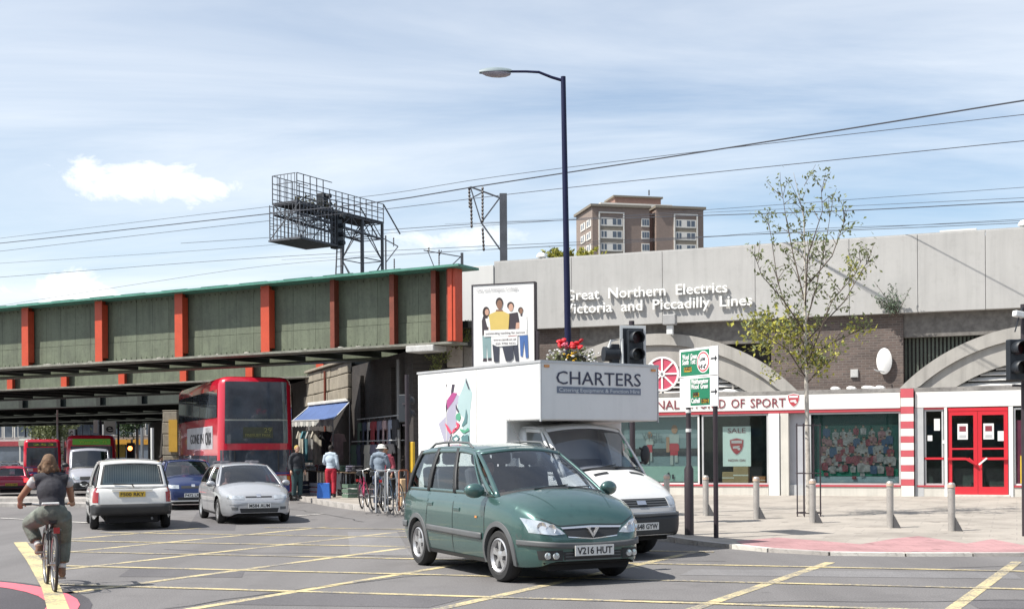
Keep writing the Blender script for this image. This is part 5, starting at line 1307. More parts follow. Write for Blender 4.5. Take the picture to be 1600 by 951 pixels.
# silver-grey panel van in front of the far bus
q = P(141, 700, 59.5); hf = Vector((.342, -.94))
Pv = paint('van_silver', (.36, .37, .42), .2, .35)
tsp = dict(vsp); tsp = dict(W=.96, x0=-3.6, x1=.95, zund=.25, plan=[(-3.6, .97), (-.2, 1.0), (.5, .96), (.8, .88), (.95, .72)], bot=[(-3.6, .32), (.95, .34)],
    sh=[(-3.6, 1.25), (-.1, 1.22), (.4, 1.10), (.75, .94), (.95, .66)], top=[(-3.6, 1.26), (-.1, 1.36), (.2, 1.3), (.6, 1.1), (.85, .9), (.95, .68)], arches=[(0, .40, .34), (-2.8, .40, .34)], cab0=-3.5, cab1=-.05,
    g=dict(xa=.05, xd=-3.58, xf=-.55, xr=-3.5, wr=.82, edge=[(-3.6, 2.12), (-.9, 2.12), (-.5, 2.05)], bow_f=(.22, .10), bow_r=(0, 0), crown=.07, cowl=.08, bul=.03))
c = Car('panel_van', 'silver panel van with dark windscreen in front of the far red bus', 'van', XF(q.x, q.y, zg(0, 59.5), heading(hf.x, hf.y)), tsp, Pv)
c.shell(); c.greenhouse([((.03, .20), (.02, .20))], rear_glass=False); c.cabin([(-.7, -.45, .5), (-.7, .4, .5)], zf=.6)
for sd in (1, -1):
    for x in (0, -2.8): c.wheel(x, .83, .34, .2, sd, 'steel')
    c.front('headlamp', [(sd*.52, .74), (sd*.80, .76)], [(sd*.52, .90), (sd*.80, .92)], .01, M_lamp, n=6); c.mirror(-.15, .95, 1.42, sd, M_trimd, 1.3)
c.front('bumper', [(-.9, .36), (.9, .36)], [(-.92, .62), (.92, .62)], .03, M_trimd, n=20); c.front('grille', [(-.48, .74), (.48, .74)], [(-.48, .90), (.48, .90)], .01, M_trimd, n=12); c.plate(c.Xend(0, .48) + .04, .48, 'T913 OLB', M_platew)

# ================================================================== BUSES
G_bus = mat('bus_glass', (.068, .082, .102), .03, var=.45, scale=.8, coat=1.0)  # blue-grey base colour stands in for sky reflected in the panes
M_busred = paint('bus_red', (.50, .008, .030), 0, .3)
M_busblue = paint('bus_blue', (.03, .06, .22), 0, .35)
def bus(name, label, M, L, W, Hh, double, side_ad=True, blind='', blind_m=None):
    b = thing(name, label, 'bus', M); w = W/2; r = .30
    def outline(off=0.0, z=0):
        pts = []
        for (cx, cy, a0) in ((0 - r, w - r, 0), (-L + r, w - r, 90), (-L + r, -w + r, 180), (-r, -w + r, 270)):
            for k in range(7): t = math.radians(a0 + 15*k if True else 0); pts.append((cx + (r + off)*math.cos(t), cy + (r + off)*math.sin(t)))
        return pts
    O = outline(); n = len(O); mb = MB(); zl = [.30, .34, 1.3, Hh*.5, Hh - .28, Hh - .14, Hh - .04, Hh]; ins = [.02, 0, 0, 0, .03, .07, .15, .30]
    for z, i_ in zip(zl, ins):
        mb.v += [(x*(1) - (i_ if x > -L/2 else -i_)*.8, y - math.copysign(i_, y), z) for x, y in O]
    for j in range(len(zl)-1): mb.f += [(j*n+k, j*n+(k+1) % n, (j+1)*n+(k+1) % n, (j+1)*n+k) for k in range(n)]
    mb.f.append(tuple((len(zl)-1)*n + k for k in range(n))); mb.f.append(tuple(range(n))[::-1]); mb.m = [0]*len(mb.f)
    mb.build('body', M_busred, b, smooth=35, fixn=True)
    def band(nm, path, z0, z1, m, off=.012, bevel=0):
        mb = MB(); k = len(path); P2 = []
        for (x, y) in path: P2.append((x, y))
        def lean(z): return 0 if z < Hh*.5 else .03*(z - Hh*.5)/(Hh*.45)
        N = 5
        for j in range(N+1):
            z = lerp(z0, z1, j/N); mb.v += [(x - math.copysign(lean(z), x + L/2)*.8, y - math.copysign(lean(z), y), z) for x, y in P2]
        mb.f = [(j*k+i, j*k+i+1, (j+1)*k+i+1, (j+1)*k+i) for j in range(N) for i in range(k-1)]; mb.m = [0]*len(mb.f)
        return mb.build(nm, m, b, smooth=40, fixn=True)
    Of = outline(.012)
    fp_ = [p for p in Of if p[0] > -r - .001]; right = [p for p in fp_ if p[1] < 0]; left = [p for p in fp_ if p[1] > 0]
    front = right[::1] + left[::1]                      # from the right corner round to the left
    def fpath(y0, y1):
        pts = [(x, y) for x, y in sorted(front, key=lambda p: (p[1], p[0] if p[1] < 0 else -p[0])) if y0 < y < y1]
        def xat(y): a = abs(y) - (w - r); return .012 if a <= 0 else -r + math.sqrt(max(0, (r + .012)**2 - a*a))
        ys = [y0 + (y1 - y0)*i/16 for i in range(17)]; return [(xat(y), y) for y in ys]
    k = w - .20
    if double:
        band('upper_windscreen', fpath(-k, k), Hh - 1.42, Hh - .17, G_bus); band('screen_divider', fpath(-k - .0, k), Hh - 1.47, Hh - 1.40, mat('divider_pale', (.30, .31, .28), .5, var=.05), .02)
        band('blind_panel', fpath(-k, k), Hh - 2.22, Hh - 1.47, G_bus)
        band('destination_blind', fpath(-.45, .55), Hh - 2.05, Hh - 1.68, mat('blind_dim', (.055, .06, .035), .6, var=.3, scale=6), .02)
        for o_ in b.children:
            if o_.name.startswith('destination'): o_.location.x = .008
        text('lettering', 'FINSBURY PARK', .14, mat('blind_letter', (.20, .20, .07), .6, var=0), b, Matrix.Translation((.028, .05, Hh - 2.0)) @ Matrix.Rotation(PI/2, 4, 'Z') @ RXT, -.42, .42)
        text('lettering', '29', .22, MC['blind_letter'], b, Matrix.Translation((.028, 0, Hh - 1.86)) @ Matrix.Rotation(PI/2, 4, 'Z') @ RXT, .25, .5)
        band('lower_windscreen', fpath(-w + .06, w - .05), .98, Hh - 2.44, G_bus)
        zb_ = .98
    else:
        band('lower_windscreen', fpath(-k, k), 1.0, Hh - .58, G_bus); zb_ = 1.0
        band('destination_blind', fpath(-k + .08, k - .08), Hh - .52, Hh - .20, blind_m)
        text('lettering', blind, .20, mat('blind_yellow', (.45, .50, .06), .6, var=0), b, Matrix.Translation((.018, 0, Hh - .44)) @ Matrix.Rotation(PI/2, 4, 'Z') @ RXT, -.6, .75)
    for sd in (1, -1):
        band('headlamp', fpath(*sorted((sd*.62, sd*1.0))), .66, .86, M_lamp); band('indicator', fpath(*sorted((sd*1.01, sd*1.12))), .68, .84, M_lampo)
        MB().box(-.02, .05, sd*.72 - .02, sd*.72 + .02, 1.0, 1.7).build('wiper', M_trimd, b)
    band('front_panel', fpath(-w + .02, w - .02), .90, .97, M_busblue); band('bumper', fpath(-w + .01, w - .01), .32, .60, M_busblue, .02)
    band('number_plate', fpath(-.26, .26), .42, .54, M_platew)
    for o_ in b.children:
        if o_.name.startswith('number_plate'): o_.location.x = .008
    for sd in (1, -1):
        y = sd*(w + .008)
        def win(x0, x1, z0, z1, nm='side_window', m=G_bus):
            lean = .028 if z0 > Hh*.5 else 0; q = MB(); q.grid(lambda u, v_: (lerp(x0, x1, u), y - sd*lean*(v_ if z0 > Hh*.5 else 0), lerp(z0, z1, v_)), 4, 2); return q.build(nm, m, b, fixn=True)
        xs_ = [-.32] + [-.32 - (L - .7)*i/5 for i in range(1, 6)]
        for i in range(5):
            if double: win(xs_[i] - .03, xs_[i+1] + .03, Hh - 1.35, Hh - .42)
            if not (double and i == 0 and sd > 0): win(xs_[i] - .04, xs_[i+1] + .04, 1.15, (Hh - 2.62) if double else (Hh - .62))
        if double and sd > 0: 
            win(-.40, -1.5, .42, 1.7, 'door_glass')
        for xw in (-2.4, -L + 2.6):
            q = MB().lathe([(.30, -.13), (.47, -.13), (.48, -.08), (.48, .08), (.47, .13), (.30, .13), (.20, .06), (0, .05)], 28, Matrix.Translation((xw, sd*(w - .12), .48)) @ Matrix.Rotation(-sd*PI/2, 4, 'X'), cap=False); q.build('wheel', M_tyre, b, smooth=40)
            arc_ = MB(); arc_.prism([(xw + .60*math.cos(math.radians(t)), .48 + .60*math.sin(math.radians(t))) for t in range(-15, 196, 15)], y, y + sd*.002, 'y'); arc_.build('wheel_arch', M_under, b, fixn=True)
        if double and side_ad:
            win(-1.2, -L*.72, Hh - 2.40, Hh - 1.62, 'advert_panel', mat('advert_grey', (.42, .42, .45), .5, var=.15, scale=2)); 
            for o_ in list(b.children)[-1:]: o_.location.y = sd*.006
            win(-1.3, -2.9, Hh - 2.36, Hh - 1.66, 'advert_panel', mat('advert_white', (.70, .70, .70), .5, var=.02))
            for o_ in list(b.children)[-1:]: o_.location.y = sd*.010
            if sd < 0:
                text('lettering', 'CNX', .62, M_ink, b, Matrix.Translation((0, y - .014, Hh - 2.25)) @ RXT, -2.75, -1.45); text('lettering', 'GONE IN', .5, M_ink, b, Matrix.Translation((0, y - .010, Hh - 2.2)) @ RXT, -6.4, -3.2)
    return b
hf = Vector((.375, -.927)); q = P(401, 700, 42.6)
BUSM = XF(q.x, q.y, zg(0, 43), heading(hf.x, hf.y))
bs = bus('double_decker_bus', 'red double-decker bus coming out from under the railway bridge', BUSM, 10.2, 2.50, 4.16, True)
hf = Vector((.342, -.94)); q = P(143, 700, 67)
bus('single_decker_bus', 'red single-decker bus with yellow destination blind behind the silver van', XF(q.x, q.y, zg(0, 67) + .05, heading(hf.x, hf.y)), 10.0, 2.5, 2.86, False, False, 'Waterden  73', mat('blind_green', (.05, .15, .02), .6, var=.1, emit=.35))
q = P(66, 700, 90); hf = Vector((.342, -.94))
bus('single_decker_bus', 'farthest red bus at the left under the bridge beyond the small red car', XF(q.x, q.y, zg(0, 90) + .05, heading(hf.x, hf.y)), 10.0, 2.5, 2.9, False, False, '253', MC['blind_dim'])
# ================================================================== STREET FURNITURE
M_lampc = mat('lamp_navy', (.009, .012, .045), .5, var=.1, spec=.25)
M_postd = mat('post_dark', (.03, .022, .028), .5, var=.15)
M_bol = mat('bollard_steel', (.40, .38, .36), .45, .35, var=.12, scale=5, dirt=.3)
M_boltop = mat('bollard_band', (.50, .38, .30), .5, var=.1)
# bollards
def bollard(label, x, y):
    b = thing('bollard', label, 'bollard', XF(x, y, pavz(x, y), math.radians(-25)), 'steel bollards along the station pavement')
    MB().lathe([(.066, 0), (.066, .78), (.060, .785), (.060, .80), (.071, .805), (.071, .87), (.05, .90), (0, .905)], 20).build('post', M_bol, b, smooth=40)
    MB().lathe([(.0725, .81), (.0725, .862)], 20, cap=False).build('band', M_boltop, b, smooth=40)
    MB().prism([(.066, 0), (.20, 0), (.17, .06), (.066, .26)], -.022, .022, 'y').build('foot_bracket', mat('bracket_dark', (.07, .07, .075), .5, var=.1), b)
    return b
for px, py, lab in ((1487, 830, 'steel bollard on the pavement before the left red shop door'), (1391, 825, 'steel bollard in front of the team picture window near the striped column'), (1270, 817, 'steel bollard right at the foot of the young tree'),
                    (1182, 810, 'steel bollard before the window with the SALE poster'), (1103, 805, 'steel bollard between the two posts of the road sign'), (1042, 801, 'steel bollard half hidden beside the white box van front')):
    q = Gd(px, py, .15); q = Gd(px, py, pavz(q.x, q.y)); bollard(lab, q.x, q.y)
# lamp post with flower basket
LY = 28.5; q = P(894, 815, LY); lz = pavz(q.x, q.y); lt = P(880, 120, LY); lb = P(892, 520, LY)
lx = lb.x - .03
lp = thing('lamp_post', 'tall dark blue street lamp post rising behind the white box van', 'lamp post', XF(lx, LY, lz))
tz = lt.z - lz; tx_ = lt.x - lx
MB().tube([(0, 0, 0), (0, 0, 1.4), (.0, 0, 1.45), (tx_*.35, 0, tz*.4), (tx_, 0, tz)], [.115, .115, .085, .075, .055], 14).build('post', M_lampc, lp, smooth=40)
MB().box(-.09, .09, -.125, -.10, .5, 1.1).build('access_door', M_lampc, lp)
A = lambda px, py: P(px, py, LY) - Vector((lx, LY, lz))
MB().tube([A(879, 126), A(862, 121), A(842, 113), A(822, 112), A(798, 112)], [.035, .033, .03, .028, .028], 8).build('arm', M_lampc, lp, smooth=50)
hc = A(774, 114); hL = .36
hm = MB(); hm.grid(lambda u, v_: (hc.x + hL*(1 - 2*u), .13*math.sin(PI*v_*1.0 - PI/2)*(1 if True else 1)*(math.sin(PI*min(1, max(0, .12 + .76*u)))**.6), hc.z + .11*math.cos(PI*v_ - PI/2)*(math.sin(PI*(.12 + .72*u))**.7) + .02*(1 - u)), 12, 10)
hm.build('lantern_hood', mat('lantern_grey', (.20, .25, .27), .5, var=.1), lp, smooth=60)
MB().ell((hc.x + .02, 0, hc.z - .01), (hL*.92, .125, .095), (0, .05, 0), 16, 8).build('lantern_bowl', mat('lantern_bowl', (.26, .24, .27), .2, var=.15), lp, smooth=60)
MB().obox((hc.x + .12, 0, hc.z + .08), (.05, .05, .05)).build('photocell', M_lampc, lp)
fb = P(893, 556, LY - .35); bk = thing('hanging_basket', 'hanging basket of red, white and yellow flowers on the lamp post', 'flower basket', XF(fb.x, fb.y, fb.z))
MB().lathe([(0, -.42), (.18, -.36), (.30, -.18), (.34, -.05), (.34, 0), (0, -.02)], 18).build('basket', mat('basket_moss', (.05, .05, .03), .9, var=.3), bk, smooth=40)
MB().bar((0, .0, -.05), (0, .33, .12), .03).build('bracket', M_lampc, bk)
def leafmass(n, fn, size, seed, mi=lambda p, r: 0):
    r = random.Random(seed); mb = MB()
    for i in range(n):
        p = fn(r); s = size*r.uniform(.6, 1.3); e = Euler((r.uniform(-1.2, 1.2), r.uniform(-1.2, 1.2), r.uniform(0, 6.28))).to_matrix(); p = Vector(p)
        mb.add([p + e @ Vector((-s, 0, 0)), p + e @ Vector((-.1*s, -.42*s, .08*s)), p + e @ Vector((s, 0, 0)), p + e @ Vector((-.1*s, .42*s, .08*s))], [(0, 1, 2, 3)], mi(p, r))
    return mb
def leafmat(name, c, tr=.35):
    if name in MC: return MC[name]
    m = bpy.data.materials.new(name); m.use_nodes = True; MC[name] = m; t = NT(m.node_tree)
    out = t.new('ShaderNodeOutputMaterial'); gi = t.new('ShaderNodeNewGeometry').outputs['Random Per Island']
    cc = t.mix(gi, [x*.6 for x in c], [min(1, x*1.5) for x in c])
    d = t.new('ShaderNodeBsdfPrincipled', {'Base Color': cc, 'Roughness': .55}); tl = t.new('ShaderNodeBsdfTranslucent', {0: cc})
    t.l.new(t.new('ShaderNodeMixShader', {0: tr, 1: d.outputs[0], 2: tl.outputs[0]}).outputs[0], out.inputs[0]); return m
L_g = leafmat('leaf_green', (.15, .175, .075)); L_y = leafmat('leaf_yellow_green', (.34, .33, .06)); L_d = leafmat('leaf_dark', (.035, .06, .022)); L_gy = leafmat('leaf_grey_green', (.13, .17, .12))
def bas(r):
    t, u = r.uniform(0, 6.28), r.random()**.5; return (.56*u*math.cos(t), .42*u*math.sin(t), -.28 + .55*r.random()*(1 - .5*u*u))
tag(leafmass(420, bas, .05, 2).build('foliage', L_g, bk), kind='stuff')
def petals(n, fn, s, m, seed):
    r = random.Random(seed); mb = MB()
    for i in range(n):
        p = Vector(fn(r))
        mb.ell(p, (s*r.uniform(.7, 1.2), s*r.uniform(.7, 1.2), s*.6), (r.uniform(-.6, .6), r.uniform(-.6, .6), 0), 6, 4)
    return tag(mb.build('flowers', m, bk, smooth=60), kind='stuff')
petals(22, lambda r: (r.uniform(-.28, .30), -.25 + r.uniform(-.15, .15), r.uniform(.16, .34)), .062, leafmat('petal_red', (.60, .02, .03), .2), 1)
petals(10, lambda r: (r.uniform(-.26, -.05), -.3 + r.uniform(-.1, .1), r.uniform(.14, .30)), .05, leafmat('petal_pink', (.60, .12, .18), .2), 4)
petals(60, lambda r: ((lambda t: (.50*math.cos(t) + r.uniform(-.1, .1), -.30 + r.uniform(-.1, .12), r.uniform(-.22, .12)))(r.uniform(0, PI))), .034, leafmat('petal_white', (.75, .75, .72), .2), 2)
petals(16, lambda r: (r.uniform(-.18, .12), -.38, r.uniform(-.22, .06)), .032, leafmat('petal_yellow', (.55, .33, .01), .2), 3)
# ---------------------------------------------------------------- road sign on two posts
a, b = Gd(1077, 834, .10), Gd(1119, 838, .10)
d = (b - a); W_ = d.length; ang = math.atan2(d.y, d.x)
sgn = thing('road_sign', 'white and green two-panel direction sign on two dark posts at the pavement corner', 'road sign', XF(a.x, a.y, 0, ang))
SGM = XF(a.x, a.y, 0, ang); pa, pb_ = pavz(a.x, a.y), pavz(b.x, b.y)
s_ = lambda px, py: pxl(SGM, px, py, 'y', -.05)
tl, tr, bl, br = s_(1062, 548), s_(1122, 538), s_(1062, 637), s_(1121, 634)
x0, x1, zt, zm, zb = (tl.x + bl.x)/2, (tr.x + br.x)/2, (tl.z + tr.z)/2, s_(1092, 588).z, (bl.z + br.z)/2
MB().tube([(0, 0, pa), (0, 0, pa + 1.20), (0, 0, pa + 1.28), (0, 0, zb + .2)], [.085, .085, .045, .045], 12).build('post', M_postd, sgn, smooth=30)
MB().tube([(W_, 0, pb_), (W_, 0, zt - .1)], .045, 10).build('post', M_postd, sgn, smooth=30)
for k, z in enumerate((2.35, 2.0, 2.6)): MB().lathe([(.052, z - .03), (.052, z + .03)], 12, cap=False).build('post_band', M_wframe, sgn)
M_sgw = mat('sign_white', (.74, .74, .73), .4, var=.02); M_sgg = mat('sign_green', (.010, .17, .085), .4, var=.03); M_sgy = mat('sign_yellow', (.58, .34, .02), .4, var=0); M_sgr = mat('sign_red', (.50, .03, .05), .4, var=0)
def panel(z0, z1): return MB().box(x0, x1, -.05, -.03, z0, z1).build('sign_panel', M_sgw, sgn, bevel=.004)
p1_ = panel(zm + .006, zt); p2_ = panel(zb, zm - .006)
wx = x1 - x0; hx = zt - zm
g1 = rect(x0 + .035*wx, x0 + .79*wx, zm + .06*hx, zt - .08*hx); g2 = rect(x0 + .29*wx, x0 + .80*wx, zb + .06*hx, zm - .06*hx)
cx_, cz_ = x0 + .635*wx, zm + .50*hx; rr2 = .38*hx
flat(sgn, 'sign_print', [(0, g1), (1, ellp(cx_, cz_, rr2, rr2, 28)), (2, ellp(cx_, cz_, rr2*.9, rr2*.9, 28)), (1, ellp(cx_, cz_, rr2*.76, rr2*.76, 28)), (3, rect(x0 + .13*wx, x0 + .33*wx, zm + .2*hx, zm + .36*hx))], [M_sgg, M_sgw, M_sgr, M_sgy], -.051, .0015)
flat(sgn, 'sign_print', [(0, g2), (3, rect(x0 + .36*wx, x0 + .52*wx, zb + .36*hx, zb + .50*hx)), (3, rect(x0 + .58*wx, x0 + .77*wx, zb + .13*hx, zb + .26*hx))], [M_sgg, M_sgw, M_sgr, M_sgy], -.051, .0015)
def st_(body, xa, xb, z, h, m): text('lettering', body, h, m, sgn, Matrix.Translation((0, -.060, z)) @ RXT, x0 + xa*wx, x0 + xb*wx, .001, .004)
st_('Wood  Green', .09, .48, zt - .36*hx, .13, M_sgw); st_('South  Tott', .09, .44, zt - .54*hx, .13, M_sgw); st_('(A503)', .14, .32, zm + .24*hx, .11, M_ink)
st_('Low', .55, .70, cz_ + .02, .11, M_ink); st_("14'-6\"", .54, .72, cz_ - .12, .10, M_ink)
st_('Walthamstow', .32, .77, zm - .24*hx, .12, M_sgw); st_('Wood  Green', .32, .76, zm - .42*hx, .12, M_sgw); st_('(A503)', .37, .51, zb + .39*hx, .10, M_ink); st_('Cathall', .32, .55, zb + .15*hx, .12, M_sgw); st_('(A112)', .59, .76, zb + .15*hx, .10, M_ink)
for zc_ in (zm + .58*hx, zb + .50*hx):
    ar = MB(); ax_ = x0 + .90*wx; ar.prism([(ax_ - .085, zc_ - .012), (ax_ + .04, zc_ - .012), (ax_ + .04, zc_ - .055), (ax_ + .10, zc_), (ax_ + .04, zc_ + .055), (ax_ + .04, zc_ + .012), (ax_ - .085, zc_ + .012)], -.056, -.051, 'y'); ar.build('arrow', M_ink, sgn, fixn=True)
for z in (zt - .2, zm + .1, zb + .15): MB().box(x0 + .1, x1 - .1, -.028, .0, z, z + .04).build('rail', M_gframe, sgn)
# ---------------------------------------------------------------- traffic lights
M_tl = mat('signal_black', (.012, .016, .022), .5, var=.1); M_tlw = mat('signal_border', (.62, .64, .64), .4, var=.03)
def signal(name, label, base, heads_z, yaw, pole_top, boards, pole_m=M_postd, lit=None, lens=3):
    t = thing(name, label, 'traffic light', XF(base.x, base.y, base.z, yaw), 'traffic lights at the junction')
    MB().tube([(0, .12, 0), (0, .12, pole_top)], .057, 12).build('pole', pole_m, t, smooth=30)
    for (cx, zt_, w_, h_, border) in boards:
        if border: 
            MB().box(cx - w_/2, cx + w_/2, .045, .055, zt_ - h_, zt_).build('backing_border', M_tlw, t, bevel=.004)
            MB().box(cx - w_/2 + .06, cx + w_/2 - .06, .030, .044, zt_ - h_ + .06, zt_ - .06).build('backing_board', M_tl, t)
        MB().box(cx - .15, cx + .15, -.10, .036, zt_ - .10 - .36*lens, zt_ - .10).build('head', M_tl, t, bevel=.02)
        for k in range(lens):
            zc_ = zt_ - .27 - .34*k
            hmb = MB(); n = 16
            pr = [math.radians(-40 + 260*i/n) for i in range(n+1)]
            hmb.v = [(cx + .125*math.cos(a), y, zc_ + .125*math.sin(a)) for a in pr for y in (-.10, -.32)] ; hmb.f = [(2*i, 2*i+1, 2*i+3, 2*i+2) for i in range(n)]; hmb.m = [0]*n
            hd_ = hmb.build('visor', M_tl, t, smooth=60); md = hd_.modifiers.new('s', 'SOLIDIFY'); md.thickness = .008
            MB().lathe([(0, -.004), (.10, 0), (.10, .012), (0, .018)], 18, Matrix.Translation((cx, -.105, zc_)) @ Matrix.Rotation(PI/2, 4, 'X'), cap=False).build('lens', mat('lens_red', (.03, .006, .008), .3, var=0, coat=.2) if k == 0 else mat('lens_smoke', (.04, .045, .045), .25, var=0, coat=.2), t, smooth=50)
        MB().bar((cx, .05, zt_ - .35), (0, .12, zt_ - .35), .04).bar((cx, .05, zt_ - .9), (0, .12, zt_ - .9), .04).build('clamp', pole_m, t)
    return t
tY = 26.0; bp = P(990, 508, tY); base = Vector((bp.x, tY, pavz(bp.x, tY)))
t1 = signal('traffic_light', 'traffic light on a white-bordered board behind the white van roof', base, 0, math.radians(14), bp.z - base.z + .1, [(0, bp.z - base.z, .56, 1.32, True)])
# second head turned away to the left on the same pole
hz = P(945, 553, tY).z - base.z; hx_ = P(945, 553, tY).x - base.x
sh_ = MB(); sh_.tube([(hx_ - .02, .12, hz), (hx_ + .30, .12, hz)], .15, 18); sh_.build('side_head', M_tl, t1, smooth=40)
MB().box(hx_ + .13, hx_ + .30, .02, .22, hz - .75, hz + .20).build('side_head_box', M_tl, t1, bevel=.02)
MB().tube([(hx_ + .06, .02, hz + .12), (hx_ + .10, .0, hz + .26), (hx_ + .34, .0, hz + .30), (hx_ + .36, .0, hz - .6)], .028, 8).build('side_bracket', M_tlw, t1, smooth=40)
tY2 = 22.5; bp = P(1606, 512, tY2); bx0 = P(1583, 560, tY2)
t2 = signal('traffic_light', 'dark traffic light head with round visors at the right edge of the view', Vector((bp.x, tY2, pavz(bp.x, tY2))), 0, math.radians(10), bp.z + .35, [(bx0.x - bp.x, P(1583, 522, tY2).z - pavz(bp.x, tY2), .46, .98, False)], lens=2)
MB().obox((-.16, .02, P(1582, 491, tY2).z - pavz(bp.x, tY2)), (.20, .12, .11), (0, .15, .1)).build('sensor', M_tlw, t2, bevel=.02)
MB().tube([(-.02, .1, bp.z + .3), (-.12, .02, bp.z + .22), (-.25, .0, bp.z - .15)], .012, 6).build('cable', M_tl, t2)
tY3 = 33.2; bp = P(640, 600, tY3)
t3 = signal('traffic_light', 'dark traffic light seen against the abutment wall beside the parked bicycles', Vector((bp.x, tY3, pavz(bp.x, tY3))), 0, math.radians(150), bp.z + .1, [(.18, P(632, 618, tY3).z, .52, 1.05, False)], lens=2)
MB().box(-.16, -.01, .0, .10, .95, 1.75).build('push_button_box', mat('yellow_box', (.58, .36, .02), .5, var=.1), t3, bevel=.02)
# ---------------------------------------------------------------- advertisement hoarding
HY = 36.0; q0, q1 = P(738, 448, HY), P(834, 440, HY)
hw = (q1.x - q0.x); HBM = XF((q0.x + q1.x)/2, HY, 0, math.radians(-20)); hw /= math.cos(math.radians(20)); hb = thing('billboard', 'tall white poster board showing four young people holding a banner', 'billboard', HBM)
zt = (q0.z + q1.z)/2 - .0; zb = P(786, 568, HY).z - .25
MB().box(-hw/2, hw/2, 0, .16, zb, zt).build('board', mat('poster_white', (.70, .70, .69), .5, var=.02), hb)
for x in (-hw/2 - .03, hw/2): MB().box(x, x + .03, -.02, .18, zb - .03, zt + .03).build('frame_side', M_postd, hb)
MB().box(-hw/2 - .03, hw/2 + .03, -.02, .18, zt + .001, zt + .03).build('frame_top', M_postd, hb)
for x in (-hw*.33, hw*.33): MB().box(x - .06, x + .06, .165, .28, 0, zt - .2).build('leg', M_postd, hb)
MB().box(hw/2 + .04, hw/2 + .10, .0, .15, zb, zt - 1.35).build('side_cabinet', M_postd, hb)
def hp(x, y):                              # zoomed poster coordinates (6.34x from 730,430) -> local
    q = pxl(HBM, 730 + x/6.34, 430 + y/6.34, 'y', 0); return (q.x, q.z)
def HP(pts): return [hp(*p) for p in pts]
def he(x, y, rx, ry): c = hp(x, y); k = HY/F/6.34; return ellp(c[0], c[1], rx*k, ry*k, 16)
hs = []
sk1, sk2, hr, yl, bk_, dn, dk, gr, bl_, wt, maro = range(11)
hs += [(sk1, HP([(150, 430), (215, 430), (210, 600), (165, 600)])), (bk_, HP([(160, 400), (205, 420), (210, 560), (150, 600), (145, 450)])), (hr, he(188, 365, 38, 55)), (sk1, he(196, 365, 22, 32)), (wt, HP([(180, 430), (240, 420), (235, 520), (200, 510)]))]
hs += [(dn, HP([(150, 600), (235, 600), (240, 840), (205, 840), (195, 680), (190, 845), (160, 845)])), (bk_, HP([(160, 820), (195, 820), (195, 852), (155, 852)])), (bk_, HP([(208, 818), (243, 818), (243, 845), (208, 845)]))]
hs += [(bk_, HP([(410, 380), (500, 365), (520, 470), (485, 480), (490, 590), (400, 590)])), (sk1, HP([(485, 470), (518, 465), (520, 520), (480, 540)])), (hr, he(430, 300, 36, 38)), (sk1, he(434, 318, 25, 38)), (dk, HP([(440, 640), (500, 640), (515, 850), (480, 850)]))]
hs += [(wt, HP([(520, 410), (590, 400), (600, 600), (520, 600)])), (hr, he(530, 345, 26, 30)), (sk2, he(534, 355, 18, 30)), (bk_, he(537, 392, 9, 16)), (bl_, HP([(520, 600), (600, 590), (608, 815), (582, 820), (565, 640), (550, 805), (530, 800)]))]
hs += [(sk2, HP([(290, 340), (350, 340), (365, 370), (280, 370)])), (yl, HP([(215, 390), (290, 358), (360, 358), (420, 385), (415, 480), (405, 585), (235, 585), (230, 500)])), (hr, he(320, 270, 38, 50)), (sk2, he(322, 290, 30, 46)), (dk, HP([(250, 660), (320, 660), (315, 858), (268, 858)])), (dk, HP([(345, 690), (455, 690), (460, 820), (430, 850), (385, 850)]))]
hs += [(wt, HP([(170, 545), (590, 530), (590, 590), (170, 610)])), (wt, HP([(240, 610), (500, 595), (500, 690), (300, 705), (245, 680)])), (maro, HP([(410, 600), (495, 592), (495, 600), (410, 608)]))]
flat(hb, 'printed_people', hs, [Mf('hsk1', (.50, .30, .22)), Mf('hsk2', (.22, .12, .08)), Mf('hhair', (.03, .02, .02)), Mf('hyel', (.56, .42, .12)), Mf('hblk', (.04, .03, .04)), Mf('hden', (.20, .30, .31)), Mf('hdk', (.035, .04, .06)), Mf('hgr', (.4, .4, .4)), Mf('hbl', (.05, .12, .32)), Mf('hwt', (.72, .72, .71)), Mf('hmar', (.3, .1, .1))], -.001, .0008)
kk = HY/F/6.34
def htext(b, x0, y0, x1, m, h): (a, z_), (c_, _) = hp(x0, y0), hp(x1, y0); text('lettering', b, h, m, hb, Matrix.Translation((0, -.027, z_)) @ RXT, a, c_, .001)
htext('City and Islington College', 95, 162, 505, mat('ink_grey', (.30, .30, .33), .6, var=0), .11)
htext('outstanding teaching for success', 185, 588, 575, mat('ink_dark', (.12, .10, .11), .6, var=0), .09); htext('www.candi.ac.uk', 262, 650, 490, MC['ink_dark'], .09); htext('020 7700 9333', 285, 688, 480, MC['ink_dark'], .08)
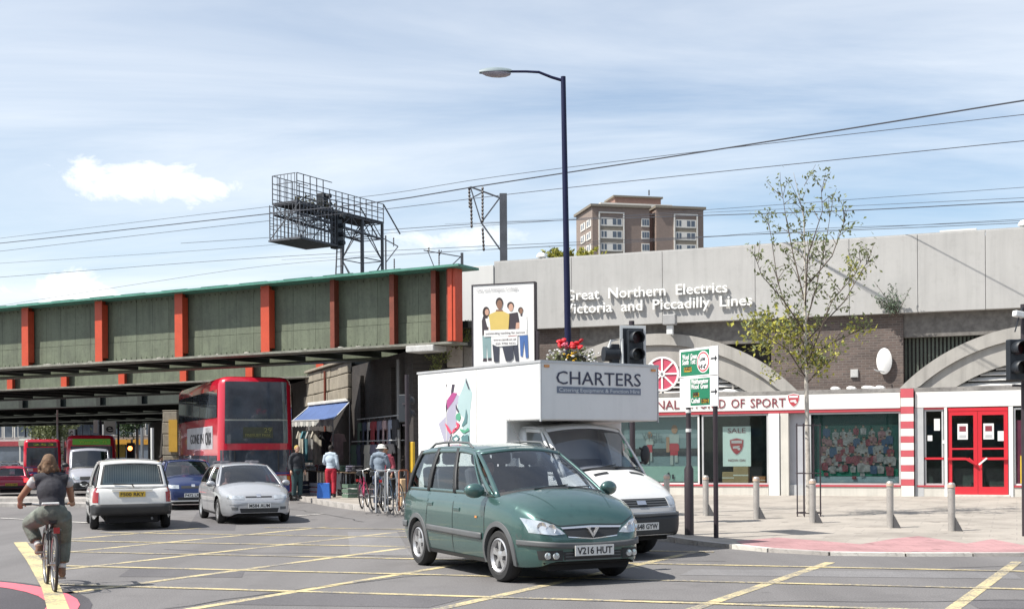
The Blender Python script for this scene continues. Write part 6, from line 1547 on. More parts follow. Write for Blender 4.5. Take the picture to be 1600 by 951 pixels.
# ---------------------------------------------------------------- sapling with guard
tg = Gd(1264, 803, .2); TX, TY = tg.x, tg.y; tz0 = pavz(TX, TY)
tree = thing('young_tree', 'slender young tree with sparse leaves in front of the station shops', 'tree', XF(TX, TY, tz0))
T = lambda px, py, dy=0.0: P(px, py, TY + dy) - Vector((TX, TY, tz0))
M_bark = mat('pale_bark', (.42, .39, .35), .85, var=.3, scale=9, bump=.3, bscale=30)
M_twig = mat('twig_brown', (.10, .075, .06), .8, var=.2)
trk = MB(); trk.tube([T(1264, 803), T(1262, 700), T(1260, 600), T(1258, 500), T(1258, 420), T(1256, 340), T(1240, 270)], [.062, .052, .044, .034, .022, .012, .004], 9)
trk.build('trunk', M_bark, tree, smooth=50)
limbs = [[(1259, 575), (1280, 520, -.4), (1300, 470, -.7), (1335, 430, -.9), (1352, 395, -1)], [(1258, 540), (1235, 500, .3), (1215, 440, .6), (1205, 370, .7), (1198, 330, .7)], [(1258, 510), (1275, 450, .5), (1290, 380, .9), (1300, 320, 1.0)],
         [(1258, 520), (1225, 470, -.5), (1190, 430, -.8), (1178, 395, -.9)], [(1258, 480), (1262, 400, -.5), (1285, 330, -.7), (1283, 290, -.8)], [(1259, 560), (1310, 530, .4), (1345, 515, .6), (1364, 500, .7)], [(1259, 590), (1230, 545, -.3), (1190, 520, -.5), (1165, 505, -.6)],
         [(1258, 550), (1225, 520, .5), (1195, 515, .8), (1172, 530, 1.0)], [(1257, 470), (1240, 400, .3), (1228, 340, .3), (1222, 300, .3)], [(1258, 450), (1300, 400, .2), (1318, 350, .3), (1322, 320, .3)], [(1260, 600), (1285, 570, -.2), (1310, 558, -.3)], [(1258, 535), (1320, 470, .4), (1345, 425, .6), (1358, 405, .7)]]
lm = MB(); tips = []; rt = random.Random(11)
def L3(p): return T(p[0], p[1], p[2] if len(p) > 2 else 0)
for L_ in limbs:
    pts = [L3(p) for p in L_]; lm.tube(pts, [lerp(.018, .004, i/(len(pts)-1)) for i in range(len(pts))], 6)
    for i in range(1, len(pts)):
        for k in range(4):
            s = pts[i-1].lerp(pts[i], rt.random()); e = s + Vector((rt.uniform(-.35, .35), rt.uniform(-.35, .35), rt.uniform(.05, .5)))
            lm.tube([s, s.lerp(e, .5) + Vector((rt.uniform(-.05, .05), 0, .03)), e], [.008, .006, .003], 5); tips.append((s, e))
for k in range(16):
    s = T(1256 + rt.uniform(-4, 2), rt.uniform(290, 470)); e = s + Vector((rt.uniform(-.5, .5), rt.uniform(-.4, .4), rt.uniform(.2, .6))); lm.tube([s, e], [.008, .003], 5); tips.append((s, e))
lm.build('limbs', M_twig, tree, smooth=50)
rl_ = random.Random(3); crown = MB()
def leaf(p, s, mi):
    e = Euler((rl_.uniform(-1.3, 1.3), rl_.uniform(-1.3, 1.3), rl_.uniform(0, 6.28))).to_matrix(); p = Vector(p)
    crown.add([p + e @ Vector(c_) for c_ in ((-s, 0, 0), (-.2*s, -.5*s, .1*s), (s, 0, -.05*s), (-.2*s, .5*s, .1*s))], [(0, 1, 2, 3)], mi)
for s, e in tips:
    for k in range(rl_.randint(7, 16)):
        p = s.lerp(e, rl_.uniform(.3, 1.1)) + Vector((rl_.gauss(0, .07), rl_.gauss(0, .07), rl_.gauss(0, .07))); leaf(p, rl_.uniform(.035, .065), 0 if p.z > 4.2 else rl_.choice([0, 1, 1]))
for k in range(520):                                    # dense yellow-green clump on the low left limbs
    c_ = rl_.choice([T(1185, 520, -.4), T(1205, 510, .2), T(1225, 525, .2), T(1180, 500, 0), T(1215, 500, -.2), T(1240, 515, .2), T(1195, 540, .5)])
    leaf(c_ + Vector((rl_.gauss(0, .22), rl_.gauss(0, .25), rl_.gauss(0, .16))), rl_.uniform(.04, .085), rl_.choice([1, 1, 0]))
for k in range(480):
    c_ = rl_.choice([T(1265, 560), T(1280, 570, -.2), T(1340, 515, .6), T(1250, 550), T(1300, 545), T(1335, 420, -.8), T(1210, 580, .3)])
    leaf(c_ + Vector((rl_.gauss(0, .16), rl_.gauss(0, .2), rl_.gauss(0, .13))), rl_.uniform(.035, .07), rl_.choice([1, 0]))
tag(crown.build('crown', [L_g, L_y], tree), kind='stuff')
gd = thing('tree_guard', 'thin black metal guard of upright bars round the young tree trunk', 'tree guard', XF(TX, TY, tz0))
for k in range(8):
    a_ = 2*PI*k/8 + .2; MB().tube([(.27*math.cos(a_), .27*math.sin(a_), 0), (.27*math.cos(a_), .27*math.sin(a_), 2.05)], .012, 6).build('bar', M_postd, gd)
for z in (.08, .95, 2.0):
    q = MB(); pts = [(.27*math.cos(2*PI*k/20), .27*math.sin(2*PI*k/20), z) for k in range(21)]; q.tube(pts, .012, 5, caps=False); q.build('ring', M_postd, gd)
# plants growing on the structures
def plant(name, label, M, n, fn, size, m, stems, cat='plant', seed=1):
    o = thing(name, label, cat, M)
    tag(leafmass(n, fn, size, seed).build('foliage', m, o), kind='stuff')
    sb = MB()
    for a_, b_ in stems: sb.tube([a_, Vector(a_).lerp(Vector(b_), .5) + Vector((.03, 0, .05)), b_], [.012, .009, .004], 5)
    sb.build('stem', M_twig, o); return o
q = S(1400, 478, .1); rs = random.Random(8)
stems = [((0, 0, -.2), (rs.uniform(-.7, .45), rs.uniform(-.35, -.05), rs.uniform(.2, .85))) for _ in range(12)]
def onst(st): 
    def f(r): a_, b_ = r.choice(st); t = r.uniform(.25, 1.05); return Vector(a_).lerp(Vector(b_), t) + Vector((r.gauss(0, .06), r.gauss(0, .06), r.gauss(0, .05)))
    return f
plant('buddleia_bush', 'grey-green bush sprouting from the parapet edge above the brick wall', SM @ Matrix.Translation((q.x, -.08, q.z - .15)), 420, onst(stems), .05, L_gy, stems, 'bush', 3)
stems = [((0, 0, 0), (rs.uniform(-.5, .5), rs.uniform(-.3, .2), rs.uniform(.2, 1.0))) for _ in range(14)]
q = P(712, 540, 39.6); plant('weed_clump', 'yellow-green weeds growing on the stone pier by the bridge end', XF(q.x, q.y, q.z - .1), 520, onst(stems), .055, leafmat('weed', (.15, .17, .05)), stems, 'plant', 5)
stems = [((0, 0, 0), (rs.uniform(-.5, .4), rs.uniform(-.3, .2), rs.uniform(-.5, .5))) for _ in range(12)]
q = P(690, 560, 39.2); plant('weed_clump', 'trailing weeds hanging below the pale bearing slab of the bridge', XF(q.x, q.y, q.z - .2), 380, onst(stems), .05, leafmat('weed', (.15, .17, .05)), stems, 'plant', 6)
stems = [((0, 0, 0), (rs.uniform(-1.4, 1.4), rs.uniform(-1, 1), rs.uniform(.3, .95))) for _ in range(16)]
q = P(905, 396, 60); plant('shrub', 'green shrub showing over the parapet below the brick tower block', XF(q.x - .3, 60, q.z - .6), 1500, onst(stems), .11, L_y, stems, 'bush', 7)
q = P(868, 396, 62); stems = [((0, 0, 0), (rs.uniform(-.8, .8), rs.uniform(-1, 1), rs.uniform(.2, .65))) for _ in range(12)]
plant('shrub', 'smaller dark shrub over the parapet left of the lamp post', XF(q.x, 62, q.z - .5), 700, onst(stems), .13, L_d, stems, 'bush', 9)
# ================================================================== OVERHEAD LINE AND SIGNAL GEAR
M_galv = mat('galvanised_dark', (.085, .09, .105), .6, .2, var=.2, dirt=.3)
M_wire = mat('wire_dark', (.05, .055, .07), .6, var=0)
M_ins = mat('insulator_brown', (.06, .05, .05), .4, var=.1)
# signal gantry: tower on the second bridge, arm reaching back over the first one
tw = P(566, 420, 62); GM = XF(tw.x, tw.y, 0, BA)
gan = thing('signal_gantry', 'cantilever railway signal gantry of steel lattice with caged walkway above the bridge', 'gantry', GM)
zb0, zw, zh = 5.4, 12.7, 13.65
def lattice(name, p00, p10, n, w0, w1, r=.05, brace=.03):
    """four-chord square lattice between two end frames (each a list of 4 corner points)"""
    mb = MB()
    for i in range(4): mb.bar(p00[i], p10[i], r*2)
    for k in range(n+1):
        c_ = [Vector(p00[i]).lerp(Vector(p10[i]), k/n) for i in range(4)]
        for i in range(4): mb.bar(c_[i], c_[(i+1) % 4], brace*1.4)
        if k < n:
            d_ = [Vector(p00[i]).lerp(Vector(p10[i]), (k+1)/n) for i in range(4)]
            for i in range(4):
                a_, b_ = (c_[i], d_[(i+1) % 4]) if (k + i) % 2 else (c_[(i+1) % 4], d_[i]); mb.bar(a_, b_, brace*1.3)
    return mb.build(name, M_galv, gan)
hw_, hd_ = .62, .80
lattice('tower', [(-hw_, -hd_, zb0), (hw_, -hd_, zb0), (hw_, hd_, zb0), (-hw_, hd_, zb0)], [(-hw_, -hd_, zw), (hw_, -hd_, zw), (hw_, hd_, zw), (-hw_, hd_, zw)], 4, 0, 0, .055, .028)
AL = 5.7
lattice('arm_truss', [(-hw_, hd_, zw - .75), (hw_, hd_, zw - .75), (hw_, hd_, zw), (-hw_, hd_, zw)], [(-hw_, -AL, zw - .45), (hw_, -AL, zw - .45), (hw_, -AL, zw), (-hw_, -AL, zw)], 8, 0, 0, .045, .025)
MB().box(-hw_ - .1, hw_ + .1, -AL, hd_, zw + .05, zw + .09).build('walkway', M_galv, gan)
hrl = MB()
for sx_ in (-hw_ - .08, hw_ + .08):
    for k in range(15):
        y = -AL + (AL + hd_)*k/14; hrl.bar((sx_, y, zw), (sx_, y, zh + (.35 if y < -3.4 else 0)), .035)
    for z in (zw + .25, zw + .5, zw + .72, zh): hrl.bar((sx_, -AL, z), (sx_, hd_, z), .03)
    hrl.bar((sx_, -AL, zh + .35), (sx_, -3.2, zh + .35), .03)
    hrl.bar((sx_, hd_, zh), (sx_, hd_ + 1.4, zw - .3), .05)
for k in range(1, 7): hrl.bar((-hw_ + .2*k, -AL, zw), (-hw_ + .2*k, -AL, zh + .35), .02)
for z in (zh + .35, zw + .9): hrl.bar((-hw_, -AL, z), (hw_, -AL, z), .03)
hrl.build('handrail', M_galv, gan)
# hanging cage at the tip
cg = MB(); zc0 = 11.15; y0_, y1_ = -AL, -AL + 2.5
for sx_ in (-hw_ - .25, hw_ + .25):
    for k in range(11): y = lerp(y0_, y1_, k/10); cg.bar((sx_, y, zc0), (sx_, y, zw), .035)
    for z in [zc0 + .25*k for k in range(7)]: cg.bar((sx_, y0_, z), (sx_, y1_, z), .022)
    cg.bar((sx_, y0_, zc0), (sx_, y0_ + 1.5, zw), .03); cg.bar((sx_, y1_, zc0), (sx_, y0_ + 1.5, zw), .03)
for y in (y0_, y1_):
    for z in (zc0, zc0 + .6, zc0 + 1.2): cg.bar((-hw_ - .25, y, z), (hw_ + .25, y, z), .03)
    cg.bar((-hw_ - .25, y, zc0), (hw_ + .25, y, zw), .03)
    for k in range(1, 8): cg.bar((-hw_ - .25 + .22*k, y, zc0), (-hw_ - .25 + .22*k, y, zw), .018)
cg.build('cage', M_galv, gan)
MB().box(-hw_ - .3, hw_ + .3, y0_ - .05, y1_ + .1, zc0 - .09, zc0 - .02).build('cage_floor', M_galv, gan)
for (x, y, zc_, hh, lab) in ((hw_ + .05, y1_ + .35, 11.85, 1.7, 0), (.0, y1_ + .2, 13.2, .8, 0)):
    sb = MB(); sb.box(x - .22, x + .22, y - .2, y + .15, zc_ - hh/2, zc_ + hh/2)
    so = sb.build('signal_head', M_tl, gan, bevel=.03)
    for k in range(int(hh/.4)): MB().tube([(x + .1, y - .0, zc_ - hh/2 + .25 + .4*k), (x + .45, y - .0, zc_ - hh/2 + .25 + .4*k)], .11, 10).build('hood', M_tl, so)
tag(leafmass(260, lambda r: (r.uniform(-.5, .5), r.uniform(-4.8, -2.0), zw + .15 + r.uniform(-.2, .35)), .11, 12).build('debris', mat('nest_brown', (.09, .085, .05), .9, var=.3), gan), kind='stuff')
ld = MB()
for sx_ in (-.2, .2): ld.bar((sx_, -1.6, zw - .2), (sx_, -2.2, zb0), .05)
for k in range(20): z = lerp(zb0, zw - .2, k/20); y = lerp(-2.2, -1.6, k/20); ld.bar((-.2, y, z), (.2, y, z), .03)
ld.build('ladder', M_galv, gan)
# line masts
def mast(label, Y, post, top, bars, insul, r=.16):
    a_, b_ = P(*post, Y), P(*top, Y); o = thing('line_mast', label, 'mast', XF(a_.x, Y, 0)); o['group'] = 'overhead line masts'
    dx = b_.x - a_.x; z1 = b_.z
    m_ = MB(); m_.box(-r, r, -r, -r + .05, 5.2, z1); m_.box(-r, r, r - .05, r, 5.2, z1); m_.box(-.03, .03, -r + .05, r - .05, 5.2, z1)
    if r > 0: m_.build('post', M_galv, o)
    q = lambda p: P(p[0], p[1], Y) - Vector((a_.x, Y, 0))
    for bb in bars: MB().bar(q(bb[0]), q(bb[1]), bb[2] if len(bb) > 2 else .07).build('arm', M_galv, o)
    for (p0_, p1_) in insul:
        s_, e_ = q(p0_), q(p1_); d_ = e_ - s_; n_ = max(3, int(d_.length/.14)); pts = [s_.lerp(e_, i/(2*n_)) for i in range(2*n_ + 1)]
        MB().tube(pts, [.055 if i % 2 else .03 for i in range(2*n_ + 1)], 8).build('insulator', M_ins, o)
    return o
mast('tall grey overhead line mast with lattice bracket just left of the lamp post', 52, (787, 405), (786, 303), [((735, 292), (781, 309), .06), ((735, 292), (752, 348), .05), ((752, 348), (783, 392), .06), ((752, 348), (781, 309), .05), ((733, 300), (735, 292), .05), ((755, 300), (738, 309), .04)], [((736, 309), (737, 356)), ((754, 356), (756, 392)), ((754, 292), (754, 348)), ((733, 292), (734, 325))], .15)
mast('small distant line post with insulators right of the signal gantry', 88, (603, 425), (603, 368), [((598, 372), (622, 385), .07), ((622, 385), (603, 410), .06), ((615, 372), (615, 385), .06)], [((616, 404), (616, 425)), ((603, 375), (603, 400)), ((615, 371), (615, 381))], .05)
mast('distant line bracket and short post above the bridge end', 84, (722, 420), (722, 395), [((662, 391), (720, 401), .06), ((668, 391), (678, 416), .06), ((720, 401), (704, 416), .06), ((686, 400), (690, 391), .05)], [((686, 390), (686, 416)), ((670, 386), (670, 392))], .09)
# wires: real catenaries between far supports
def wire(label, pts, Ya, Yb, r):
    x0_, x1_ = pts[0][0], pts[-1][0]; out = []
    tx0, tx1 = pts[0][0] - CX, pts[-1][0] - CX
    for i in range(41):
        # straight in plan: interpolate in world between the two ends, height follows the sagging line
        A_, B_ = P(pts[0][0], pts[0][1], Ya), P(pts[-1][0], pts[-1][1], Yb); t = i/40; p = A_.lerp(B_, t); px = CX + p.x/p.y*F
        py = pl(pts, px); q = P(px, py, p.y); out.append(q)
    out += [out[-1] + (out[-1] - out[-2])*k for k in (12, 24, 36)]; out = [out[0] + (out[0] - out[1])*k for k in (24, 12)] + out
    o = MB().tube(out, r, 5).build('overhead_wire', M_wire, smooth=60); return tag(o, label, 'wire', 'overhead wires of the railway')
wire('thick dark overhead wire, highest at the right edge and passing the gantry top', [(-40, 384), (0, 380), (420, 334), (605, 314), (735, 293), (1100, 237), (1600, 157), (1660, 147)], 78, 31, .022)
wire('thin overhead wire running just above the thick one over the bridge', [(-40, 377), (420, 323), (605, 303), (735, 282), (860, 265), (1660, 172)], 78, 31, .010)
wire('thin overhead wire sloping through the top of the lamp post to the right edge', [(-40, 397), (420, 345), (600, 327), (800, 303), (1600, 220), (1660, 214)], 78, 33, .012)
wire('dark low overhead wire passing behind the tower block roof', [(560, 362), (780, 348), (1000, 340), (1325, 329), (1600, 315), (1660, 312)], 74, 40, .017)
wire('thin low overhead wire just above the dark one at the right', [(900, 341), (1325, 322), (1600, 309), (1660, 306)], 70, 40, .009)
wire('faint lowest overhead wire skimming the parapet at the right', [(700, 393), (1000, 378), (1300, 356), (1480, 350), (1660, 342)], 70, 40, .009)
wire('thin overhead wire low over the left end of the bridge', [(-40, 436), (420, 402), (600, 392), (790, 383)], 84, 62, .013)
wire('faint overhead wire above the left bridge ribs', [(-40, 414), (420, 383), (600, 365), (790, 350)], 84, 62, .010)
wire('lowest overhead wire close above the green girder', [(60, 468), (240, 440), (420, 415), (600, 400), (790, 388)], 84, 62, .010)
# ================================================================== TOWER BLOCK
TYY = 285; c0 = P(928, 700, TYY); tbl = thing('tower_block', 'brown brick tower block with white framed window bays behind the station', 'building', XF(c0.x, TYY, 0, math.radians(13)))
M_tbr = brickmat('tower_brick', (.25, .185, .155), (.22, .165, .14), (.24, .205, .18), .45, .15, dirt=.15)
M_tbr2 = mat('tower_brick_side', (.25, .15, .12), .85, var=.1)
M_tw = mat('tower_white', (.62, .60, .56), .7, var=.05); M_spn = mat('spandrel_brown', (.20, .175, .14), .8, var=.1); M_tgl = mat('tower_glass', (.10, .12, .15), .1, var=.4, scale=.3)
k7 = TYY/F; TW = 182*k7; TD = 13.0; TH = P(1000, 322, TYY).z
MB().box(0, 94*k7, 0, TD, 0, TH).build('wall', M_tbr, tbl); MB().box(103*k7, TW, -.9, TD, 0, TH).build('wall', M_tbr, tbl); MB().box(94*k7, 103*k7, 1.6, TD, 0, TH - .4).build('wall', M_tbr2, tbl)
MB().box(-.5, 96*k7, -.5, TD + .5, TH, TH + .55).build('roof', M_spn, tbl); MB().box(101*k7, TW + .5, -1.4, TD + .5, TH, TH + .55).build('roof', M_spn, tbl)
MB().box(20*k7, 140*k7, 3, TD - 2, TH + .55, TH + 1.6).build('plant_room', M_tw, tbl); MB().box(45*k7, 122*k7, 3.5, TD - 3, TH + 1.6, TH + 3.0).build('plant_room', M_tbr2, tbl); MB().box(42*k7, 125*k7, 3.2, TD - 2.6, TH + 3.0, TH + 3.4).build('roof', M_spn, tbl)
MB().box(98*k7, 99.5*k7, 2, 2.3, TH + 3.4, TH + 4.6).build('chimney', M_ins, tbl)
SH = 19.6*k7
def proto(w_, h_): return None
frame_me = {}
def tw_window(xc, yb, z, w_, panes):
    k = (round(w_, 2), panes)
    if k not in frame_me:
        f = MB(); f.box(-w_/2, w_/2, -.05, .12, 0, SH*.66)
        frame_me[k] = (f.mesh('window', M_tw), [MB().box(p_[0]*w_ - w_/2, p_[1]*w_ - w_/2, -.07, -.04, SH*.12, SH*.58).mesh('pane', M_tgl) for p_ in panes])
    o = link('window', frame_me[k][0], tbl); o.location = (xc, yb, z); 
    for pm_ in frame_me[k][1]: link('pane', pm_, o)
    return o
for i in range(18):
    z = TH - 32*k7 - SH*i + .3
    if z < 1: break
    for xa, xb, yb in ((12, 50, -.15), (134, 170, -1.05)):
        tw_window((xa + xb)/2*k7, yb, z, (xb - xa - 2)*k7, ((.04, .13), (.17, .27), (.55, .72), (.76, .94)))
        MB().box((xa + 1)*k7, (xb - 1)*k7, yb, yb + .1, z - SH*.34 + .02, z - .02).build('spandrel', M_spn, tbl)
    tw_window(87*k7, -.12, z + .1, 13*k7, ((.08, .3), (.36, .62), (.68, .94)))
    for kk_ in range(2):
        y = 2.6 + 4.6*kk_; o = MB().box(-.14, 0, y - 1.8, y + 1.8, z, z + SH*.62).build('balcony', M_tw, tbl)
        MB().box(-.17, -.141, y - 1.0, y - .2, z + SH*.15, z + SH*.58).build('pane', M_tgl, o); MB().box(-.18, -.141, y + .3, y + 1.2, z + SH*.1, z + SH*.5).build('pane', M_tgl, o)
for xa, xb, yb in ((10, 12, -.3), (50, 52, -.3), (132, 134, -1.2), (170, 172, -1.2)): MB().box(xa*k7, xb*k7, yb, yb + .4, 0, TH - 10*k7 + .0).build('bay_frame', M_tw, tbl)
for xa, xb, yb in ((10, 52, -.32), (132, 172, -1.22)): MB().box(xa*k7, xb*k7, yb, yb + .4, TH - 10*k7 + .01, TH - 8*k7).build('bay_frame', M_tw, tbl)
# ================================================================== STREET BEYOND THE BRIDGES
def V3(p): return Vector((p[0], p[1], 0))
def terrace(px0, px1, Y, h, label, wallc, rz=0.0, floors=3, bays=4, shop=(.3, .05, .06), seed=1, at=None):
    a_, b_ = (P(px0, 700, Y), P(px1, 700, Y)) if at is None else (V3(at[0]), V3(at[0]) + Vector((at[1], 0, 0))); W_ = b_.x - a_.x; Y = a_.y; r = random.Random(seed)
    o = thing('terrace_house', label, 'building', XF(a_.x, Y, zg(0, Y), rz))
    MB().box(0, W_, 0, 12, 0, h).build('wall', mat('terrace_%d' % seed, wallc, .85, var=.15, scale=.5, streak=.2), o)
    MB().prism([(-.2, h), (12.2, h), (6, h + 2.6)], -.1, W_ + .1, 'x').build('roof', mat('slate_roof', (.12, .11, .12), .8, var=.2), o)
    MB().box(0, W_, -.25, -.005, 2.7, 3.4).build('shop_fascia', mat('fascia_%d' % seed, shop, .5, var=.2), o); MB().box(.2, W_ - .2, -.03, -.002, .5, 2.65).build('shop_window', M_tgl, o)
    fh = (h - 3.6)/max(1, floors - 1)
    for f in range(floors - 1):
        for k in range(bays):
            x = W_*(k + .5)/bays; z = 3.9 + f*fh
            w_ = MB().box(x - .65, x + .65, -.06, -.002, z, z + fh*.66).build('window', M_tw, o); MB().box(x - .55, x + .55, -.075, -.061, z + .1, z + fh*.62).build('pane', M_tgl, w_)
    for k in range(3):
        MB().box(W_*(k + .5)/3 - .4, W_*(k + .5)/3 + .4, 5.2, 6.4, h + 1.5, h + 4).build('chimney', mat('chimney_brick', (.2, .11, .08), .9, var=.2), o)
    return o
terrace(-60, 38, 188, 14, 'pale grey terrace far down the street at the left edge', (.42, .41, .40), floors=3, bays=6, seed=1)
terrace(30, 72, 178, 12, 'white fronted house in the far street left of the trees', (.60, .60, .57), floors=3, bays=4, shop=(.4, .38, .3), seed=2)
terrace(104, 168, 185, 15, 'cream building with pale shop signs far down the street', (.50, .45, .34), floors=3, bays=5, shop=(.55, .45, .10), seed=3)
terrace(160, 260, 172, 13, 'grey brown terrace behind the white square sign in the far street', (.24, .215, .20), floors=3, bays=6, shop=(.50, .25, .03), seed=4)
terrace(255, 420, 170, 13, 'dark brown terrace farthest right beneath the bridges', (.16, .12, .10), floors=3, bays=8, shop=(.12, .05, .04), seed=5)
terrace(-300, -65, 190, 14, 'long brick terrace far left beyond the edge of the view', (.3, .18, .13), floors=3, bays=9, seed=6)
terrace(0, 0, 0, 10, 'unseen brick shop terrace added behind the viewpoint on the left for reflections', (.30, .19, .14), rz=PI, floors=3, bays=8, shop=(.05, .10, .25), seed=7, at=((-6, -26), 28))  # unseen terraces added behind the camera for glass and car paint to reflect
terrace(0, 0, 0, 11.5, 'unseen cream shop terrace added behind the viewpoint in the middle for reflections', (.5, .46, .38), rz=PI, floors=3, bays=7, shop=(.35, .05, .05), seed=8, at=((20, -27), 25.8))
terrace(0, 0, 0, 9.5, 'unseen brown shop terrace added behind the viewpoint on the right for reflections', (.24, .17, .13), rz=PI, floors=3, bays=8, shop=(.05, .2, .1), seed=9, at=((49, -25), 28.8))
def far_tree(px, Y, h, r, label, seed, m):
    q = P(px, 700, Y); o = thing('street_tree', label, 'tree', XF(q.x, Y, zg(0, Y)))
    MB().tube([(0, 0, 0), (.05, 0, h*.4), (0, .1, h*.8)], [.22, .17, .06], 8).build('trunk', M_twig, o)
    rr = random.Random(seed); cl = [(rr.gauss(0, r*.45), rr.gauss(0, r*.45), h*.68 + rr.gauss(0, r*.38)) for _ in range(22)]
    tag(leafmass(2200, lambda g_: (lambda c_: (c_[0] + g_.gauss(0, r*.2), c_[1] + g_.gauss(0, r*.2), c_[2] + g_.gauss(0, r*.18)))(g_.choice(cl)), .24, seed).build('crown', m, o), kind='stuff')
far_tree(62, 162, 9.0, 3.2, 'leafy green tree over the far traffic, left of the hanging bridge', 1, leafmat('tree_olive', (.15, .17, .07)))
far_tree(92, 158, 8.0, 2.8, 'darker green tree beside the leafy one in the far street', 2, L_g)
far_tree(214, 156, 9.0, 2.2, 'dark tree by the far traffic signal under the bridge', 3, L_d)
# hanging square sign, clock-like letter, lamp columns and a lit signal far down the street
def sgn_far(name, label, px, py, w_, h_, Y, m, body=None, post=True, cat='sign', tm=None):
    q = P(px, py, Y); o = thing(name, label, cat, XF(q.x, Y, zg(0, Y)))
    z = q.z - zg(0, Y)
    MB().box(-w_/2, w_/2, -.08, .08, z - h_/2, z + h_/2).build('board', m, o, bevel=.02)
    if body: text('lettering', body, h_*.95, tm or M_ink, o, Matrix.Translation((0, -.09, z - h_*.32)) @ RXT, -w_*.32, w_*.32, .003, .01)
    if post: MB().tube([(w_/2 + .1, .1, 0), (w_/2 + .1, .1, z + h_/2)], .06, 8).build('post', M_postd, o)
sgn_far('square_sign', 'white square sign with a round letter e high in the far street', 172, 668, .66, .74, 72, mat('farwhite', (.72, .72, .7), .5, var=.03), 'e')
sgn_far('shop_sign', 'tall white panel sign left of the square letter sign', 150, 666, .26, .75, 74, MC['farwhite'])
sgn_far('shop_sign', 'small pale angular sign over the far bus', 112, 678, .32, .6, 78, MC['farwhite'], 'G')
sgn_far('advert_board', 'yellow shop board beneath the lit signal in the far street', 184, 704, 1.2, 1.0, 96, mat('far_yellow', (.55, .36, .05), .5, var=.2), post=True)
q = P(206, 700, 70); o = thing('traffic_light', 'far traffic signal with its lamp lit red-amber under the bridge', 'traffic light', XF(q.x, 70, zg(0, 70)), 'traffic lights at the junction')
zl_ = q.z - zg(0, 70); MB().tube([(0, 0, 0), (0, 0, zl_ + .5)], .06, 8).build('pole', M_gframe, o); MB().box(-.2, .2, -.3, -.05, zl_ - .6, zl_ + .3).build('head', M_tl, o, bevel=.02)
MB().lathe([(0, 0), (.12, 0), (.12, .02), (0, .03)], 14, Matrix.Translation((0, -.31, zl_)) @ Matrix.Rotation(PI/2, 4, 'X'), cap=False).build('lit_lens', mat('lit_amber', (1.0, .22, .05), .4, var=0, emit=6), o)
for px, Y, top, lab in ((90, 96, 640, 'pale lamp column behind the trees in the far street'), (222, 64, 668, 'white banded post near the brick pier under the bridge'), (238, 60, 668, 'grey post left of the pale pier under the bridge')):
    q, q2 = P(px, 700, Y), P(px, top, Y); o = MB().tube([(0, 0, 0), (0, 0, q2.z - zg(0, Y))], .08, 8).build('post', M_wframe); o.matrix_world = XF(q.x, Y, zg(0, Y)); tag(o, lab, 'post', 'posts under the bridge')
# pale stone pier with yellow notice just left of the bus
q = P(268, 700, 58); o = thing('stone_pier', 'pale stone pier with a yellow notice left of the red bus', 'pier', XF(q.x, 58, zg(0, 58)))
zz0 = P(268, 640, 58).z - zg(0, 58); st = random.Random(4); z = 0
while z < zz0: h_ = st.uniform(.4, .55); MB().box(-.32 + st.uniform(-.02, .02), .32 + st.uniform(-.02, .02), -.3, .3, z, min(zz0, z + h_) - .02).build('stone_block', M_stone, o, bevel=.03); z += h_
MB().box(-.02, .36, -.40, -.33, zz0 - 1.9, zz0 - .45).build('notice', mat('notice_orange', (.52, .30, .04), .5, var=.1), o)
# a lattice of hoardings under the bridge on the left, seen only as dim shapes
# ================================================================== PEOPLE, BICYCLES, MARKET STALL
def fuse(parts, vox, name, m, parent=None, smooth_it=4):
    mb = MB()
    for p in parts:
        if p[0] == 't': mb.tube(p[1], p[2], 12)
        else: mb.ell(p[1], p[2], p[3] if len(p) > 3 else (0, 0, 0), 14, 10)
    me = mb.mesh('tmp', m); o = bpy.data.objects.new('tmp', me)
    r = o.modifiers.new('r', 'REMESH'); r.mode = 'VOXEL'; r.voxel_size = vox; r.use_smooth_shade = True
    s_ = o.modifiers.new('s', 'SMOOTH'); s_.iterations = smooth_it; s_.factor = .5
    out = evaluated_mesh(o); out.name = name; out.materials.clear(); out.materials.append(m)
    out.polygons.foreach_set('use_smooth', [True]*len(out.polygons))
    return link(name, out, parent)
V = Vector
SKIN = mat('skin_fair', (.46, .27, .19), .55, var=.06); SKIN2 = mat('skin_tan', (.30, .16, .10), .55, var=.06); SKIN3 = mat('skin_dark', (.12, .065, .045), .5, var=.06)
def hand(w, d, side, curl=.5, up=(0, 0, 1)):
    """palm, four unequal fingers and a thumb from wrist w along d"""
    d = V(d).normalized(); u = V(up); u = (u - d*u.dot(d)).normalized(); s = d.cross(u)*side; P_ = []
    P_.append(('t', [w, V(w) + d*.05, V(w) + d*.085], [.026, .036, .030]))
    for k, L_ in enumerate((.070, .080, .075, .058)):
        b = V(w) + d*.08 + s*(.027 - .018*k); m_ = b + d*L_*.5 - u*L_*.12*curl*2; e = m_ + (d*(1 - curl) - u*curl).normalized()*L_*.5
        P_.append(('t', [b - d*.02, b, m_, e], [.0105, .010, .009, .0075]))
    b = V(w) + d*.03 + s*.026; P_.append(('t', [b, b + (d*.6 + s*.7 - u*.2)*.035, b + (d*.9 + s*.75 - u*.5)*.055], [.013, .011, .009]))
    return P_
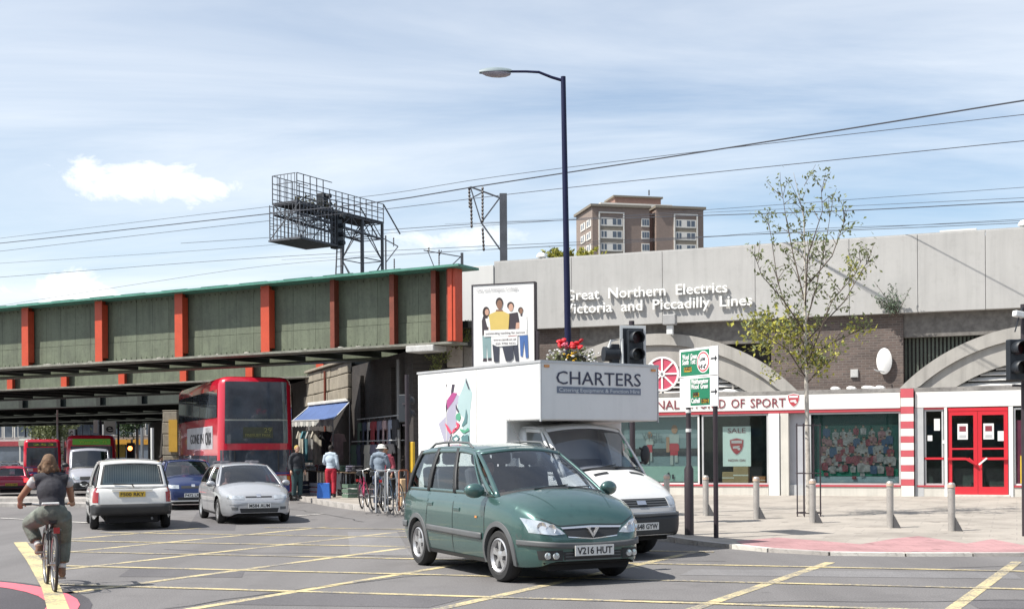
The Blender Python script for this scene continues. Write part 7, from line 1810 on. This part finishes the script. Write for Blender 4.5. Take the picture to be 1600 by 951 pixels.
def person(name_label, cat, M, J, skin, top_m, leg_m, shoe_m, hair_m, hair='short', sleeve='long', top_pad=.018, vox=.016, group=None, hat=None, s=1.0, hipw=1.0, long_top=False, sock=None, bag=None, trou_pad=.02):
    j = {'pel': (0, 0, .93), 'che': (.0, 0, 1.24), 'nec': (.0, 0, 1.44), 'hea': (.03, 0, 1.59), 'face': (1, 0, 0),
         'shL': (0, .175, 1.39), 'elL': (-.03, .235, 1.12), 'wrL': (.09, .235, .90), 'shR': (0, -.175, 1.39), 'elR': (-.03, -.235, 1.12), 'wrR': (.09, -.235, .90),
         'hiL': (0, .09, .90), 'knL': (.03, .10, .49), 'anL': (-.02, .10, .09), 'hiR': (0, -.09, .90), 'knR': (.03, -.10, .49), 'anR': (-.02, -.10, .09)}
    j.update(J); j = {k: V(v) for k, v in j.items()}
    o = thing('person', name_label, cat, M @ Matrix.Scale(s, 4), group)
    f = j['face'].normalized(); lft = V((-f.y, f.x, 0)).normalized()
    up = (j['nec'] - j['pel']).normalized(); rt_ = V((0, 1, 0)); fw = rt_.cross(up)
    pitch = math.atan2((j['nec'] - j['pel']).x, (j['nec'] - j['pel']).z)
    waist = j['pel'].lerp(j['che'], .5)
    torso = [('e', j['pel'], (.115, .155*hipw, .12), (0, pitch, 0)), ('e', waist, (.10, .135, .15), (0, pitch, 0)), ('e', j['che'], (.115, .16, .17), (0, pitch, 0)), ('t', [j['shL'], j['shL'].lerp(j['shR'], .5) + up*.03, j['shR']], [.06, .075, .06]), ('t', [j['nec'] - up*.06, j['nec'], j['hea'] - V((0, 0, .04))], [.062, .052, .050])]
    limbs = []
    for S_ in 'LR': limbs += [('t', [j['sh'+S_], j['sh'+S_].lerp(j['el'+S_], .4), j['el'+S_]], [.054, .047, .037]), ('t', [j['el'+S_], j['el'+S_].lerp(j['wr'+S_], .35), j['wr'+S_]], [.038, .036, .025])]
    legs = []
    for S_ in 'LR': legs += [('t', [j['hi'+S_], j['hi'+S_].lerp(j['kn'+S_], .35), j['kn'+S_]], [.088, .080, .055]), ('t', [j['kn'+S_], j['kn'+S_].lerp(j['an'+S_], .35), j['an'+S_]], [.055, .055, .037])]
    h = j['hea']
    head = [('e', h + V((0, 0, .02)), (.094, .077, .108)), ('e', h + f*.028 - V((0, 0, .048)), (.062, .057, .062)), ('e', h + f*.094 - V((0, 0, .004)), (.018, .014, .020)), ('e', h + lft*.078, (.022, .012, .030)), ('e', h - lft*.078, (.022, .012, .030)), ('e', h + f*.082 - V((0, 0, .052)), (.014, .024, .010))]
    hands = []
    for S_, sg in (('L', 1), ('R', -1)): hands += hand(j['wr'+S_], j['wr'+S_] - j['el'+S_], sg, .55, j.get('hup', V((.3, 0, 1))))
    feet = []
    body = fuse(torso + limbs + legs + head + hands, vox*.62, 'body', skin, o)
    for sg in (1, -1):
        MB().ell(h + f*.080 + lft*sg*.030 + V((0, 0, .016)), (.010, .012, .008), (0, 0, 0), 8, 6).build('eye', M_tl, o, smooth=60)
    # clothes
    def pad(parts, d): return [(p[0], p[1], [r + d for r in p[2]]) if p[0] == 't' else (p[0], p[1], tuple(r + d for r in p[2]), p[3] if len(p) > 3 else (0, 0, 0)) for p in parts]
    tp = pad(torso[1:4] + ([('e', j['pel'] + up*.03, (.115, .15*hipw, .10), (0, pitch, 0))]), top_pad)
    for S_ in 'LR':
        a, b, c = j['sh'+S_], j['el'+S_], j['wr'+S_]
        if sleeve == 'long': tp += pad([('t', [a, a.lerp(b, .5), b], [.056, .048, .040]), ('t', [b, b.lerp(c, .5), b.lerp(c, .92)], [.040, .037, .030])], top_pad)
        elif sleeve == 'short': tp += pad([('t', [a, a.lerp(b, .45), a.lerp(b, .62)], [.058, .052, .050])], top_pad)
    if long_top: tp += pad([('e', j['pel'] - up*.04, (.115, .16, .14), (0, pitch, 0))], top_pad)
    fuse(tp, vox, 'top', top_m, o)
    tr = pad([torso[0]], trou_pad)
    for S_ in 'LR':
        a, b, c = j['hi'+S_], j['kn'+S_], j['an'+S_]
        tr += pad([('t', [a, a.lerp(b, .4), b], [.092, .086, .064]), ('t', [b, b.lerp(c, .4), b.lerp(c, .93 if sock is None else .74)], [.064, .062, .052])], trou_pad)
    fuse(tr, vox, 'trousers', leg_m, o)
    for S_ in 'LR':
        a = j['an'+S_]; fd = j.get('foot'+S_, f)
        fuse([('t', [a + V((0, 0, .0)) - V(fd)*.04 - V((0, 0, .045)), a + V(fd)*.06 - V((0, 0, .05)), a + V(fd)*.165 - V((0, 0, .06))], [.042, .044, .030]), ('t', [a + V((0, 0, .03)), a - V((0, 0, .03))], [.046, .044])], vox*.7, 'shoe', shoe_m, o)
        if sock is not None: b = j['kn'+S_]; fuse([('t', [a + (b - a)*.06, a + (b - a)*.22], [.046, .048])], vox*.7, 'sock', sock, o)
    if hat is None:
        hp_ = [('e', h + V((0, 0, .038)) - f*.018, (.103, .088, .100))]
        if hair == 'bob': hp_ += [('e', h - f*.035 - V((0, 0, .03)), (.085, .098, .105)), ('e', h - f*.05 - V((0, 0, .085)), (.06, .085, .07)), ('e', h + lft*.07 - V((0, 0, .04)), (.05, .035, .09)), ('e', h - lft*.07 - V((0, 0, .04)), (.05, .035, .09)), ('e', h + V((0, 0, .075)) - f*.02, (.085, .075, .07))]
        if hair == 'bob':
            hr_ = random.Random(9)
            for _ in range(46):
                a_, e_ = hr_.uniform(-2.4, 2.4) + math.atan2(-f.y, -f.x), hr_.uniform(-1.0, 1.2); d_ = V((math.cos(a_)*math.cos(e_), math.sin(a_)*math.cos(e_), math.sin(e_)))
                c_ = h + V((d_.x*.095, d_.y*.095, d_.z*.105 - .015)); hp_.append(('t', [c_, c_ + V((d_.x*.03, d_.y*.03, -.03)), c_ + V((d_.x*.035, d_.y*.035, -.075))], [.022, .018, .006]))
        if hair == 'long': hp_ += [('e', h - f*.06 - V((0, 0, .10)), (.05, .085, .14))]
        fuse(hp_, vox*.7, 'hair', hair_m, o, 3)
    else:
        hm_ = MB(); Mh = Matrix.Translation(h + V((0, 0, .035)))
        hm_.lathe([(.150, -.01), (.148, .002), (.102, .012), (.098, .055), (.075, .092), (.0, .105)], 22, Mh, cap=False); hm_.build('hat', hat, o, smooth=60)
        fuse([('e', h - f*.02 + V((0, 0, .005)), (.094, .084, .075))], vox*.7, 'hair', hair_m, o, 2)
    return o
H_br = mat('hair_brown', (.13, .075, .04), .75, var=.45, scale=22, bump=.5, bscale=50); H_bk = mat('hair_black', (.015, .012, .011), .7, var=.2); H_gr = mat('hair_grey', (.2, .18, .16), .8, var=.2)
# ---------------------------------------------------------------- bicycles (frame: x forwards from the rear hub)
M_tyre2 = mat('bike_tyre', (.03, .028, .026), .8, var=.1); M_spoke = mat('spoke_steel', (.42, .42, .42), .35, .7, var=.05)
def bicycle(label, M, col_, drop=False, sad=.93, rack=True, crank=0.0, group=None, detail=True, guard=False, step=False):
    o = thing('bicycle', label, 'bicycle', M, group); R_ = .34; WB_ = 1.04; bb = V((.43, 0, .29)); fr = mat('bike_%d%d%d' % tuple(int(c*99) for c in col_), col_, .35, .2, var=.05, coat=.5)
    for x in (0, WB_):
        w = MB(); n = 32; w.tube([(R_*math.cos(2*PI*k/n), 0, R_*math.sin(2*PI*k/n)) for k in range(n+1)], .019, 7, caps=False)
        wo = w.build('wheel', M_tyre2, o, smooth=60); wo.location = (x, 0, R_)
        r = MB(); r.tube([((R_-.028)*math.cos(2*PI*k/n), 0, (R_-.028)*math.sin(2*PI*k/n)) for k in range(n+1)], .011, 6, caps=False); r.build('rim', M_spoke, wo, smooth=60)
        s_ = MB()
        for k in range(16 if detail else 8): a = 2*PI*k/(16 if detail else 8); s_.tube([(.02*math.cos(a+.5), .03*(1 if k % 2 else -1), .02*math.sin(a+.5)), ((R_-.03)*math.cos(a), 0, (R_-.03)*math.sin(a))], .0022, 3)
        s_.tube([(0, -.055, 0), (0, .055, 0)], .022, 8); s_.build('spokes', M_spoke, wo)
        if guard: g_ = MB(); g_.tube([((R_+.03)*math.cos(math.radians(t)), 0, (R_+.03)*math.sin(math.radians(t))) for t in range(20 if x else 0, 191, 12)], .022, 6); g_.build('mudguard', M_trimd, o, smooth=60).location = (x, 0, R_)
    st_, ht = V((.26, 0, .80)), V((.86, 0, .82)); hb_ = V((.91, 0, .66))
    f = MB()
    f.tube([bb, st_], .018, 8); f.tube([bb, hb_], .020, 8); f.tube([st_ if not step else bb.lerp(st_, .4), ht if not step else hb_], .017, 8); f.tube([ht, hb_], .022, 8)
    for sg in (1, -1): f.tube([bb + V((0, sg*.03, 0)), V((0, sg*.055, R_))], .011, 6); f.tube([st_ + V((0, sg*.015, -.03)), V((0, sg*.055, R_))], .010, 6)
    f.build('frame', fr, o, smooth=60)
    k = MB()
    for sg in (1, -1): k.tube([hb_ + V((0, sg*.035, 0)), V((.97, sg*.05, .50)), V((WB_, sg*.055, R_))], [.014, .013, .010], 7)
    k.tube([hb_ + V((0, -.04, 0)), hb_ + V((0, .04, 0))], .016, 7); k.build('fork', fr, o, smooth=60)
    hbz = 1.0; k = MB(); k.tube([ht, V((.84, 0, .97)), V((.89, 0, hbz))], .015, 7)
    if drop:
        for sg in (1, -1): k.tube([V((.89, 0, hbz)), V((.89, sg*.20, hbz)), V((.97, sg*.21, hbz - .02)), V((.98, sg*.21, hbz - .12)), V((.88, sg*.21, hbz - .14))], .013, 7)
    else: k.tube([V((.80, -.30, hbz + .03)), V((.86, -.20, hbz + .03)), V((.89, 0, hbz)), V((.86, .20, hbz + .03)), V((.80, .30, hbz + .03))], .013, 7)
    hbo = k.build('handlebar', M_spoke, o, smooth=60)
    if not drop:
        for sg in (1, -1): MB().tube([V((.87, sg*.185, hbz + .03)), V((.79, sg*.31, hbz + .03))], .018, 8).build('grip', M_trimd, hbo, smooth=60)
    sm = MB(); sm.tube([st_, V((.235, 0, sad - .02))], .013, 7); sm.build('seat_post', M_spoke, o)
    sd_ = MB(); sd_.tube([V((.08, 0, sad + .005)), V((.14, 0, sad + .01)), V((.26, 0, sad)), V((.36, 0, sad))], [.05, .075, .04, .02], 10); so = sd_.build('saddle', M_trimd, o, smooth=60); so.scale = (1, 1, 1)
    c_ = MB()
    for sg, a in ((1, crank), (-1, crank + PI)):
        e = bb + V((.17*math.cos(a), sg*.075, .17*math.sin(a))); c_.bar(bb + V((0, sg*.06, 0)), e, .022, .014); c_.box(e.x - .045, e.x + .045, e.y, e.y + sg*.10, e.z - .012, e.z + .012) if sg > 0 else c_.box(e.x - .045, e.x + .045, e.y - .10, e.y, e.z - .012, e.z + .012)
    c_.lathe([(.06, -.002), (.095, -.002), (.095, .002), (.06, .002)], 24, Matrix.Translation(bb + V((0, -.045, 0))) @ Matrix.Rotation(PI/2, 4, 'X')); c_.build('crank', M_spoke, o)
    ch = MB(); ch.bar(bb + V((0, -.045, .093)), V((0, -.045, R_ + .035)), .006, .012); ch.bar(bb + V((0, -.045, -.093)), V((0, -.045, R_ - .035)), .006, .012); ch.build('chain', M_trimd, o)
    if rack:
        r = MB()
        for sg in (1, -1): r.tube([V((0, sg*.065, R_)), V((-.05, sg*.065, .75)), V((-.30, sg*.06, .76))], .006, 5); r.tube([V((-.05, sg*.065, .75)), V((.2, sg*.06, .75))], .006, 5)
        for x in (-.3, -.15, 0, .12): r.tube([V((x, -.065, .755)), V((x, .065, .755))], .005, 5)
        r.build('rack', M_trimd, o)
        MB().box(-.325, -.305, -.035, .035, .72, .79).build('reflector', M_lampr, o)
    return o
# the cyclist in the foreground
q = Gd(85, 924); ch_ = math.radians(90 + 25)
CM = XF(q.x, q.y - .0, 0, ch_)
bk0 = bicycle('grey bicycle ridden by the woman at the lower left', CM, (.06, .065, .06), crank=math.radians(100), guard=True, sad=.86)
cyc = person('woman in dark vest and grey-green cargo trousers riding a bicycle away', 'person', CM,
   {'pel': (.19, 0, .945), 'che': (.27, .0, 1.195), 'nec': (.34, .0, 1.385), 'hea': (.39, .02, 1.515), 'face': (1, .05, -.12),
    'shL': (.33, .195, 1.335), 'elL': (.50, .34, 1.12), 'wrL': (.76, .325, 1.045), 'shR': (.33, -.195, 1.335), 'elR': (.44, -.25, 1.09), 'wrR': (.76, -.29, 1.045),
    'hiL': (.19, .11, .91), 'knL': (.58, .24, .80), 'anL': (.40, .135, .52), 'hiR': (.19, -.11, .91), 'knR': (.48, -.16, .58), 'anR': (.40, -.13, .225), 'footL': (.9, .1, -.1), 'footR': (.95, -.1, -.05), 'hup': (.2, 0, 1)},
   SKIN2, mat('vest_dark', (.026, .026, .034), .85, var=.3, scale=8, bump=.4, bscale=20), mat('cargo_grey_green', (.135, .15, .13), .9, var=.35, scale=7, bump=.8, bscale=14), mat('shoe_brown', (.20, .12, .08), .7, var=.2), H_br, hair='bob', sleeve='none', vox=.014, sock=mat('sock_white', (.62, .62, .60), .9, var=.1), trou_pad=.026, hipw=1.0)
MB().obox((.085, .03, 1.055), (.05, .20, .028), (0, .4, 0)).build('belt_pouch', M_wframe, cyc, bevel=.01)
tsl = fuse([('t', [(.33, s_*.18, 1.345), (.375, s_*.235, 1.265)], [.066, .060]) for s_ in (1,)], .012, 'shirt_sleeve', mat('tee_pale', (.42, .42, .42), .9, var=.15), cyc); 
fuse([('t', [(.33, -.18, 1.345), (.365, -.225, 1.265)], [.066, .060])], .012, 'shirt_sleeve', MC['tee_pale'], cyc)
# ---------------------------------------------------------------- parked bicycles, rail, man in a white cap
def pz(x, y): return pavz(x, y)
pbx = [(566, 793, (.45, .04, .12), 100, 'crimson bicycle at the left end of the parked row', True), (584, 795, (.05, .05, .06), 96, 'black bicycle second in the parked row', False), (598, 796, (.16, .17, .18), 104, 'grey bicycle in the middle of the parked row', True), (611, 797, (.05, .09, .14), 92, 'dark blue bicycle at the right end of the parked row', False)]
for px, py, c_, a_, lab, st2 in pbx:
    q = Gd(px, py, .15); bicycle(lab, XF(q.x, q.y, pz(q.x, q.y), math.radians(a_ - 12)) @ Matrix.Rotation(math.radians(rnd.uniform(-7, 7)), 4, 'X'), c_, drop=not st2, rack=st2, group='bicycles parked by the railing', detail=False, crank=rnd.uniform(0, 3), step=st2)
q = Gd(604, 798, .15); rl0 = thing('railing', 'low steel railing the bicycles are locked to', 'railing', XF(q.x, q.y, pz(q.x, q.y), math.radians(60)))
for k in range(3):
    x = -.45 + .5*k; 
    MB().tube([(x, 0, 0), (x, 0, .98), (x + .04, 0, 1.02), (x + .36, 0, 1.02), (x + .40, 0, .98), (x + .40, 0, 0)], .020, 8).build('hoop', M_gframe if k != 2 else mat('rail_rust', (.24, .08, .04), .7, var=.2), rl0, smooth=60)
q = Gd(590, 793, .15); J0 = {'elL': (.03, .25, 1.12), 'wrL': (.22, .17, .98), 'elR': (.05, -.25, 1.13), 'wrR': (.25, -.12, 1.02), 'che': (.03, 0, 1.23), 'nec': (.08, 0, 1.42), 'hea': (.14, 0, 1.565)}
person('man in a white hat and grey-blue jacket standing behind the parked bicycles', 'person', XF(q.x, q.y + .5, pz(q.x, q.y), math.radians(70)), J0, SKIN, mat('jacket_greyblue', (.17, .21, .26), .85, var=.3, scale=5, bump=.6, bscale=15), mat('jeans_blue', (.05, .09, .19), .9, var=.25, scale=6), M_trimd, H_gr, hat=mat('hat_white', (.70, .69, .64), .8, var=.08), vox=.016, group='people on the pavement by the market stall', long_top=True)
q = P(603, 740, 36.2); person('person in a maroon top half hidden behind the man in the white hat', 'person', XF(q.x, q.y, pz(q.x, q.y), math.radians(-110)), {}, SKIN2, mat('top_maroon', (.22, .04, .06), .85, var=.2), M_trimd, M_trimd, H_bk, vox=.02, group='people on the pavement by the market stall', s=.97)
q = P(517, 745, 42.2); person('shopper in a white-blue shirt and bright red trousers at the stall', 'person', XF(q.x, q.y, pz(q.x, q.y), math.radians(80)), {'elL': (.03, .25, 1.14), 'wrL': (.24, .18, 1.05)}, SKIN3, mat('shirt_paleblue', (.42, .50, .58), .85, var=.15), mat('trousers_red', (.42, .02, .04), .85, var=.15), M_trimd, H_bk, vox=.02, group='people on the pavement by the market stall')
q = P(464, 745, 41.0); person('dark-clothed person standing beside the front corner of the red bus', 'person', XF(q.x, q.y, pz(q.x, q.y), math.radians(-60)), {}, SKIN, mat('coat_dark', (.025, .028, .035), .9, var=.2), mat('trousers_teal', (.03, .06, .065), .9, var=.2), M_trimd, mat('hair_blond', (.36, .25, .07), .8, var=.2), vox=.02, group='people on the pavement by the market stall', long_top=True)
for px, Y, c_, lab in ((203, 74, (.45, .05, .12), 'distant pedestrian in pink-red under the far signal'), (222, 72, (.55, .55, .55), 'distant pedestrian in a white top near the banded post'), (251, 62, (.05, .05, .06), 'distant dark-clothed pedestrian beside the stone pier')):
    q = P(px, 710, Y); person(lab, 'person', XF(q.x, Y, zg(0, Y) + .1, rnd.uniform(0, 6)), {}, SKIN, mat('far_top_%d' % px, c_, .9, var=.1), M_trimd, M_trimd, H_bk, vox=.03, group='distant pedestrians under the bridge')
# ---------------------------------------------------------------- market stall along the wall (frame WM: x along the wall, y to the road)
def wz(x): w_ = WM @ V((x, 1, 0)); return pz(w_.x, w_.y)
E0, E1, R0, R1 = P(456, 657, 50.2), P(520, 655, 47.7), P(483, 634, 51.3), P(546, 627, 48.5)
aw = thing('awning', 'blue shop awning with grey striped valance over the pavement stall', 'awning', Matrix.Translation((E0.x, E0.y, 0)))
ao = V((E0.x, E0.y, 0)); E0, E1, R0, R1 = E0 - ao, E1 - ao, R0 - ao, R1 - ao
M_blue = mat('awning_blue', (.06, .105, .25), .8, var=.12, scale=1.5); M_val = mat('valance_pale', (.55, .55, .52), .8, var=.15)
for k in range(6):
    def cv(u, v_, k=k):
        t = (k + .004 + u*.992)/6; p = E0.lerp(E1, t).lerp(R0.lerp(R1, t), v_); return (p.x, p.y, p.z - .05*math.sin(PI*v_) - .012*math.sin(PI*u))
    MB().grid(cv, 3, 6).build('canvas_strip', M_blue, aw, smooth=60)
ex = (E1 - E0).normalized(); en = V((ex.y, -ex.x, 0)).normalized()*.012
for k in range(14):
    p, q_ = E0.lerp(E1, (k + .03)/14), E0.lerp(E1, (k + .97)/14); mb = MB()
    ring = [p, q_, q_ - V((0, 0, .20)), p.lerp(q_, .5) - V((0, 0, .25)), p - V((0, 0, .20))]
    n_ = len(ring); mb.add([r_ + en for r_ in ring] + [r_ - en for r_ in ring], [tuple(range(n_)), tuple(range(2*n_-1, n_-1, -1))] + [(i, i+n_, (i+1) % n_ + n_, (i+1) % n_) for i in range(n_)])
    mb.build('valance_flap', M_val if k % 2 else mat('valance_grey', (.33, .34, .33), .8, var=.15), aw, fixn=True)
MB().bar(R0 + V((0, 0, .07)), R1 + V((0, 0, .07)), .16, .12).build('roller_box', M_val, aw, bevel=.02)
MB().bar(E0, E1, .05).build('front_bar', M_gframe, aw)
for p in (E0, E1, R0, R1): MB().tube([V((p.x, p.y, wz(4) - .05)), p], .025, 6).build('pole', M_gframe, aw)
for p, q_ in ((E0, R0), (E1, R1)): MB().bar(p - V((0, 0, .03)), q_ - V((0, 0, .03)), .04).build('arm', M_gframe, aw)
gcols = [(.45, .45, .44), (.06, .07, .12), (.30, .05, .06), (.12, .30, .36), (.50, .47, .40), (.03, .03, .035), (.16, .15, .2), (.10, .16, .12), (.42, .30, .30), (.25, .27, .33)]
gn = ['white', 'navy', 'dark red', 'turquoise', 'cream', 'black', 'violet grey', 'dark green', 'dusty pink', 'slate']
def garment(label, M, c_, w_, h_, kind):
    rr = random.Random(label); mb = MB(); ph = rr.uniform(0, 6)
    def f(side):
        def g(u, v_):
            x = (u - .5)*w_*(1 + .12*v_); z = -h_*v_ - (.08*abs(u - .5) if v_ < .05 else 0)
            return (x, side*(.05 + .03*math.sin(5*u*PI*.9 + ph)*v_) , z)
        return g
    mb.grid(f(1), 8, 6); mb.grid(f(-1), 8, 6, flip=True)
    if kind == 'shirt':
        for sg in (1, -1): mb.tube([(sg*w_*.45, 0, -.05), (sg*w_*.72, 0, -.32)], [.07, .06], 7)
    mb.tube([(0, 0, .10), (0, 0, .0)], .006, 4)
    o = mb.build('garment', mat('cloth_%d' % int(c_[0]*1000 + c_[2]*77), c_, .9, var=.2, scale=4), smooth=50); o.matrix_world = M; return tag(o, label, 'clothing', 'garments hung along the wall and awning')
rg = random.Random(21)
hang = [(474, 668, 50.0, 4, .9, 'cream garment hung at the bus end of the awning edge'), (481, 668, 49.8, 3, 1.25, 'turquoise scarf-like garment hung from the awning edge'), (489, 668, 49.5, 0, 1.15, 'white garment hung under the awning edge beside the turquoise one'), (497, 668, 49.2, 4, 1.35, 'longer cream garment hung from the middle of the awning edge'),
        (510, 669, 48.9, 5, .9, 'black garment hung inside the awning behind the red trousers'), (528, 672, 48.1, 8, 1.0, 'dusty pink garment hung at the wall end of the awning')]
for px, py, Y, ci, h_, lab in hang: q = P(px, py, Y); garment(lab, XF(q.x, q.y, q.z - .1, rg.uniform(-.4, .4)), gcols[ci], .36, h_, 'shirt')
words = ['high', 'middle', 'low']; k = 0
for row, z in enumerate((2.55, 1.75)):
    for i in range(8):
        x = 1.3 + i*.72 + rg.uniform(-.06, .06); ci = [5, 9, 8, 6, 2, 0, 1, 7, 5, 8, 9, 6, 4, 5, 1, 7][k]
        where = ['nearest the wall corner', 'second from the wall corner', 'third from the wall corner', 'fourth from the wall corner', 'fifth from the wall corner', 'sixth from the wall corner', 'seventh from the wall corner', 'last before the awning'][i]
        garment('%s garment in the %s row on the dark wall, %s' % (gn[ci], ['upper', 'lower'][row], where), WM @ Matrix.Translation((x, .22 + .2*row, wz(x) + z)) @ Matrix.Rotation(rg.uniform(-.15, .15), 4, 'Z'), gcols[ci], .50, .75 + rg.uniform(0, .2), 'shirt'); k += 1
rk = thing('clothes_rail', 'long dark rail on the wall from which garments hang', 'rail', WM @ Matrix.Translation((0, 0, wz(4))))
for z, y in ((2.66, .22), (1.86, .42)): MB().tube([(1.0, y, z), (6.8, y, z)], .02, 6).build('bar', M_gframe, rk)
for x in (1.1, 3.0, 5.0, 6.7): MB().bar((x, 0, 2.66), (x, .24, 2.66), .03).build('bracket', M_gframe, rk); MB().bar((x, 0, 1.86), (x, .44, 1.86), .03).build('bracket', M_gframe, rk)
gnm = dict(zip(map(id, gcols), gn))
for i, (x, yy, lab, nm) in enumerate(((6.6, 1.5, 'stall table with dark goods just under the near end of the awning', 'middle'), (9.2, 1.5, 'longer stall table with pale goods in the shade of the awning', 'far'), (3.4, 1.25, 'stall table heaped with dark goods behind the parked bicycles', 'near'))):
    tb = thing('stall_table', lab, 'table', WM @ Matrix.Translation((x, yy, wz(x))))
    MB().box(-.8, .8, -.4, .4, .78, .82).build('top', mat('table_wood', (.2, .14, .09), .8, var=.2), tb)
    for sx_ in (-.7, .7):
        for sy_ in (-.32, .32): MB().box(sx_ - .02, sx_ + .02, sy_ - .02, sy_ + .02, 0, .78).build('leg', M_gframe, tb)
    MB().box(-.78, .78, .405, .415, .25, .80).build('cloth', mat('skirt_dark', (.03, .035, .045), .9, var=.3), tb)
    for m_ in range(6):
        ci = [[5, 1, 7, 9, 6, 2], [0, 4, 8, 3, 9, 2], [5, 6, 1, 3, 7, 9]][i][m_]; cc = gcols[ci]; x_ = -.65 + .26*m_; b = MB()
        for lay in range(3): b.obox((rg.uniform(-.02, .02), rg.uniform(-.03, .03), .04 + .07*lay), (.22, .32, .065), (0, 0, rg.uniform(-.2, .2)))
        o = b.build('folded_goods', mat('cloth_%d' % int(cc[0]*1000 + cc[2]*77), cc, .9), bevel=.025); o.matrix_world = WM @ Matrix.Translation((x + x_, yy + rg.uniform(-.12, .12), wz(x) + .82)); tag(o, 'stack of folded %s goods on the %s stall table' % (gn[ci], nm), 'goods', 'folded goods on the stall tables')
for i, (x, yy, ci, lab) in enumerate(((1.6, 1.1, 5, 'black crate of goods on the ground by the wall corner'), (2.3, 1.5, 7, 'dark green crate beside the black one near the wall corner'), (5.2, 1.5, 2, 'dark red crate of goods between the stall tables'), (4.6, 2.1, 9, 'slate crate in front of the heaped stall table'), (7.9, 1.9, 1, 'navy crate under the awning'))):
    cr = thing('crate', lab, 'crate', WM @ Matrix.Translation((x, yy, wz(x))) @ Matrix.Rotation(rg.uniform(-.3, .3), 4, 'Z'), 'crates on the pavement by the stall')
    c_ = gcols[ci]; mm_ = mat('crate_%d' % ci, c_, .6, var=.1)
    for z in (0, .16, .32): 
        for (x0_, x1_, y0_, y1_) in ((-.3, .3, -.2, -.18), (-.3, .3, .18, .2), (-.3, -.28, -.18, .18), (.28, .3, -.18, .18)): MB().box(x0_, x1_, y0_, y1_, z, z + .12).build('slat', mm_, cr)
    MB().box(-.28, .28, -.18, .18, .02, .30).build('contents', mat('contents_%d' % ci, gcols[(ci + 3) % 10], .9, var=.5, scale=12), cr, bevel=.03)
q = P(506, 758, 41.3); o = MB().prism([(-.22, 0), (.22, 0), (.19, .5), (-.19, .5)], -.1, .1, 'y').build('carrier_bag', mat('bag_blue', (.03, .14, .50), .5, var=.1), fixn=True, bevel=.02); o.matrix_world = XF(q.x, q.y, pz(q.x, q.y)); tag(o, 'bright blue carrier bag on the ground left of the red trousers', 'bag')
q = Gd(625, 792, .15); o = MB().box(-.22, .22, -.2, .2, 0, .75).build('cardboard_box', mat('card_tan', (.45, .31, .18), .8, var=.15), bevel=.02); o.matrix_world = XF(q.x + .12, q.y + 1.0, pz(q.x, q.y), .3); tag(o, 'tan cardboard box on the pavement right of the parked bicycles', 'box')
MB().box(-.225, .225, -.205, .205, .36, .40).build('tape', M_cream, o)
# clean up the scratch scene used while meshing text and bodies
bpy.data.scenes.remove(tmp_scene)
